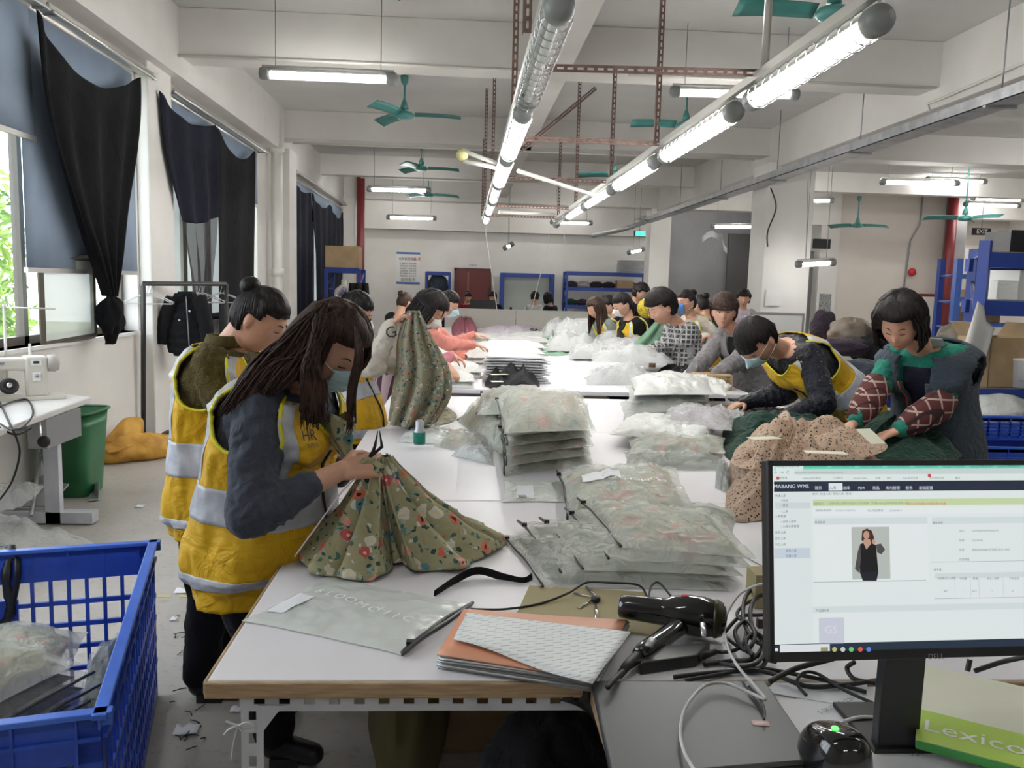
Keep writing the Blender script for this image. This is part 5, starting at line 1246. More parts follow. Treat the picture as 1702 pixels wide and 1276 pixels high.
MB().grid(6,2,lambda u,v:B1.pt(.535+.05*v,.28+.46*u,.040)).build('flap','vest',pk,solid=.003)
chest_text(B1,'HR',.50,.80,.045,.046); chest_text(B1,'INTER',.50,.755,.018,.046)
pk=MB().grid(8,6,lambda u,v:B1.pt(.18+.14*v,.30+.65*u,.036)).build('hip_pocket','vest',B1.root,solid=.004)
# scissors in her hand
o=thing('thread_snips','black handled thread snips in the hand of the nearest woman','scissors',P(625,738,y=2.3))
for x0,x1 in ((620,628),(632,631)): MB().tube([P(615,760,y=2.33),P(x0+3,742,y=2.3),P(x1,716,y=2.27)],[.004,.005,.0012],6).build('blade','black',o)
MB().tube([P(612,764,y=2.34),P(622,748,y=2.31)],.006,8).build('handle','black',o)
o=MB().tube([spl([P(596,790,y=2.3),P(570,815,y=2.2),P(530,870,y=2.1),P(490,925,y=2.05)],i/10) for i in range(11)],.0022,5).build('ribbon','lilac'); tag(o,'thin pale ribbon hanging from the hand across the yellow vest','ribbon')
# P2 olive
B2=person('woman with black hair bun and yellow vest over an olive ribbed sweater',
    P(358,815,y=3.15),P(378,574,y=3.15),P(430,532,y=3.12),(1,-.12,-.62),(1,-.12,0),
    [(P(520,740,y=3.05),(1,0,-.1),(0,0,-1)),(P(530,735,y=3.35),(1,0,-.1),(0,0,-1))],
    sc=1.06,vox=.0055,top='olive',vest=True,hair='bun',collar='olive',bulk=.98,vhem=-.06,hint=[(-.6,-.3,-1),(-.3,.4,-1)],mask=None,hsc=1.0)
# P3 cream sleeve
B3=person('woman in cream sweater and yellow vest with scrunchie, holding up a floral dress',
    P(590,690,y=4.6),P(560,578,y=4.6),P(588,520,y=4.55),(1,-.1,-.5),(1,-.35,0),
    [(P(650,538,y=4.45),(.85,-.1,.55),(.5,.0,-1)),(P(668,536,y=4.7),(.8,-.2,.6),(.4,-.2,-1))],
    sc=1.0,vox=.007,top='creamsw',vest=True,hair='pony',mask='maskw',curl=1.0,vhem=-.04,sleeve=.95,hint=[(.1,-.2,-1),(0,.2,-1)])
sc_=MB()
for j in range(14):
    w=j/14*2*PI; sc_.ball(B3.H((math.cos(w)*.038,-.105,.05+math.sin(w)*.038)),.016,n=8)
sc_.build('scrunchie',floral('scrunchie cloth',(.12,.10,.14),[(.5,.5,.6),(.3,.2,.4)],60),B3.root)
text('lettering','G',P(650,553,y=4.385),(1,-.0,.35),(-.3,0,1),.085,'ink',B3.root,'CENTER')
# P4 pink leaning
B4=person('woman with black bob in pink jacket and striped apron leaning over the table',
    P(648,655,y=6.6),P(675,555,y=6.5),P(712,516,y=6.35),(1,-.35,-.8),(1,-.4,0),
    [(P(745,608,y=6.3),(.7,-.6,-.7),(.2,-.2,-1)),(P(752,590,y=6.9),(1,0,-.5),(0,0,-1))],
    sc=1.06,vox=.008,top='pink',hair='bob',mask='maskw',bottom='stripe',bulk=1.12,hsc=1.1,hint=[(-.1,-.4,-1),(0,0,-1)],fringe=.0)
MB().tube([B4.el[0].lerp(B4.wr[0],t) for t in (-.05,.3,.7,.98)],[.066,.072,.066,.045],16).build('sleeve_cover','navy',B4.root,label='navy sleeve cover')
MB().grid(24,14,lambda u,v:B4.pt(.02+.5*v,-1.9+3.8*u,.032+.006*math.sin(u*30))+V((0,0,-.18*(1-v))),).build('apron','stripe',B4.root,solid=.004,label='striped apron')
# P5
B5=person('woman in coral pink jacket and mask sorting a rose garment, farthest of left row',
    P(688,612,y=7.9),P(716,541,y=7.7),P(744,506,y=7.5),(1,-.45,-.55),(1,-.35,0),
    [(P(790,573,y=7.6),(1,-.1,-.2),(0,0,-1)),(P(790,556,y=8.1),(1,-.2,-.1),(0,0,-1))],
    sc=1.0,vox=.009,top='coral',vest=False,hair='pony',mask='mask',bulk=1.08,hsc=1.05)
MB().grid(10,12,lambda u,v:B5.pt(.3+.62*v,.15+.8*u,.03)).build('vest_panel','vest',B5.root,solid=.004,label='yellow vest front')
# R1 teal
BR1=person('woman with black bob, teal sweater, dark denim vest and red plaid sleeve covers',
    P(1555,735,y=4.25),P(1540,574,y=4.2),P(1497,538,y=4.02),(-.75,-.85,-.75),(-.72,-.55,0),
    [(P(1420,702,y=4.05),(-.7,.1,-.5),(0,0,-1)),(P(1492,716,y=3.98),(-1,-.1,-.3),(0,0,-1))],
    sc=1.04,vox=.0055,top='tealcl',topd=.016,hair='bob',eyes='down',bulk=1.1,hsc=1.14,collar='steelgrey' if False else 'greysl',cuff='plaidred',fringe=.0,hint=[(-.1,.1,-1),(.6,.1,-1)])
o=MB().grid(72,44,lambda u,v:BR1.pt(.0+.965*v,u*2*PI,.042+.024*smooth(.5,.75,v)+.006*math.sin(u*30)*(1-v)),cu=True,mask=lambda u,v:not(((min(abs(u-.25),abs(u-.75))/.075)**2+((v-.76)/.15)**2)<1) and not(min(u,1-u)<.030+.10*max(0,v-.72)) ).build('denim_vest','denimv2',BR1.root,solid=.014)
MB().tube([BR1.pt(.05+.70*j/12,2*PI*.036,.055+.02*smooth(.5,.75,.05+.7*j/12)) for j in range(13)],.004,5).build('front_piping',plain('orange piping',(.5,.06,.02),.5),o)
o=MB().grid(14,20,lambda u,v:BR1.pt(.1+.75*v,-.26+.52*u,.03)).build('apron_panel','navy',BR1.root,solid=.003,label='black front panel')
# R2 HR vest bending
BR2=person('woman bending over the table in yellow vest printed HR over sequinned black sweater',
    P(1400,668,y=5.05),P(1302,576,y=5.0),P(1258,566,y=4.85),(-.62,-.35,-1.1),(-1,-.35,0),
    [(P(1240,668,y=5.2),(-1,-.2,-.3),(0,0,-1)),(P(1300,697,y=4.7),(-1,-.1,-.15),(0,0,-1))],
    sc=1.08,vox=.006,top='sequin',topd=.018,vest=True,hair='pony',mask='mask',bulk=1.15,hsc=1.22,sleeve=1,curl=.3,fringe=.05,hint=[(.2,-.1,-1),(.1,-.5,-1)],vhem=-.1,vneck=.14)
chest_text(BR2,'HR',-.20,.60,.06,.066); chest_text(BR2,'INTER',-.20,.55,.024,.066)
MB().grid(6,6,lambda u,v:BR2.pt(.26+.12*v,-.25-.42*u,.055)).build('pocket_window',plain('clear pocket',(.25,.17,.05),.2),BR2.root,solid=.002)
s=MB(); rnd=random.Random(4)
for i in range(90):
    e=rnd.choice((0,1)); a=BR2.sh[e].lerp(BR2.el[e],rnd.random()) if rnd.random()<.5 else BR2.el[e].lerp(BR2.wr[e],rnd.random())
    d=V((rnd.gauss(0,1),rnd.gauss(0,1),rnd.gauss(0,1))).normalized(); s.box(a+d*.078,(.005,.005,.005))
s.build('sequins',plain('sequin',(.9,.9,.95),.1,.6),BR2.root,kind='stuff')
# R3 grey coat
BR3=person('woman in grey wool coat with fringe looking at the camera',
    P(1252,648,y=7.0),P(1226,548,y=7.0),P(1203,519,y=6.9),(-.32,-1,-.10),(-.75,-.65,0),
    [(P(1148,622,y=6.75),(-1,-.3,-.2),(0,0,-1)),(P(1185,625,y=6.6),(-1,-.2,-.25),(0,0,-1))],
    sc=1.08,vox=.006,top='greycoat',topd=.022,hair='short',hairm='hairmid',eyes='open',bulk=1.12,hsc=1.12,collar='lilac',fringe=.08,hems=(.0,.98),hint=[(-.1,-.1,-1),(.2,-.2,-1)])
for e in(-1,1):
    MB().grid(5,14,lambda u,v:BR3.pt(.42+.54*v,e*(.06+.10*v+.30*u*math.sin(.3+v*2.4)),.048)).build('lapel','greycoat',BR3.root,solid=.008)
MB().grid(6,10,lambda u,v:BR3.pt(.70+.25*v,-.12+.24*u,.040)).build('inner_top','blackcl',BR3.root,solid=.004)
# R4 plaid shirt
BR4=person('short haired worker in black and white plaid shirt with glasses holding a black cloth',
    P(1140,640,y=8.1),P(1129,536,y=8.1),P(1101,512,y=8.0),(-1,-.3,-.55),(-.95,-.35,0),
    [(P(1083,582,y=7.9),(-1,-.1,.05),(0,0,-1)),(P(1075,582,y=8.3),(-1,0,0),(0,0,-1))],
    sc=1.08,vox=.007,top='plaidbw',topd=.018,hair='short',bulk=1.12,hsc=1.32,bottom='plaidbw',hems=(0,.97),hint=[(.2,-.3,-1),(.1,.2,-1)])
g=MB()
for e in(-1,1): g.tube([BR4.H((e*.034+.020*math.cos(w),.098,.004+.016*math.sin(w))) for w in [j/12*2*PI for j in range(13)]],.0014,5); g.tube([BR4.H((e*.054,.094,.008)),BR4.H((e*.076,-.01,.006))],.0014,5)
g.build('glasses','chrome',BR4.root)
# R5..R12
def simple(label,px,py,y,hx,hy,face,top,hair='pony',vest=False,mask=None,hands=None,hairm='hair',sc=1.0,hsc=1.1,vox=.011,facing=None,lean=.5,**k):
    h=P(hx,hy,y=y-.05); f=V(facing or face); f.z=0; f.normalize()
    pel=P(px,py,y=y); n=V((h.x,h.y,h.z))-f*.09-V((0,0,.15*sc)); 
    if n.z-pel.z>.6: pel.z=n.z-.56
    hs=hands or [P(px-40,575,y=y-.2),P(px-45,580,y=y+.2)]
    return person(label,pel,n,h,face,f,[(hs[0],f,(0,0,-1)),(hs[1],f,(0,0,-1))],sc=sc,vox=vox,top=top,vest=vest,hair=hair,mask=mask,hairm=hairm,hsc=hsc,**k)
simple('woman in pale sweater and yellow vest with bright blue mask behind the plaid shirted worker',1168,600,8.9,1141,503,(-1,-.55,-.12),'creamsw','bun',True,'maskb',hands=[P(1178,560,y=8.6),P(1165,580,y=8.7)],vox=.009,eyes='down',hsc=1.15)
simple('dark haired person in dark green jacket behind the grey coated woman',1190,600,9.6,1166,508,(-.5,.8,-.3),'dkgreen','bun',False,None,hands=[P(1150,570,y=9.3),P(1150,575,y=9.5)],eyes=None)
simple('young woman with white mask, yellow vest over black and white track jacket',1062,600,9.4,1035,507,(-1,-.35,-.55),'blackcl','pony',True,'maskw',hands=[P(1030,575,y=9.1),P(1035,577,y=9.5)],vox=.009,hsc=1.2)
simple('girl with long brown hair, grey sleeves and yellow vest at the far right row',1030,590,10.6,990,512,(-1,-.4,-.6),'greysl','long',True,None,hands=[P(975,562,y=10.4),P(965,560,y=10.9)],hairm='hairmid',hsc=1.15)
simple('dark haired worker half hidden between long brown hair and white mask',1030,600,11.6,1013,508,(-1,0,-.7),'blackcl','short',False,None,hands=[P(1000,560,y=11.4),P(1000,560,y=11.8)],eyes=None)
simple('young man in dark shirt standing tallest behind the right row',1072,600,11.8,1064,487,(.75,-.5,-.35),'navy','short',False,None,hands=[P(1060,560,y=11.5),P(1085,560,y=11.5)],eyes='down',hsc=1.1)
simple('worker with yellow patterned cap behind the green cloth',1085,600,10.4,1079,507,(-.6,-.9,-.9),'blackcl','short',False,None,hands=[P(1070,570,y=10.1),P(1075,570,y=10.2)],eyes=None)
o=MB().ball(P(1077,512,y=10.25),(.14,.13,.13),n=14).build('cap',leopard('yellow black cap cloth',(.55,.42,.03),(.03,.02,.01),60)); tag(o,'yellow and black patterned cap on the bent head behind green cloth','cap')
simple('person far behind the grey coated woman, only head and mauve shoulder showing',1236,600,12.3,1236,497,(-.3,-1,-.2),'lilac','short',False,None,hands=[P(1230,560,y=12.0),P(1248,560,y=12.0)],eyes='down')
# far workers beyond the low partition
def far(label,x,y_,d,top,face,hair='short',hairm='hair',hsc=1.0): simple(label,x,560,d,x,y_,face,top,hair,False,None,hands=[P(x-12,530,y=d-.3),P(x+12,530,y=d-.3)],vox=.014,eyes=None,hairm=hairm,hsc=hsc)
far('seated worker in dark red top before the maroon door',778,494,18.5,'red',(.3,-1,-.5),'bun')
far('worker beside a dark screen right of the maroon door',819,494,19,'navy',(-.5,-1,-.4))
far('worker in white hooded top seen from behind at the far rack',889,494,18,'whitecl',(.2,1,-.3))
far('worker with black hood beside the white hooded one',911,496,18.4,'blackcl',(-.6,.8,-.3),'bob')
far('dark haired worker half hidden behind the pink jacketed woman',672,503,9.6,'blackcl',(.6,.8,-.3),'bun','hairmid')
# ============================================================ GOODS ON THE TABLES
def bag(q,th,label,group=None,inner='floralp',film_='film',zips=None,seed=0,txt=None,lab=None,nu=36,nv=26,name='garment_bag',cat='garment bag',zm='zip',puff=3.0,crumple=1.0,ins=.07,base=None,fill=1.0,sag=None):
    """q: near-left, near-right, far-right, far-left bottom corners"""
    q=[V(p) for p in q]; c=sum(q,V((0,0,0)))/4; o=thing(name,label,cat,c,group)
    def flatp(u,v):
        a=.045*(1-(2*v-1)**2); b=.045*(1-(2*u-1)**2); uu=.5+(u-.5)*(1-a+.02*noise.noise(V((v*4,seed,1)))); vv=.5+(v-.5)*(1-b+.02*noise.noise(V((u*4,seed,2))))
        return q[0].lerp(q[1],uu).lerp(q[3].lerp(q[2],uu),vv)
    e=lambda t:max(0,1-abs(2*t-1)**puff)
    def top(u,v,k=1.0,off=0):
        p=flatp(u,v); n=noise.noise(V((u*3.1+seed*7.7,v*3.1,seed))); m=noise.noise(V((u*9+seed,v*7,seed*3))); r=abs(noise.noise(V((u*6+v*5+seed,v*4-u*2,seed+9))))
        g=(e(u)*e(v))**.7; h=th*k*g*(1+.28*n*crumple)+th*.16*m*crumple*min(1,g*3)+.012*crumple*(r-.2)*min(1,4*g)+.011*crumple*((1-abs(noise.noise(V((u*4.3+v*2.2+seed*1.3,v*5.1-u*1.5,seed*.7))))*2.2)**3 if 0 else max(0,1-abs(noise.noise(V((u*4.3+v*2.2+seed*1.3,v*5.1-u*1.5,seed*.7))))*3.2)**2)*min(1,3*g)+.003+.008*crumple*noise.noise(V((u*5,v*5,seed*2)))*(1-g)*th/.04
        return p+V((0,0,max(.003,h)+off))
    def bot(u,v): return flatp(u,v)+V((0,0,.0012))
    m=MB(); m.grid(nu,nv,top); m.grid(nu,nv,lambda u,v:bot(1-u,v))
    # side skirts
    for f in (lambda t:(t,0),lambda t:(1,t),lambda t:(1-t,1),lambda t:(0,1-t)):
        m.grid(nu,1,lambda u,v,f=f:top(*f(u)) if v else bot(*f(u)))
    m.build('film',film_,o)
    if inner:
        def tin(u,v): 
            uu=ins+u*(1-2*ins); vv=ins+v*(1-2*ins)*fill; p=top(uu,vv,.86); b=bot(uu,vv); g=(max(0,1-abs(2*u-1)**6)*max(0,1-abs(2*v-1)**6)); return b.lerp(p,.9*min(1,g*1.6))+V((0,0,.001))
        g=MB(); g.grid(14,10,tin); g.grid(14,10,lambda u,v:bot(ins+(1-u)*(1-2*ins),ins+v*(1-2*ins)*fill)+V((0,0,.001))); g.build('folded_garment',inner,o)
    if zips is not None:
        fz=[lambda t:(t,0),lambda t:(1,t),lambda t:(1-t,1),lambda t:(0,1-t)][zips]
        pts=[top(*fz(j/16))+V((0,0,.005)) for j in range(17)]; MB().tube(pts,.0042,6).build('zip_strip',zm,o)
        if zm=='zip': MB().box(pts[2]+V((0,0,.004)),(.016,.016,.012)).build('zip_slider','black',o)
    if lab:
        u0,v0,u1,v1=lab; MB().grid(6,4,lambda u,v:top(u0+(u1-u0)*u,v0+(v1-v0)*v,1,.0025)).build('paper_label','paper',o)
    if txt:
        s,u0,v0,u1,v1,sz=txt; a=top(u0,v0,1,.006); b=top(u1,v1,1,.006); 
        for i,ch in enumerate(s):
            t=(i+.5)/len(s); uu=u0+(u1-u0)*t; vv=v0+(v1-v0)*t; p=top(uu,vv,1,.006); d=top(uu+.02*(1 if u1>u0 else -1),vv+.02*(v1-v0)/max(.001,abs(u1-u0)),1,.006)-p
            w=V((-d.y,d.x,0)); w.z=(top(min(1,uu),min(1,vv+.03),1,0)-top(uu,vv,1,0)).z*w.length/.012*.15 if 0 else 0
            text('lettering',ch,p,d,w,sz,'print',o,'CENTER')
    return o
def Q(nl,nr,fr,fl,z): return [P(*p,z=z) for p in (nl,nr,fr,fl)]
def lift(q,z): return [p+V((0,0,z)) for p in q]
def wq(cx,cy,w,d,a,z):
    c,s=math.cos(a),math.sin(a); return [V((cx+x*c-y*s,cy+x*s+y*c,z)) for x,y in ((-w/2,-d/2),(w/2,-d/2),(w/2,d/2),(-w/2,d/2))]
T_=TZ+.001
# flat large frosted bag, front left
o=bag(Q((402,1033),(668,1090),(786,1006),(543,958),T_),.006,'large empty frosted zip bag lying flat at the near left corner of the table','frosted bags',None,'filmflat',1,1,('BLOOMCHIC',.10,.62,.88,.44,.040),(.03,.18,.15,.55),crumple=.5,name='zip_bag',cat='bag')
p=[P(*a,z=T_+.008) for a in ((447,1018),(459,1014),(455,1008),(444,1012))]
o=MB().tube([spl([P(668,1088,z=T_+.01),P(700,1060,z=T_+.018),P(745,1032,z=T_+.018),P(784,1003,z=T_+.014)],j/12) for j in range(13)],[.003+.004*math.sin(j/12*PI) for j in range(13)],6).build('bag_zip','zip'); tag(o,'black open zip mouth along the right edge of the flat frosted bag','zip')
# ribbons and cord
o=MB().tube([spl([P(722,988,z=T_+.003),P(760,962,z=T_+.01),P(795,948,z=T_+.02),P(840,960,z=T_+.006),P(870,966,z=T_+.003),P(884,958,z=T_+.008)],j/24) for j in range(25)],.012,6,flat=.18,up=V((1,0,0))).build('fabric_strap','blackcl'); tag(o,'short black fabric strap lying in front of the floral dress','strap')
# orange and grey poly bag stack with patterned sheet
qb=Q((730,1118),(985,1152),(1042,1048),(775,1030),T_)
qb=[P(728,1112,z=T_),P(985,1150,z=T_),P(1044,1052,z=T_),P(772,1034,z=T_)]
for k in range(9):
    o=MB().grid(12,5,lambda u,v:qb[0].lerp(qb[1],u).lerp(qb[3].lerp(qb[2],u),v)+V((.003*math.sin(k*2.1),.003*math.cos(k*1.7),.0015+.0036*k+.0012*math.sin(u*5+k)))).build('mailer_bag',['steelgrey','filmwhite'][0] if k<8 else plain('orange film',(.72,.33,.20),.4),solid=.0034)
    tag(o,('salmon orange mailer bag on top of the grey mailer stack' if k==8 else 'grey mailer bag in the stack at the front edge, %s from the bottom'%['first','second','third','fourth','fifth','sixth','seventh','eighth'][k]),'mailer bag','mailer bags stacked at the front edge of table')
def patt():
    m,nt,b=newmat('patterned sheet'); v=coords(nt); w=nt.nodes.new('ShaderNodeTexBrick'); w.inputs['Scale'].default_value=30; w.inputs['Mortar Size'].default_value=.0
    mp=nt.nodes.new('ShaderNodeMapping'); mp.inputs['Rotation'].default_value=(0,0,-.25); nt.links.new(v,mp.inputs[0])
    sep=nt.nodes.new('ShaderNodeSeparateXYZ'); nt.links.new(mp.outputs[0],sep.inputs[0])
    def frac(ax,s,thr,off=None):
        a=nt.nodes.new('ShaderNodeMath'); a.operation='MULTIPLY'; a.inputs[1].default_value=s; nt.links.new(sep.outputs[ax],a.inputs[0]); x=a.outputs[0]
        if off is not None: c=nt.nodes.new('ShaderNodeMath'); c.operation='ADD'; nt.links.new(x,c.inputs[0]); nt.links.new(off,c.inputs[1]); x=c.outputs[0]
        f=nt.nodes.new('ShaderNodeMath'); f.operation='FRACT'; nt.links.new(x,f.inputs[0]); l=nt.nodes.new('ShaderNodeMath'); l.operation='LESS_THAN'; l.inputs[1].default_value=thr; nt.links.new(f.outputs[0],l.inputs[0]); return l.outputs[0]
    fl=nt.nodes.new('ShaderNodeMath'); fl.operation='MULTIPLY'; fl.inputs[1].default_value=75; nt.links.new(sep.outputs[1],fl.inputs[0]); g=nt.nodes.new('ShaderNodeMath'); g.operation='FLOOR'; nt.links.new(fl.outputs[0],g.inputs[0]); h=nt.nodes.new('ShaderNodeMath'); h.operation='MULTIPLY'; h.inputs[1].default_value=.37; nt.links.new(g.outputs[0],h.inputs[0])
    a=frac(0,26,.6,h.outputs[0]); c=frac(1,75,.22); mu=nt.nodes.new('ShaderNodeMath'); mu.operation='MULTIPLY'; nt.links.new(a,mu.inputs[0]); nt.links.new(c,mu.inputs[1])
    nt.links.new(mixc(nt,mu.outputs[0],(.72,.75,.75),(.38,.42,.45)),b.inputs['Base Color']); b.inputs['Roughness'].default_value=.45; nt.nodes.remove(w); return m
m_('patt',patt())
pp=[(762,1050),(775,1032),(1042,1050),(1040,1068),(1000,1128),(985,1135),(900,1105),(830,1075)]
tz=T_+.040
qs=[P(754,1062,z=tz),P(985,1138,z=tz),P(1048,1050,z=tz),P(776,1018,z=tz)]
o=MB().grid(20,10,lambda u,v:qs[0].lerp(qs[1],u).lerp(qs[3].lerp(qs[2],u),v)+V((0,0,.004*math.sin(u*7)*(1-v)+.002*math.sin(v*6)))).build('patterned_sheet','patt',solid=.002); tag(o,'white sheet printed with rows of small grey words on the mailer stack','sheet')
# kraft board
kq=[P(856,1027,z=T_),P(1120,1062,z=T_),P(1070,985,z=T_),P(880,974,z=T_)]
o=MB().hexa(kq,(0,0,.003)).build('kraft_board','kraft'); tag(o,'khaki kraft board under the keys and hair dryer','board')
# white paper pieces right, small khaki box
o=MB().hexa([P(1200,905,z=T_),P(1275,945,z=T_),P(1268,905,z=T_),P(1215,900,z=T_)],(0,0,.002)).build('paper_sheet','paper'); tag(o,'white paper sheet behind the tilted bag stack near the monitor','paper')
p=P(1256,968,y=1.98); o=MB().bb(p.x,p.x+.10,1.98,2.05,T_,T_+.088).build('small_box','kraft',bevel=.002); tag(o,'small khaki box standing behind the left edge of the monitor','box')
# keys
o=thing('key_ring','bunch of small keys lying on the khaki board','keys',P(985,1000,z=T_)); 
MB().lathe(P(990,998,z=T_+.006),(0,0,1),[(.012,0),(.012,.01),(.002,.012)],12).build('fob','black',o)
for k,(a,b) in enumerate((((990,1003),(992,1027)),((985,996),(962,1010)),((985,992),(955,985)),((995,995),(975,975)))): MB().tube([P(*a,z=T_+.008),P(*b,z=T_+.005)],[.003,.005],6,flat=.4).build('key','chrome',o)
# S3 tilted stack of five large bags
base3=[(1030,957),(1256,976),(1192,896),(958,868)]
names=['lowest','second from bottom','middle','second from top','topmost']
for k,(dx,dy,z,inn) in enumerate(((-128,22,.0,'dkgreen'),(-98,10,.018,'floralg'),(-62,14,.036,'floralg'),(-20,8,.056,'floralp'),(0,0,.078,'floralp'))):
    q=[P(a+dx*(1 if i in(0,3) else .35),b+dy*(1 if i in (0,3) else .3),z=T_+.0) for i,(a,b) in enumerate(base3)]
    bag(lift([V((p.x,p.y,T_)) for p in q],z),.042,'large frosted floral bag, %s of the tilted pile before the hair dryer'%names[k],'tilted pile of large frosted bags',inn,'film' if k<4 else 'film',3,10+k,crumple=.8)
# S2
bag(Q((960,900),(1212,908),(1236,850),(1010,842),T_),.05,'frosted bag at lower right under the lettered bag, text along its edge','lettered frosted bags','floralg','film',None,21,('BLOOMCHI',.95,.25,.25,.50,.045))
bag(lift(Q((942,885),(1165,880),(1122,792),(925,800),T_),.038),.06,'large lettered frosted bag with coral flowers inside','lettered frosted bags','floralp','film',3,22,('BLOOMCHI',.95,.34,.40,.42,.045),(.14,.44,.46,.62))
# S1 pile
for k in range(5):
    q=Q((838+3*(k%2),792),(986-4*(k%2),772),(975,722),(828,735),T_)
    bag(lift(q,.042*k),.052,'frosted bag of floral garment, %s layer of the middle pile'%['bottom','second','third','fourth','fifth'][k],'middle pile of frosted bags',['floralg','floralp','floralg','floralg','floralp'][k],'film',3,30+k)
bag(lift([P(836,722,z=.99),P(990,716,z=.99),P(972,662,z=.99),P(822,660,z=.99)],.0),.085,'puffed frosted bag crowning the middle pile, flowers showing at its right end','middle pile of frosted bags','floralp','film',3,37)
bag(Q((800,735),(835,760),(905,700),(815,690),T_),.10,'frosted bag leaning left behind the middle pile','leaning frosted bags','floralg','film',3,38)
bag([P(792,690,z=.90),P(905,690,z=.93),P(900,645,z=.93),P(800,652,z=.90)],.06,'pale frosted bag at the back left top of the middle pile','leaning frosted bags','floralg','film',3,39)
bag([P(760,700,z=T_),P(835,760,z=T_),P(870,700,z=T_),P(800,668,z=T_)],.11,'frosted bag with open black zip left of the middle pile','leaning frosted bags','floralp','film',3,40)
bag(Q((722,742),(808,762),(812,730),(735,712),T_),.035,'rumpled clear bag with olive garment beside the green thread cone','rumpled bags','floral','filmthin',None,41,name='plastic_bag')
bag(Q((660,735),(770,742),(775,712),(678,708),T_),.018,'flat white bag under the green thread cone','rumpled bags',None,'filmwhite',None,42,name='plastic_bag')
bag(Q((835,835),(940,835),(930,800),(838,798),T_),.012,'flat empty frosted bag with barcode label before the middle pile','rumpled bags',None,'filmwhite',None,43,lab=(.22,.05,.50,.55),crumple=.4)
bag(Q((750,758),(822,775),(820,748),(768,738),T_),.03,'small clear crumpled bag with tag at the left of middle pile','rumpled bags','paper','filmthin',None,44,name='plastic_bag')
# barcode printed on labels (lines)
def bars(px,py,z,w,h,label,par=None):
    p=P(px,py,z=z); m=MB(); r=random.Random(int(px)); x=0
    while x<w: t=r.uniform(.0008,.0028); m.bb(p.x+x,p.x+x+t,p.y,p.y+h,p.z,p.z+.0006); x+=t+r.uniform(.001,.0025)
    o=m.build('barcode_print','ink'); tag(o,label,'barcode'); return o
bars(862,826,T_+.022,.03,.03,'printed barcode on the flat bag before the middle pile')
# thread cone
def cone(px,py,z,h,r,mat,label):
    p=P(px,py,z=z); o=thing('thread_cone',label,'thread',p)
    MB().lathe(p,(0,0,1),[(r,0),(r,h*.55),(r*.75,h*.62),(r*.72,h*.95),(r*.4,h)],16).build('spool',mat,o); MB().lathe(p,(0,0,1),[(r*1.04,h*.04),(r*1.04,h*.5)],16).build('thread','tealcl',o) if mat!='card' else MB().lathe(p+V((0,0,h)),(0,0,1),[(r*.3,0),(r*.25,.02)],10).build('tip','white',o)
cone(697,738,T_+.02,.12,.028,'steelgrey','green and grey thread cone standing on the flat white bag'); cone(1084,610,T_+.0,.17,.035,'card','beige thread cone standing before the plaid shirted worker')
# garments
def heap(label,ring,h,mat,seed=0,folds=9,z=T_,name='garment',amp=.03,cat='garment',nu=80,nv=26,peak=None,pw=2.0):
    ring=[P(*p,z=z) for p in ring]; c=sum(ring,V((0,0,0)))/len(ring) if peak is None else peak
    def fn(u,v):
        r=spl(ring+[ring[0]],u); v2=v; p=V((c.x,c.y,z)).lerp(r,v2); n1=noise.noise(V((p.x*7+seed,p.y*7,seed))); n2=noise.noise(V((p.x*22,p.y*22+seed,seed)))
        f=math.sin(u*2*PI*folds+4*noise.noise(V((u*5,v*2,seed)))+v*3)
        hh=h*(1-v2**pw)*(1+.5*n1)+amp*(f*.5+.5)*min(1,v2*3)*(1-v2**6)+.4*amp*n2*(1-v2**4)
        return V((p.x,p.y,z+max(.002,hh)))
    o=MB().grid(nu,nv,fn).build(name,mat); return tag(o,label,cat)
heap('bundle of dark green pleated clothes in front of the teal sweatered woman',[(1425,755),(1500,770),(1590,765),(1596,735),(1560,705),(1480,700),(1425,710)],.14,'dkgreen',3,14)
heap('dark green clothes spilling beside the spotted garment',[(1200,742),(1215,765),(1280,760),(1400,750),(1420,725),(1380,700),(1280,700),(1210,705)],.10,'dkgreen',5,12)
heap('beige spotted garment heaped behind the monitor edge',[(1205,845),(1225,868),(1290,865),(1400,880),(1480,840),(1460,770),(1400,735),(1290,735),(1225,750),(1210,790)],.20,'leopard',7,10,amp=.045)
heap('small part of the spotted garment spread on the green clothes',[(1215,770),(1260,780),(1440,760),(1470,735),(1380,705),(1290,712),(1230,740)],.03,'leopard',8,9,z=T_+.12)
def tagpaper(px,py,z,w,h,rot,label,slope=0,name='paper_tag'):
    p=P(px,py,z=z); d=V((math.cos(rot),math.sin(rot),0)); n=V((-math.sin(rot),math.cos(rot),slope)); o=MB().hexa([p-d*w/2-n*h/2,p+d*w/2-n*h/2,p+d*w/2+n*h/2,p-d*w/2+n*h/2],(0,0,.0012)).build(name,'papery'); return tag(o,label,'tag')
tagpaper(1270,728,1.03,.12,.05,.25,'white slip lying on top of the spotted garment'); tagpaper(1372,752,1.0,.15,.05,-.1,'long white slip on the spotted garment behind the monitor'); tagpaper(1447,725,1.0,.075,.09,.3,'square white tag on the dark green bundle',.5)
heap('dark purple clothes spread under the hands of the bending woman',[(1185,695),(1240,702),(1320,705),(1330,690),(1260,672),(1200,678)],.03,'purple',11,8)
heap('black folded garments with two white tags on the far table edge',[(805,641),(830,650),(885,652),(897,640),(888,618),(868,606),(830,606),(812,620)],.13,'blackcl',13,7,amp=.05)
tagpaper(830,622,T_+.10,.14,.05,.3,'long white tag on the black folded garments'); tagpaper(826,634,T_+.07,.09,.07,.2,'small white tag low on the black folded garments')
heap('salmon ruffled garment on the table by the pink jacketed woman',[(752,608),(790,612),(800,592),(775,586),(750,590)],.08,'salmon',15,14)
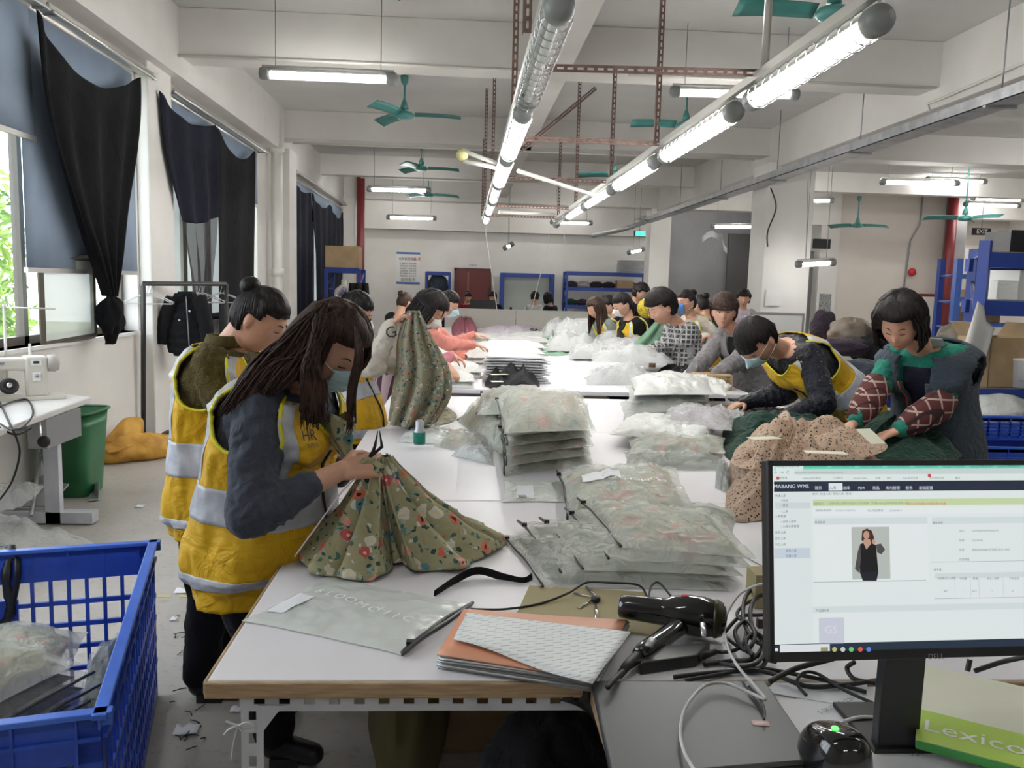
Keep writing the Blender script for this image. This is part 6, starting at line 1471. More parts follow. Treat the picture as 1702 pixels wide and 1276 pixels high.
heap('rose ruffled garment bunched before the coral jacketed woman',[(752,565),(775,568),(792,560),(790,540),(770,532),(752,540)],.14,'rosecl',17,16,amp=.07)
heap('mint green cloth heap at the far middle of the tables',[(893,580),(905,590),(950,588),(965,565),(940,548),(900,548)],.07,'mint',19,11,amp=.04)
heap('pale lilac cloth in the rear left of the far tables',[(790,562),(820,568),(890,562),(905,548),(860,545),(800,548)],.10,'lilac',21,9)
heap('dark ribbon like garment at the far table beside lilac cloth',[(872,556),(885,560),(900,556),(890,550)],.06,'blackcl',22,5)
bagq=[V((.12,2.6,0))]
# S4, S5 piles
for k,(dx,dy,z,inn,fl,l) in enumerate(((-12,2,0,'lilac','film','bottom'),(6,0,.05,'greysl','film','second'),(-4,-4,.10,'denimv','film','third'),(4,-2,.15,'lilac','filmwhite','topmost'))):
    bag(lift(Q((1048+dx,700+dy),(1180+dx,698+dy),(1172+dx,668+dy),(1042+dx,668+dy),T_),z),.075,'frosted bag, %s of the pile right of the dark gap'%l,'pile of frosted bags right of the dark gap',inn,fl,None,50+k)
bag(lift(Q((1130,665),(1205,690),(1215,668),(1140,648),T_),.12),.03,'white slippery bag draped right over the pile by the dark gap','white bags',None,'filmwhite',None,56,crumple=1.6)
bag(Q((1040,782),(1200,783),(1205,752),(1036,750),T_),.045,'frosted bag with dark green garment, lowest of the low right pile','low right pile','dkgreen','film',None,60)
bag(lift(Q((1046,768),(1205,766),(1205,740),(1042,740),T_),.035),.045,'frosted bag with green garment in the middle of the low right pile','low right pile','floralg','film',None,61)
bag(lift(Q((1012,742),(1170,758),(1200,722),(1040,712),T_),.06),.05,'cream frosted bag on top of the low right pile, at left','low right pile',None,'filmwhite',None,62)
bag(lift(Q((1085,738),(1215,745),(1225,710),(1110,706),T_),.09),.05,'cloudy crumpled bag on top of the low right pile, at right','low right pile','lilac','filmthin',None,63,crumple=1.5)
bag(Q((1188,812),(1215,825),(1212,775),(1190,768),T_),.04,'narrow grey bag standing between the low right pile and spotted garment','low right pile','greysl','filmthin',None,64)
# S6 clear bags
rnd=random.Random(12)
for k,(nl,nr,z,th,l) in enumerate((((974,640),(1100,642),0,.10,'bottom front'),((982,622),(1110,618),.11,.09,'second from front'),((945,600),(1040,602),.02,.12,'left middle'),((1000,600),(1120,600),.14,.07,'upper middle'),((905,588),(1000,590),.03,.16,'left back'),((990,588),(1085,588),.12,.10,'right back'),((920,572),(1010,575),.15,.14,'high left'),((900,566),(960,566),.05,.16,'far left'),((1000,578),(1060,576),.05,.14,'far right'))):
    y0=P(*nl,z=T_).y; x0=P(*nl,z=T_).x; x1=P(*nr,z=T_).x; d=.55+.05*k
    bag([V((x0,y0,T_+z)),V((x1,y0+.05,T_+z)),V((x1+.03,y0+d,T_+z)),V((x0+.06,y0+d,T_+z))],th*1.3,'shiny clear bag with grey green garment in the large clear heap, %s'%l,'large heap of shiny clear bags',rnd.choice(['greysl','lilac','whitecl','whitecl']),'filmthin',None,70+k,crumple=1.7,puff=2.4,name='plastic_bag')
# S7 thin white stack
ord_=['lowest','second','third','fourth','fifth','sixth','seventh','eighth','ninth','topmost']
for k in range(10):
    x0=.17+.02*math.sin(k*2.3); x1=.70+.02*math.cos(k*1.7); y0=6.72+.03*math.sin(k*3.1)
    bag([V((x0,y0,T_+k*.022)),V((x1,y0-.03,T_+k*.022)),V((x1-.02,y0+.42,T_+k*.022)),V((x0+.02,y0+.42,T_+k*.022))],.028,'thin white bag in the neat stack behind the black garments, %s layer'%ord_[k],'neat stack of thin white bags','whitecl','filmwhite',0,90+k,nu=20,nv=10,crumple=.6,zm='anglewhite')
for k,(x0,y0,z,w,l,inn,fl) in enumerate(((.0,7.9,0,.75,'pink tinted','salmon','filmwhite'),(.1,8.5,.0,.75,'pale rose','lilac','filmwhite'),(.15,9.3,0,.8,'white','whitecl','filmwhite'),(.3,10.2,0,.8,'grey lilac','lilac','film'),(-.25,7.0,0,.42,'white puffy','whitecl','filmwhite'),(-.35,6.3,0,.45,'flat white','whitecl','filmwhite'),(.6,12.0,.0,.8,'far white','whitecl','film'),(-.1,11.4,0,.7,'far lilac','lilac','film'))):
    for j in range(3 if k<4 else 2):
        bag([V((x0+.02*j,y0,T_+z+.045*j)),V((x0+w,y0+.02*j,T_+z+.045*j)),V((x0+w,y0+.5,T_+z+.045*j)),V((x0,y0+.5,T_+z+.045*j))],.06,'%s bag on the far tables, %s of its small stack'%(l,['lowest','upper','top'][j] if k<4 else ['lower','upper'][j]),'low stacks of pale bags on the far tables',inn,fl,None,110+k*4+j,nu=16,nv=10)
# carton HIC
c1=P(1228,654,z=T_); c0=P(1162,650,z=T_); o=carton('open brown carton lettered HIC at the right end before the grey coated woman',(c0.x+c1.x)/2,c0.y+.16,T_,c1.x-c0.x,.20,.125)
text('lettering','HIC',V((c1.x-.045,c0.y+.056,T_+.065)),(0,0,-1),(1,0,0),.06,'ink',o,'CENTER')
heap('black cloth under the hands of the grey coated woman',[(1092,618),(1120,628),(1160,626),(1165,612),(1120,606)],.05,'blackcl',31,6)
bag(Q((1120,625),(1165,642),(1172,620),(1135,612),T_),.05,'white bag lying left of the HIC carton','white bags','whitecl','filmwhite',None,131)
o=MB().grid(6,6,lambda u,v:P(1060+28*u,578+8*v,y=8.0)+V((0,.2*v,-.02*math.sin(u*PI)))).build('black_cloth','blackcl',solid=.01); tag(o,'black cloth held up by the plaid shirted worker','cloth')
bag(Q((1190,690),(1240,705),(1245,690),(1200,680),T_),.04,'grey cloudy bag left of the dark purple clothes','white bags','greysl','filmthin',None,132)
# green mint cloth held at right row
def mint(u,v):
    l=spl([(1108,512,0),(1080,545,0),(1052,572,0),(1028,590,0)],v); r=spl([(1112,518,0),(1116,550,0),(1112,580,0),(1105,600,0)],v); q=V(l).lerp(V(r),u); p=P(q.x,q.y,y=8.55); p.y+=.04*math.sin(u*17+v*3)*v; return p
o=MB().grid(40,24,mint).build('mint_cloth','mint',solid=.008); tag(o,'mint green cloth held spread before the workers of the right row','garment')
# ---- dresses: P1's floral dress on the table
ap=P(628,770,y=2.34)
front=[(505,918),(503,940),(522,958),(560,962),(600,970),(640,960),(652,942),(668,940),(690,952),(740,953),(780,945),(800,930),(833,915),(832,905),(800,885),(770,865),(735,862),(690,862),(600,868),(550,880)]
ring=[P(*p,z=T_) for p in front]
def dress(u,v):
    r=spl(ring+[ring[0]],u); f=math.sin(u*2*PI*13+3*noise.noise(V((u*6,1,2))))
    t=v; p=V((ap.x,ap.y,0)).lerp(V((r.x,r.y,0)),.10+.90*t**1.15); z=T_+(ap.z-T_)*(1-t)**1.35*(1 if t<1 else 1)
    out=V((r.x-ap.x,r.y-ap.y,0)).normalized(); tg=V((-out.y,out.x,0))
    am=(.032*t*(1-.55*t)+.006); p=p+tg*am*.6*math.cos(u*2*PI*13+2*v)+out*am*f*.6; z+=am*(f*.5+.5)*1.5+.022*(noise.noise(V((p.x*14,p.y*14,v*2)))+.3)*t*(1-t**5)+.012*(1-t)
    if t>.96: z=T_+.004+(z-T_)*(1-(t-.96)/.04*.7)
    p.z=max(T_+.003,z); return p
o=MB().grid(220,60,dress).build('floral_dress','floral',solid=.003); tag(o,'olive floral dress spread on the table under the hands of the nearest woman','dress')
# bunched part of dress held up in front of chest
def bunch(u,v):
    a=u*2*PI; c=V(spl([P(628,762,y=2.34),P(600,785,y=2.36),P(570,740,y=2.42),P(566,690,y=2.44)],v)); r=(.030+.012*math.sin(v*9))*(1+.22*math.sin(a*5+v*6)); return c+V((math.cos(a)*r,math.sin(a)*r,math.sin(a*2)*r*.3))
bb=MB().grid(36,24,bunch,cu=True).build('gathered_bodice','floral',o)
# P3's dress hanging
cy_=4.45
def d3(u,v):
    a=u*2*PI; L=spl([(678,515,0),(664,560,0),(662,610,0),(655,660,0),(648,700,0)],v); Rr=spl([(696,518,0),(716,560,0),(742,612,0),(745,655,0),(722,700,0)],v)
    cc=(L.x+Rr.x)/2; w=(Rr.x-L.x)/2; y=(L.y+Rr.y)/2; k=1+.10*math.sin(a*8+v*3)
    p=P(cc+w*math.cos(a)*k,y,y=cy_); p.y+=(.03+.13*v)*math.sin(a)*(1+.28*math.sin(a*9+v*5)); return p
o=MB().grid(110,44,d3,cu=True).build('floral_dress',floral('darker floral dress cloth',(.22,.20,.13),[(.38,.14,.12),(.08,.14,.16),(.30,.20,.14),(.05,.05,.05)],26),solid=.003); tag(o,'second olive floral dress held up by the woman with the scrunchie','dress')  # darker ground and finer print than the dress on the table
ring3=[P(*p,z=T_) for p in ((648,705),(690,712),(750,702),(758,688),(735,678),(700,676),(660,684))]
def hp3(u,v):
    c=P(705,692,z=T_); r=spl(ring3+[ring3[0]],u); p=c.lerp(r,v); return V((p.x,p.y,T_+.003+.05*(1-v**3)+.02*(1-v**4)*math.sin(u*60+v*4)))
MB().grid(70,14,hp3).build('hem_on_table',o.data.materials[0],o)
# ---- contents of the blue crate
def cr(u_,v_,z): return cr0+ux*(CW*u_)+uy*(CL*v_)+V((0,0,z))
for k in range(9):
    j=.02*math.sin(k*2.4); z=.19+.036*k; cc=cr(.46+j,.34,0); q=wq(cc.x,cc.y,.50,.40,-.35+.05*math.sin(k*1.9),z)
    bag(q,.045,'bagged dark garment in the crate stack, %s layer'%ord_[k],'stack of bagged garments in the blue crate',['blackcl','denimv','blackcl'][k%3],'filmdark',1,150+k,nu=20,nv=12,crumple=.7)
cc=cr(.50,.36,0); q=wq(cc.x,cc.y,.50,.38,-.38,.515); bag(q,.07,'pale floral bag tied with a beige band on top of the crate stack','tied bags in the blue crate','floralp','film',None,160)
o=MB().tube([spl([cr(.36,.12,.34),cr(.35,.14,.50),cr(.38,.3,.595),cr(.42,.52,.56)],j/14) for j in range(15)],.012,6,flat=.3).build('tie_band','creamsw'); tag(o,'beige cloth band tied round the bag stack in the crate','band')
q=[cr(.17,.35,.30),cr(.02,.38,.36),cr(.03,.76,.38),cr(.20,.72,.32)]; bag([q[1],q[0],q[3],q[2]][::1],.08,'frosted bag squeezed against the right wall of the crate','tied bags in the blue crate','denimv','filmdark',3,161)
q=[cr(.95,.60,.30),cr(.25,.62,.30),cr(.25,.95,.30),cr(.95,.95,.30)]; bag(q,.09,'pale floral bag lying far in the crate behind the stack','tied bags in the blue crate','floralp','film',None,162)
q=[cr(.75,.02,.30),cr(.20,.02,.32),cr(.18,.12,.36),cr(.72,.10,.34)]; bag(q,.05,'grey flat bag at the near wall of the crate','tied bags in the blue crate','denimv','filmdark',3,163)
# ============================================================ COMPUTER DESK
DZ=.775
o=thing('computer_desk','desk at the front with the monitor and laptop on it','desk',(.9,1.2,0))
MB().bb(.285,1.75,.55,1.585,DZ-.03,DZ).build('tabletop','laminate',o,bevel=.003)
MB().bb(.272,.285,.55,1.585,DZ-.035,DZ).build('edge_band','ply',o)
for x,y in ((.36,.62),(1.68,.62),(1.68,1.52),(.36,1.52)): MB().bb(x-.02,x+.02,y-.02,y+.02,0,DZ-.03).build('leg','anglewhite',o)
# laptop
o=thing('laptop','closed dark grey laptop with a pink sticker at the front of the desk','laptop',(.45,1.4,DZ)); lz_=.80
q=[P(1018,1290,z=lz_),P(1360,1262,z=lz_),P(1272,1132,z=lz_),P(985,1131,z=lz_)]
lq=[V((p.x,p.y,DZ+.004)) for p in q]; gm=plain('dark grey laptop shell',(.075,.078,.08),.42,.3)
MB().hexa(lq,(0,0,.012)).build('base',plain('laptop base',(.02,.02,.022),.5),o,bevel=.002); MB().hexa([p+V((0,0,.0125)) for p in lq],(0,0,.009)).build('lid',gm,o,bevel=.003)
p=P(1264,1202,z=lz_+.001); MB().box(p+V((0,0,.0005)),(.030,.016,.001),Matrix.Rotation(-.1,3,'Z')).build('sticker',plain('pink sticker',(.75,.42,.36),.5),o); MB().box(p+V((0,-.001,.0012)),(.022,.005,.0006),Matrix.Rotation(-.1,3,'Z')).build('sticker_print','paper',o)
# papers
def sheet(pts,label,z=DZ+.001,mat='paper',name='paper_sheet'):
    o=MB().hexa([P(a,b,z=z) for a,b in pts],(0,0,.0009)).build(name,mat); return tag(o,label,'paper')
sheet([(1300,1225),(1460,1275),(1520,1180),(1330,1145)],'white paper with handwriting left of the monitor stand')
sheet([(1440,1330),(1640,1330),(1560,1195),(1440,1185)],'white paper with a pencilled number under the scanner cable',DZ+.003)
sheet([(1270,1150),(1450,1180),(1440,1135),(1290,1132)],'white sheet beneath the cables behind the laptop',DZ+.0025)
for s_,px,py,sz,rot in (('5-28:25 4月12.20 叫',1395,1170,.016,.55),('150',1522,1252,.02,.15),('No',1438,1213,.009,0)): 
    p=P(px,py,z=DZ+.0055); o=text('handwriting',s_,p,(math.cos(rot),math.sin(rot),0),(-math.sin(rot),math.cos(rot),0),sz,plain('pencil',(.22,.22,.24),.7),None,'CENTER',font_shear=.3); tag(o,{'150':'pencilled number on the paper at the bottom edge','No':'tiny pencilled word right of the scanner'}.get(s_,'slanted pencilled line of figures on the paper behind the scanner'),'writing')
# monitor
ML=P(1275,765,y=1.30); MLb=P(1283,1100,y=1.235); MLb.x=ML.x
th_=math.radians(9.4); mx=(P(1702,764,y=1.318)-ML).normalized(); my=(ML-MLb).normalized(); mh=(ML-MLb).length; mn=mx.cross(my).normalized(); mw=.545
if mn.y>0: mn=-mn
mRoot=thing('monitor','black desktop monitor showing a warehouse web page, right foreground','monitor',(.8,1.35,DZ))
RM=Matrix((mx,my,mn)).transposed(); cen=MLb+mx*mw/2+my*mh/2
MB().box(cen-mn*.014,(mw,mh,.026),RM).build('housing','black',mRoot,bevel=.003)
bz=MB()
bz.box(cen-mx*(mw/2-.004)+mn*.001,(.008,mh,.006),RM); bz.box(cen+mx*(mw/2-.004)+mn*.001,(.008,mh,.006),RM); bz.box(cen+my*(mh/2-.0045)+mn*.001,(mw,.009,.006),RM); bz.box(cen-my*(mh/2-.00775)+mn*.001,(mw,.0155,.006),RM); bz.build('bezel','blackgloss' if 0 else 'black',mRoot,bevel=.001)
sw,shh=mw-.016,mh-.0245; s0=MLb+mx*.008+my*.0155
def scr(c,e=1.0):
    m,nt,b=newmat('screen colour'); b.inputs['Base Color'].default_value=(0,0,0,1); b.inputs['Roughness'].default_value=.4; b.inputs['Emission Color'].default_value=rgb(c); b.inputs['Emission Strength'].default_value=e; return m
SC={}
def scm(c,e=None):
    k=(c,e)
    if k not in SC: SC[k]=scr(c,SCE if e is None else e)
    return SC[k]
SCE=.46
SCR=MB().box(s0+mx*sw/2+my*shh/2+mn*.0015,(sw,shh,.001),RM).build('screen',scm((.80,.86,.86)),mRoot)
def SP(px,py,off):
    r=RC@V(((px-CXP)/FPX,-(py-CYP)/FPX,-1)); c=V((0,0,HC)); pl=s0+mn*off; k=(pl-c).dot(mn)/r.dot(mn); return c+r*k
def quad(px0,py0,px1,py1,c,off=.0026,name='screen_panel',e=None,skew=True):
    """screen rectangle: pixel span converted to screen axes"""
    a=SP(px0,py0,off)-s0; b=SP(px0,py1,off)-s0; c2=SP(px1,py0,off)-s0; x0,y0,x1,y1=a.dot(mx),a.dot(my),c2.dot(mx),b.dot(my)
    x0,x1=max(0,min(x0,x1)),min(sw,max(x0,x1)); lo,hi=max(0,min(y0,y1)),min(shh,max(y0,y1))
    pt=lambda x,y:s0+mx*x+my*y+mn*off
    o=MB().add([pt(x0,lo),pt(x1,lo),pt(x1,hi),pt(x0,hi)],[(0,1,2,3)],0,False).build(name,scm(c,e),SCR); return o
def stx(s,px,py,sz,c=(.1,.1,.12),al='LEFT',off=.0034): return text('screen_text',s,SP(px,py,off),mx,my,sz,scm(c),SCR,al)
R_=1760
quad(1282,768,R_,782,(.16,.72,.52)); quad(1284,769,1330,783,(.75,.88,.85),.003)
quad(1282,782,R_,800,(.78,.86,.84)); quad(1316,780,R_,789,(.62,.70,.70),.003)
quad(1282,800,R_,817,(.022,.028,.055)); quad(1373,804,1396,817,(.80,.86,.88),.003)
stx('MABANG WMS',1286,808.5,.0088,(.8,.85,.88)); 
for s_,x in (('首页',1360),('出库',1407),('PDA',1432),('商品',1456),('库内管理',1484),('报表',1511),('基础配置',1539)): stx(s_,x,811,.0062,(.8,.85,.88),'CENTER')
stx('入库',1384,811,.0062,(.1,.12,.2),'CENTER')
for k in range(9): stx('mabang仓库管理系统',1290+k*46,775,.0042,(.05,.2,.18)); stx('×',1326+k*46,775,.005,(.05,.2,.18))
stx('←  →  C',1286,785,.007,(.2,.25,.25)); stx('wms.private-warehouse/index/storage/receive',1320,785,.0045,(.3,.36,.36))
for s_,x in (('采购管理',1292),('mabang库存查询',1335),('订单统计',1385),('Amazon Seller',1418),('店铺',1455),('图片',1474),('Temu后台运营',1500),('物流追踪查询',1545),('翻译',1588)): stx(s_,x,794.5,.0042,(.2,.25,.25))
for x in (1288,1540): quad(x-2,792,x+3,797,(.6,.05,.06),.003)
quad(1282,817,1344,1072,(.76,.83,.83),.0024); quad(1284,835,1343,845,(.66,.73,.74),.003)
for s_,y_,dx in (('快速入库',824,0),('• 签收',832,10),('• 质检',840,10),('• 上架',850,10),('入库管理',858,0),('• 采购入库单',867,10),('• 入库记录管理',875,10),('退货入库',885,0),('加工入库',895,0),('手工入库',905,0)): stx(s_,1288+dx,y_,.0046,(.1,.13,.16))
quad(1284,911,1344,928,(.60,.68,.76),.003); stx('质检入库',1306,915.5,.0046,(.1,.15,.4)); stx('批量入库',1306,924,.0046,(.1,.15,.4))
stx('首页 / 快速入库 / 质检入库 / 签收',1350,821,.0046,(.2,.24,.26))
quad(1347,831,R_,842,(.60,.72,.42),.003); stx('温馨提示：1.扫描时请注意核对商品SKU与采购单  2.扫描mabang仓库条码后自动入库',1352,837,.0044,(.22,.3,.12)); stx('3.若无法识别请联系管理员进行处理',1506,837.5,.0044,(.65,.12,.06))
quad(1347,845,R_,857,(.84,.89,.89),.0028); stx('采购单/物流号：',1355,848.5,.0044,(.2,.24,.26)); stx('GD2023101807561',1388,848.5,.0044,(.35,.35,.5)); stx('SKU/商品条码：',1442,848.5,.0044,(.2,.24,.26)); stx('S230008010',1478,848.5,.0044,(.35,.35,.5))
quad(1350,862,1538,873,(.70,.77,.78),.003); quad(1350,873,1538,969,(.83,.88,.885),.003); stx('商品信息',1354,868,.0045)
quad(1546,864,R_,875,(.70,.77,.78),.003); stx('基本信息',1550,869,.0045)
for s_,s2,y_ in (('SKU：','S2303200XXX7WpurCS',882),('名称：','+32-54-56',898),('仓库：','采购20230400C检测区1区01-1002',914),('供货数量','',930)): stx(s_,1594,y_,.0046,(.2,.22,.24)); stx(s2,1615,y_,.0046,(.2,.22,.24))
quad(1350,968,1538,969.2,(.45,.50,.50),.0036); quad(1546,938,R_,939,(.5,.55,.55),.0036); stx('新子单',1552,947,.0045); quad(1552,957,R_,966,(.68,.75,.76),.003)
for s_,x in (('采购数/已入库数',1558),('待检量',1595),('数量',1617),('本次入库数',1640),('不良品数',1677)): stx(s_,x,961.5,.0044,(.2,.22,.24))
for s_,x in (('360',1568),('|',1600),('56.4',1616),('1',1648),('0',1682)): stx(s_,x,982,.0044,(.2,.22,.24))
for x in (1585,1611,1625,1665): quad(x,966,x+.7,1000,(.6,.66,.66),.0036)
quad(1552,999,R_,1000,(.5,.55,.55),.0036)
quad(1350,1009,R_,1020,(.70,.77,.78),.003); stx('产品图片框',1356,1015,.0045)
quad(1360,1028,1402,1072,(.62,.64,.74),.003); stx('GS',1381,1047,.018,(.74,.76,.84),'CENTER')
# model photo on the page
quad(1412,878,1475,965,(.50,.54,.50),.0036,'screen_photo')
def spoly(pts,c,off,name='screen_photo'):
    ps=[SP(x,y,off) for x,y in pts]; return MB().add(ps,[tuple(range(len(ps)))],0,False).build(name,scm(c),SCR)
def oval(cx,cy,rx,ry,n=16): return [(cx+rx*math.cos(t/n*2*PI),cy+ry*math.sin(t/n*2*PI)) for t in range(n)][::-1]
spoly([(1433,882),(1441,878),(1449,882),(1453,893),(1452,903),(1446,902),(1436,903),(1432,897)][::-1],(.07,.03,.02),.0040); spoly(oval(1440,889,5,7),(.55,.33,.25),.0044); spoly([(1436,896),(1446,896),(1448,903),(1440,912),(1433,903)][::-1],(.55,.33,.25),.0044)
spoly([(1430,904),(1435,902),(1440,913),(1449,902),(1456,906),(1460,952),(1429,952)][::-1],(.012,.012,.014),.0048); spoly([(1430,904),(1426,915),(1421,945),(1428,952),(1431,930)][::-1],(.09,.08,.08),.0050); spoly([(1456,905),(1464,903),(1471,913),(1465,921),(1458,918)][::-1],(.09,.08,.08),.0050); spoly([(1429,950),(1460,950),(1457,965),(1434,965)][::-1],(.018,.018,.03),.0050); spoly(oval(1452,900,3,4),(.55,.33,.25),.0052)
# taskbar
quad(1282,1071,R_,1087,(.02,.035,.06),.003); quad(1296,1072,1379,1087,(.76,.80,.82),.0036); stx('搜索',1311,1079,.006,(.25,.28,.3)); quad(1364,1077,1376,1086,(.35,.30,.18),.004); quad(1288,1077,1293,1082,(.8,.85,.88),.004)
for x,c in ((1387,(.55,.50,.2)),(1401,(.6,.65,.62)),(1415,(.15,.6,.2)),(1430,(.65,.12,.08)),(1444,(.1,.25,.7))): spoly(oval(x,1079,4,4),c,.0042,'taskbar_icon')
text('brand_lettering','DELL',SP(1556,1091,.006),mx,my,.0125,plain('grey print',(.35,.36,.38),.4),mRoot,'CENTER')
sc_=SP(1494,1100,0); stp=MB(); stp.hexa([sc_+V((-.028,.02,-.02)),sc_+V((.036,.03,-.02)),sc_+V((.036,.05,-.02)),sc_+V((-.028,.04,-.02))],(0,0,.12)); 
stp.add([],[]); bx0=P(1452,1195,y=1.36).x; bx1=P(1520,1195,y=1.36).x
MB().bb(bx0,bx1,1.34,1.365,DZ,1.1).build('stand_neck','black',mRoot,bevel=.003); MB().bb(bx0-.01,bx1+.03,1.33,1.50,DZ+.002,DZ+.012).build('stand_foot','black',mRoot,bevel=.003)
# lexicon box
lz2=.818; a=P(1523,1229,z=lz2); b=P(1790,1300,z=lz2); c_=P(1520,1100,z=lz2); d_=b+(c_-a)
o=thing('paper_box','cream and lime green carton printed Lexicon at the lower right corner','box',a)
MB().hexa([p-V((0,0,.014)) for p in (a,b,d_,c_)],(0,0,.014)).build('body','papery',o,bevel=.001)
ux2=(b-a).normalized(); uy2=(c_-a); l3=.36
MB().hexa([a+V((0,0,.0005)),b+V((0,0,.0005)),b+uy2*l3+V((0,0,.0005)),a+uy2*l3+V((0,0,.0005))],(0,0,.0006)).build('lime_band','lime',o)
MB().hexa([a-V((0,0,.015))-uy2.normalized()*.001,b-V((0,0,.015))-uy2.normalized()*.001,b-V((0,0,0))-uy2.normalized()*.001,a-uy2.normalized()*.001],(0,-.0008,0)).build('green_edge','dgreen',o)
tp=a+ux2*.010+uy2*(l3*.5)+V((0,0,.0016)); text('lettering','Lexicon',tp,ux2,uy2,.060,'print',o)
o=MB().hexa([P(1496,1176,z=.785),P(1524,1238,z=.785),P(1560,1236,z=.785),P(1545,1174,z=.785)],(0,0,.012)).build('tablet','steelgrey',bevel=.002); tag(o,'thin grey slab sticking out left of the cream box','tablet')
# scanner
o=thing('barcode_scanner','black rounded barcode scanner with a green light at bottom edge','scanner',P(1385,1276,z=DZ)); sc0=P(1385,1262,z=.80); sc0=V((sc0.x,sc0.y,0))
def scf(u,v):
    a=u*2*PI; t=v*PI/2; r=math.cos(t)**.55; n=2.6; ca,sa=math.cos(a),math.sin(a); rr=(abs(ca)**n+abs(sa)**n)**(-1/n)
    return sc0+V((ca*rr*.052*r,sa*rr*.075*r,DZ+.012+.075*math.sin(t)**.9-.02*sa*r))
MB().grid(40,18,scf,cu=True).build('head','blackgloss',o); MB().tube([sc0+V((0,-.01,DZ)),sc0+V((0,-.01,DZ+.03))],.045,20).build('base','black',o)
g=scf(.30,.62); gp=[scf(a_,b_)+ (scf(a_,b_)-(sc0+V((0,0,DZ)))).normalized()*.0012 for a_,b_ in ((.285,.66),(.245,.66),(.245,.72),(.285,.72))]
gc=P(1388,1210,z=DZ+.093); MB().ball(gc,(.0065,.0065,.003),n=12).build('light',plain('green led',(.05,1,.06),.3,emis=3),o)
# hair dryer
o=thing('hair_dryer','glossy black hair dryer lying on the table left of the cables','hair dryer',P(1110,1040,z=T_))
n0=P(1030,1007,z=.83); n1=P(1205,1030,z=.83); ax_=(n1-n0); L_=ax_.length; ax_.normalize()
MB().lathe(n0,ax_,[(.022,0),(.026,.002),(.028,.02),(.031,L_*.40),(.031,L_*.44),(.040,L_*.50),(.046,L_*.66),(.046,L_*.80),(.040,L_*.92),(.030,L_*1.0),(.012,L_*1.02)],32).build('barrel','blackgloss',o)
MB().lathe(n0+ax_*L_*.90,ax_,[(.0435,0),(.0435,.006),(.037,.02)],32).build('rear_ring',plain('bronze ring',(.05,.045,.02),.3,.5),o)
MB().lathe(n0-ax_*.002,ax_,[(.020,0),(.0205,.004)],20).build('nozzle_grille','steelgrey',o)
h0=P(1128,1040,z=.815); h1=P(1100,1062,z=.808); h2=P(1062,1090,z=.803)
MB().tube([spl([h0,h1,h2],j/10) for j in range(11)],[.024,.023,.022,.021,.021,.021,.021,.022,.022,.021,.017],16).build('handle','blackgloss',o)
MB().tube([h2,P(1040,1108,z=.798),P(1030,1122,z=.795)],[.014,.010,.007],12).build('strain_relief','rubber',o)
MB().lathe(P(1058,1094,z=.80)+V((0,-.012,0)),(0,0,1),[(.011,0),(.013,.003),(.011,.006)],16).build('hang_loop','rubber',o)
MB().ball(n0+ax_*L_*.62+V((0,0,.045)),(.010,.007,.003),n=10).build('button',plain('red button',(.5,.03,.05),.4),o)
MB().tube([P(1168,1035,z=.853),P(1170,1058,z=.838)],.006,6,flat=.3).build('silver_mark','chrome',o); MB().tube([P(1085,1062,z=.830),P(1078,1074,z=.824)],.010,6,flat=.5).build('rating_label','steelgrey',o)
# power adapter
o=thing('power_adapter','black power adapter brick between hair dryer and laptop','adapter',P(1120,1105,z=T_)); 
aq=[P(1062,1122,z=T_),P(1158,1108,z=T_),P(1180,1085,z=T_),P(1080,1092,z=T_)]; MB().hexa(aq,(0,0,.026)).build('case','black',o,bevel=.004); MB().tube([P(1160,1092,z=T_+.014),P(1190,1083,z=T_+.014)],[.010,.006],10).build('strain_relief','rubber',o)
def cable(pts,label,r=.0042,mat='rubber',n=60):
    pp=[P(a,b,z=c) for a,b,c in pts]; o=MB().tube([spl(pp,j/n) for j in range(n+1)],r,7).build('cable',mat); return tag(o,label,'cable')
a_=T_+.006
cable([(783,1012,a_),(840,1012,a_),(900,1002,a_),(945,985,a_+.01),(975,968,a_+.02),(1010,968,a_+.03),(1060,972,a_+.02),(1075,990,a_),(1080,1005,a_)],'thin black cord running from the flat bag to the hair dryer',.003)
cable([(1078,1000,a_+.01),(1082,975,a_+.02),(1095,968,a_+.02),(1115,990,a_+.01)],'small black cord loop above the hair dryer',.003)
cable([(1035,1116,a_+.015),(1020,1130,.815),(1010,1142,.815)],'hair dryer cord dropping onto the laptop corner',.006)
cable([(1190,1083,a_),(1215,1082,a_+.01),(1235,1070,a_+.02),(1240,1040,a_+.03),(1225,1020,a_+.02),(1245,1000,a_+.02),(1290,985,a_+.02)],'black cable looping from the adapter upward behind the monitor')
cable([(1290,978,a_+.02),(1255,978,a_+.03),(1238,995,a_+.03),(1236,1030,a_+.03),(1250,1060,a_+.03),(1275,1080,a_+.02),(1265,1110,a_),(1230,1115,a_),(1180,1118,a_),(1120,1125,a_)],'black cable in a tall arc beside the monitor edge',.005)
cable([(1300,990,a_+.02),(1262,990,a_+.035),(1248,1010,a_+.04),(1250,1040,a_+.03),(1268,1070,a_+.02),(1250,1095,a_+.01),(1215,1098,a_),(1170,1104,a_)],'second black cable arc just inside the tall one',.005)
cable([(1205,1050,a_),(1230,1025,a_+.02),(1262,1022,a_+.02),(1300,1020,a_+.02)],'black cable crossing towards the dark plug',.0045)
cable([(1210,1062,a_),(1240,1080,a_+.02),(1255,1055,a_+.04),(1240,1032,a_+.04),(1222,1048,a_+.03),(1232,1075,a_+.02),(1262,1092,a_+.01),(1290,1100,a_)],'black cable coiled in the middle of the tangle',.0045)
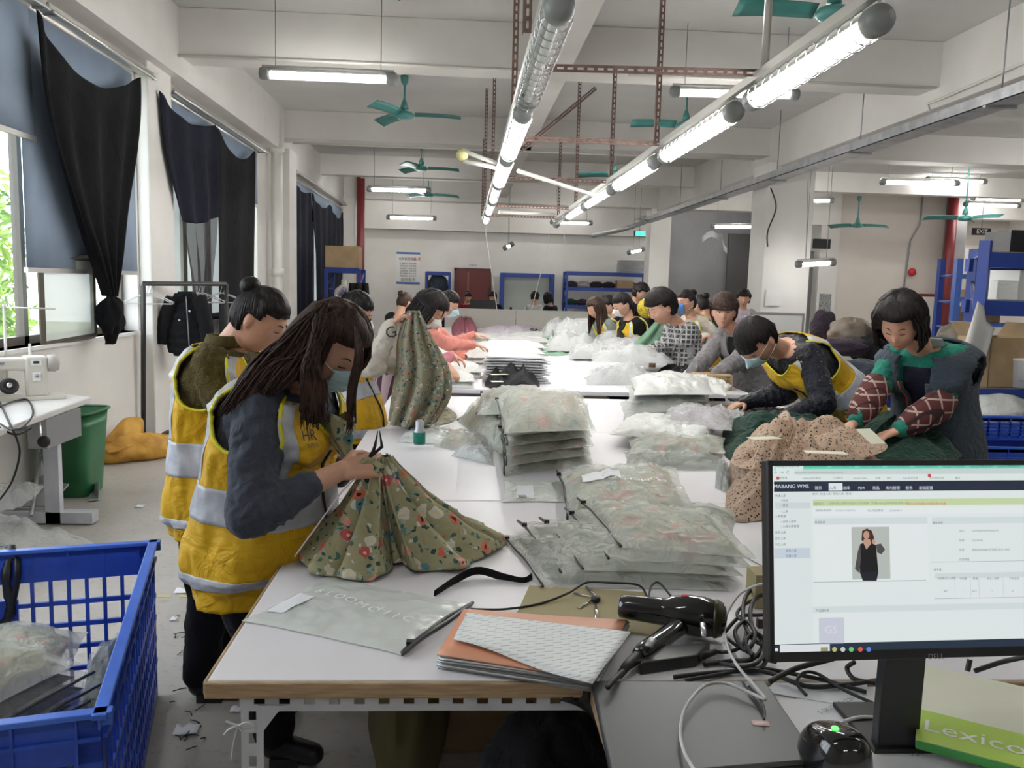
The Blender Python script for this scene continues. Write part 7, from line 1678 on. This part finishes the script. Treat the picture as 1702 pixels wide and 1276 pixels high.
cable([(1195,1100,a_),(1230,1108,a_+.01),(1262,1098,a_+.02),(1270,1065,a_+.03),(1255,1052,a_+.04),(1240,1066,a_+.03),(1250,1090,a_+.02)],'black cable knot by the lower left monitor corner',.0045)
cable([(1140,1130,a_),(1200,1120,a_),(1255,1110,a_),(1310,1118,a_),(1370,1130,a_),(1440,1150,a_-.003)],'black cable running right under the monitor',.0045)
cable([(1280,1132,.80),(1320,1112,.81),(1370,1098,.83),(1400,1090,.84)],'thick black cable rising to the monitor back',.006)
cable([(1340,1155,.785),(1325,1135,.79),(1335,1118,.80),(1360,1120,.80),(1400,1145,.79),(1450,1168,.785)],'thin black cable arching over the paper',.0035)
cable([(1420,1100,.82),(1408,1110,.80),(1420,1128,.79),(1455,1135,.79)],'black cable loop left of the monitor stand',.005)
cable([(1460,1130,.79),(1400,1138,.787),(1340,1140,.787),(1280,1118,.79),(1230,1112,a_)],'long black cable from the tangle to the stand',.005)
cable([(1612,1096,.88),(1608,1115,.86)],'short black cable right of the stand',.005); cable([(1620,1115,.86),(1665,1100,.88),(1702,1092,.90)],'black cable behind the cream box',.005)
cable([(1282,968,.90),(1250,975,.88),(1225,992,.85),(1205,1030,.82),(1208,1070,.81),(1225,1105,.81),(1255,1140,.815),(1272,1162,.815),(1245,1150,.815),(1205,1135,.815),(1170,1140,.815),(1140,1175,.815),(1131,1215,.815),(1138,1250,.815),(1155,1282,.815)],'white cable curving over the laptop lid',.0032,'whitecl',90)
cable([(1270,1195,.812),(1270,1180,.812),(1262,1160,.812),(1245,1140,.812)],'dark thin cable end touching the pink sticker',.0028)
cable([(1400,1200,.785),(1430,1192,.79),(1470,1195,.787),(1510,1210,.79)],'white cable from scanner towards the cream box',.0038,'whitecl')
o=MB().box(P(1268,1035,z=a_+.02),(.028,.018,.024)).build('plug',plain('dark red plug',(.03,.012,.014),.4),bevel=.003); tag(o,'dark plug at the left monitor edge among the cables','plug')
bag([P(985,1180,z=.68),P(1000,1240,z=.62),P(1010,1170,z=.74),P(930,1165,z=.74)],.02,'black plastic bag tucked below the table beside the laptop','rumpled bags',None,'black',None,170,crumple=2,name='plastic_bag')
finish_text()
for o in bpy.data.objects:
    if '_t' in o.keys(): del o['_t']
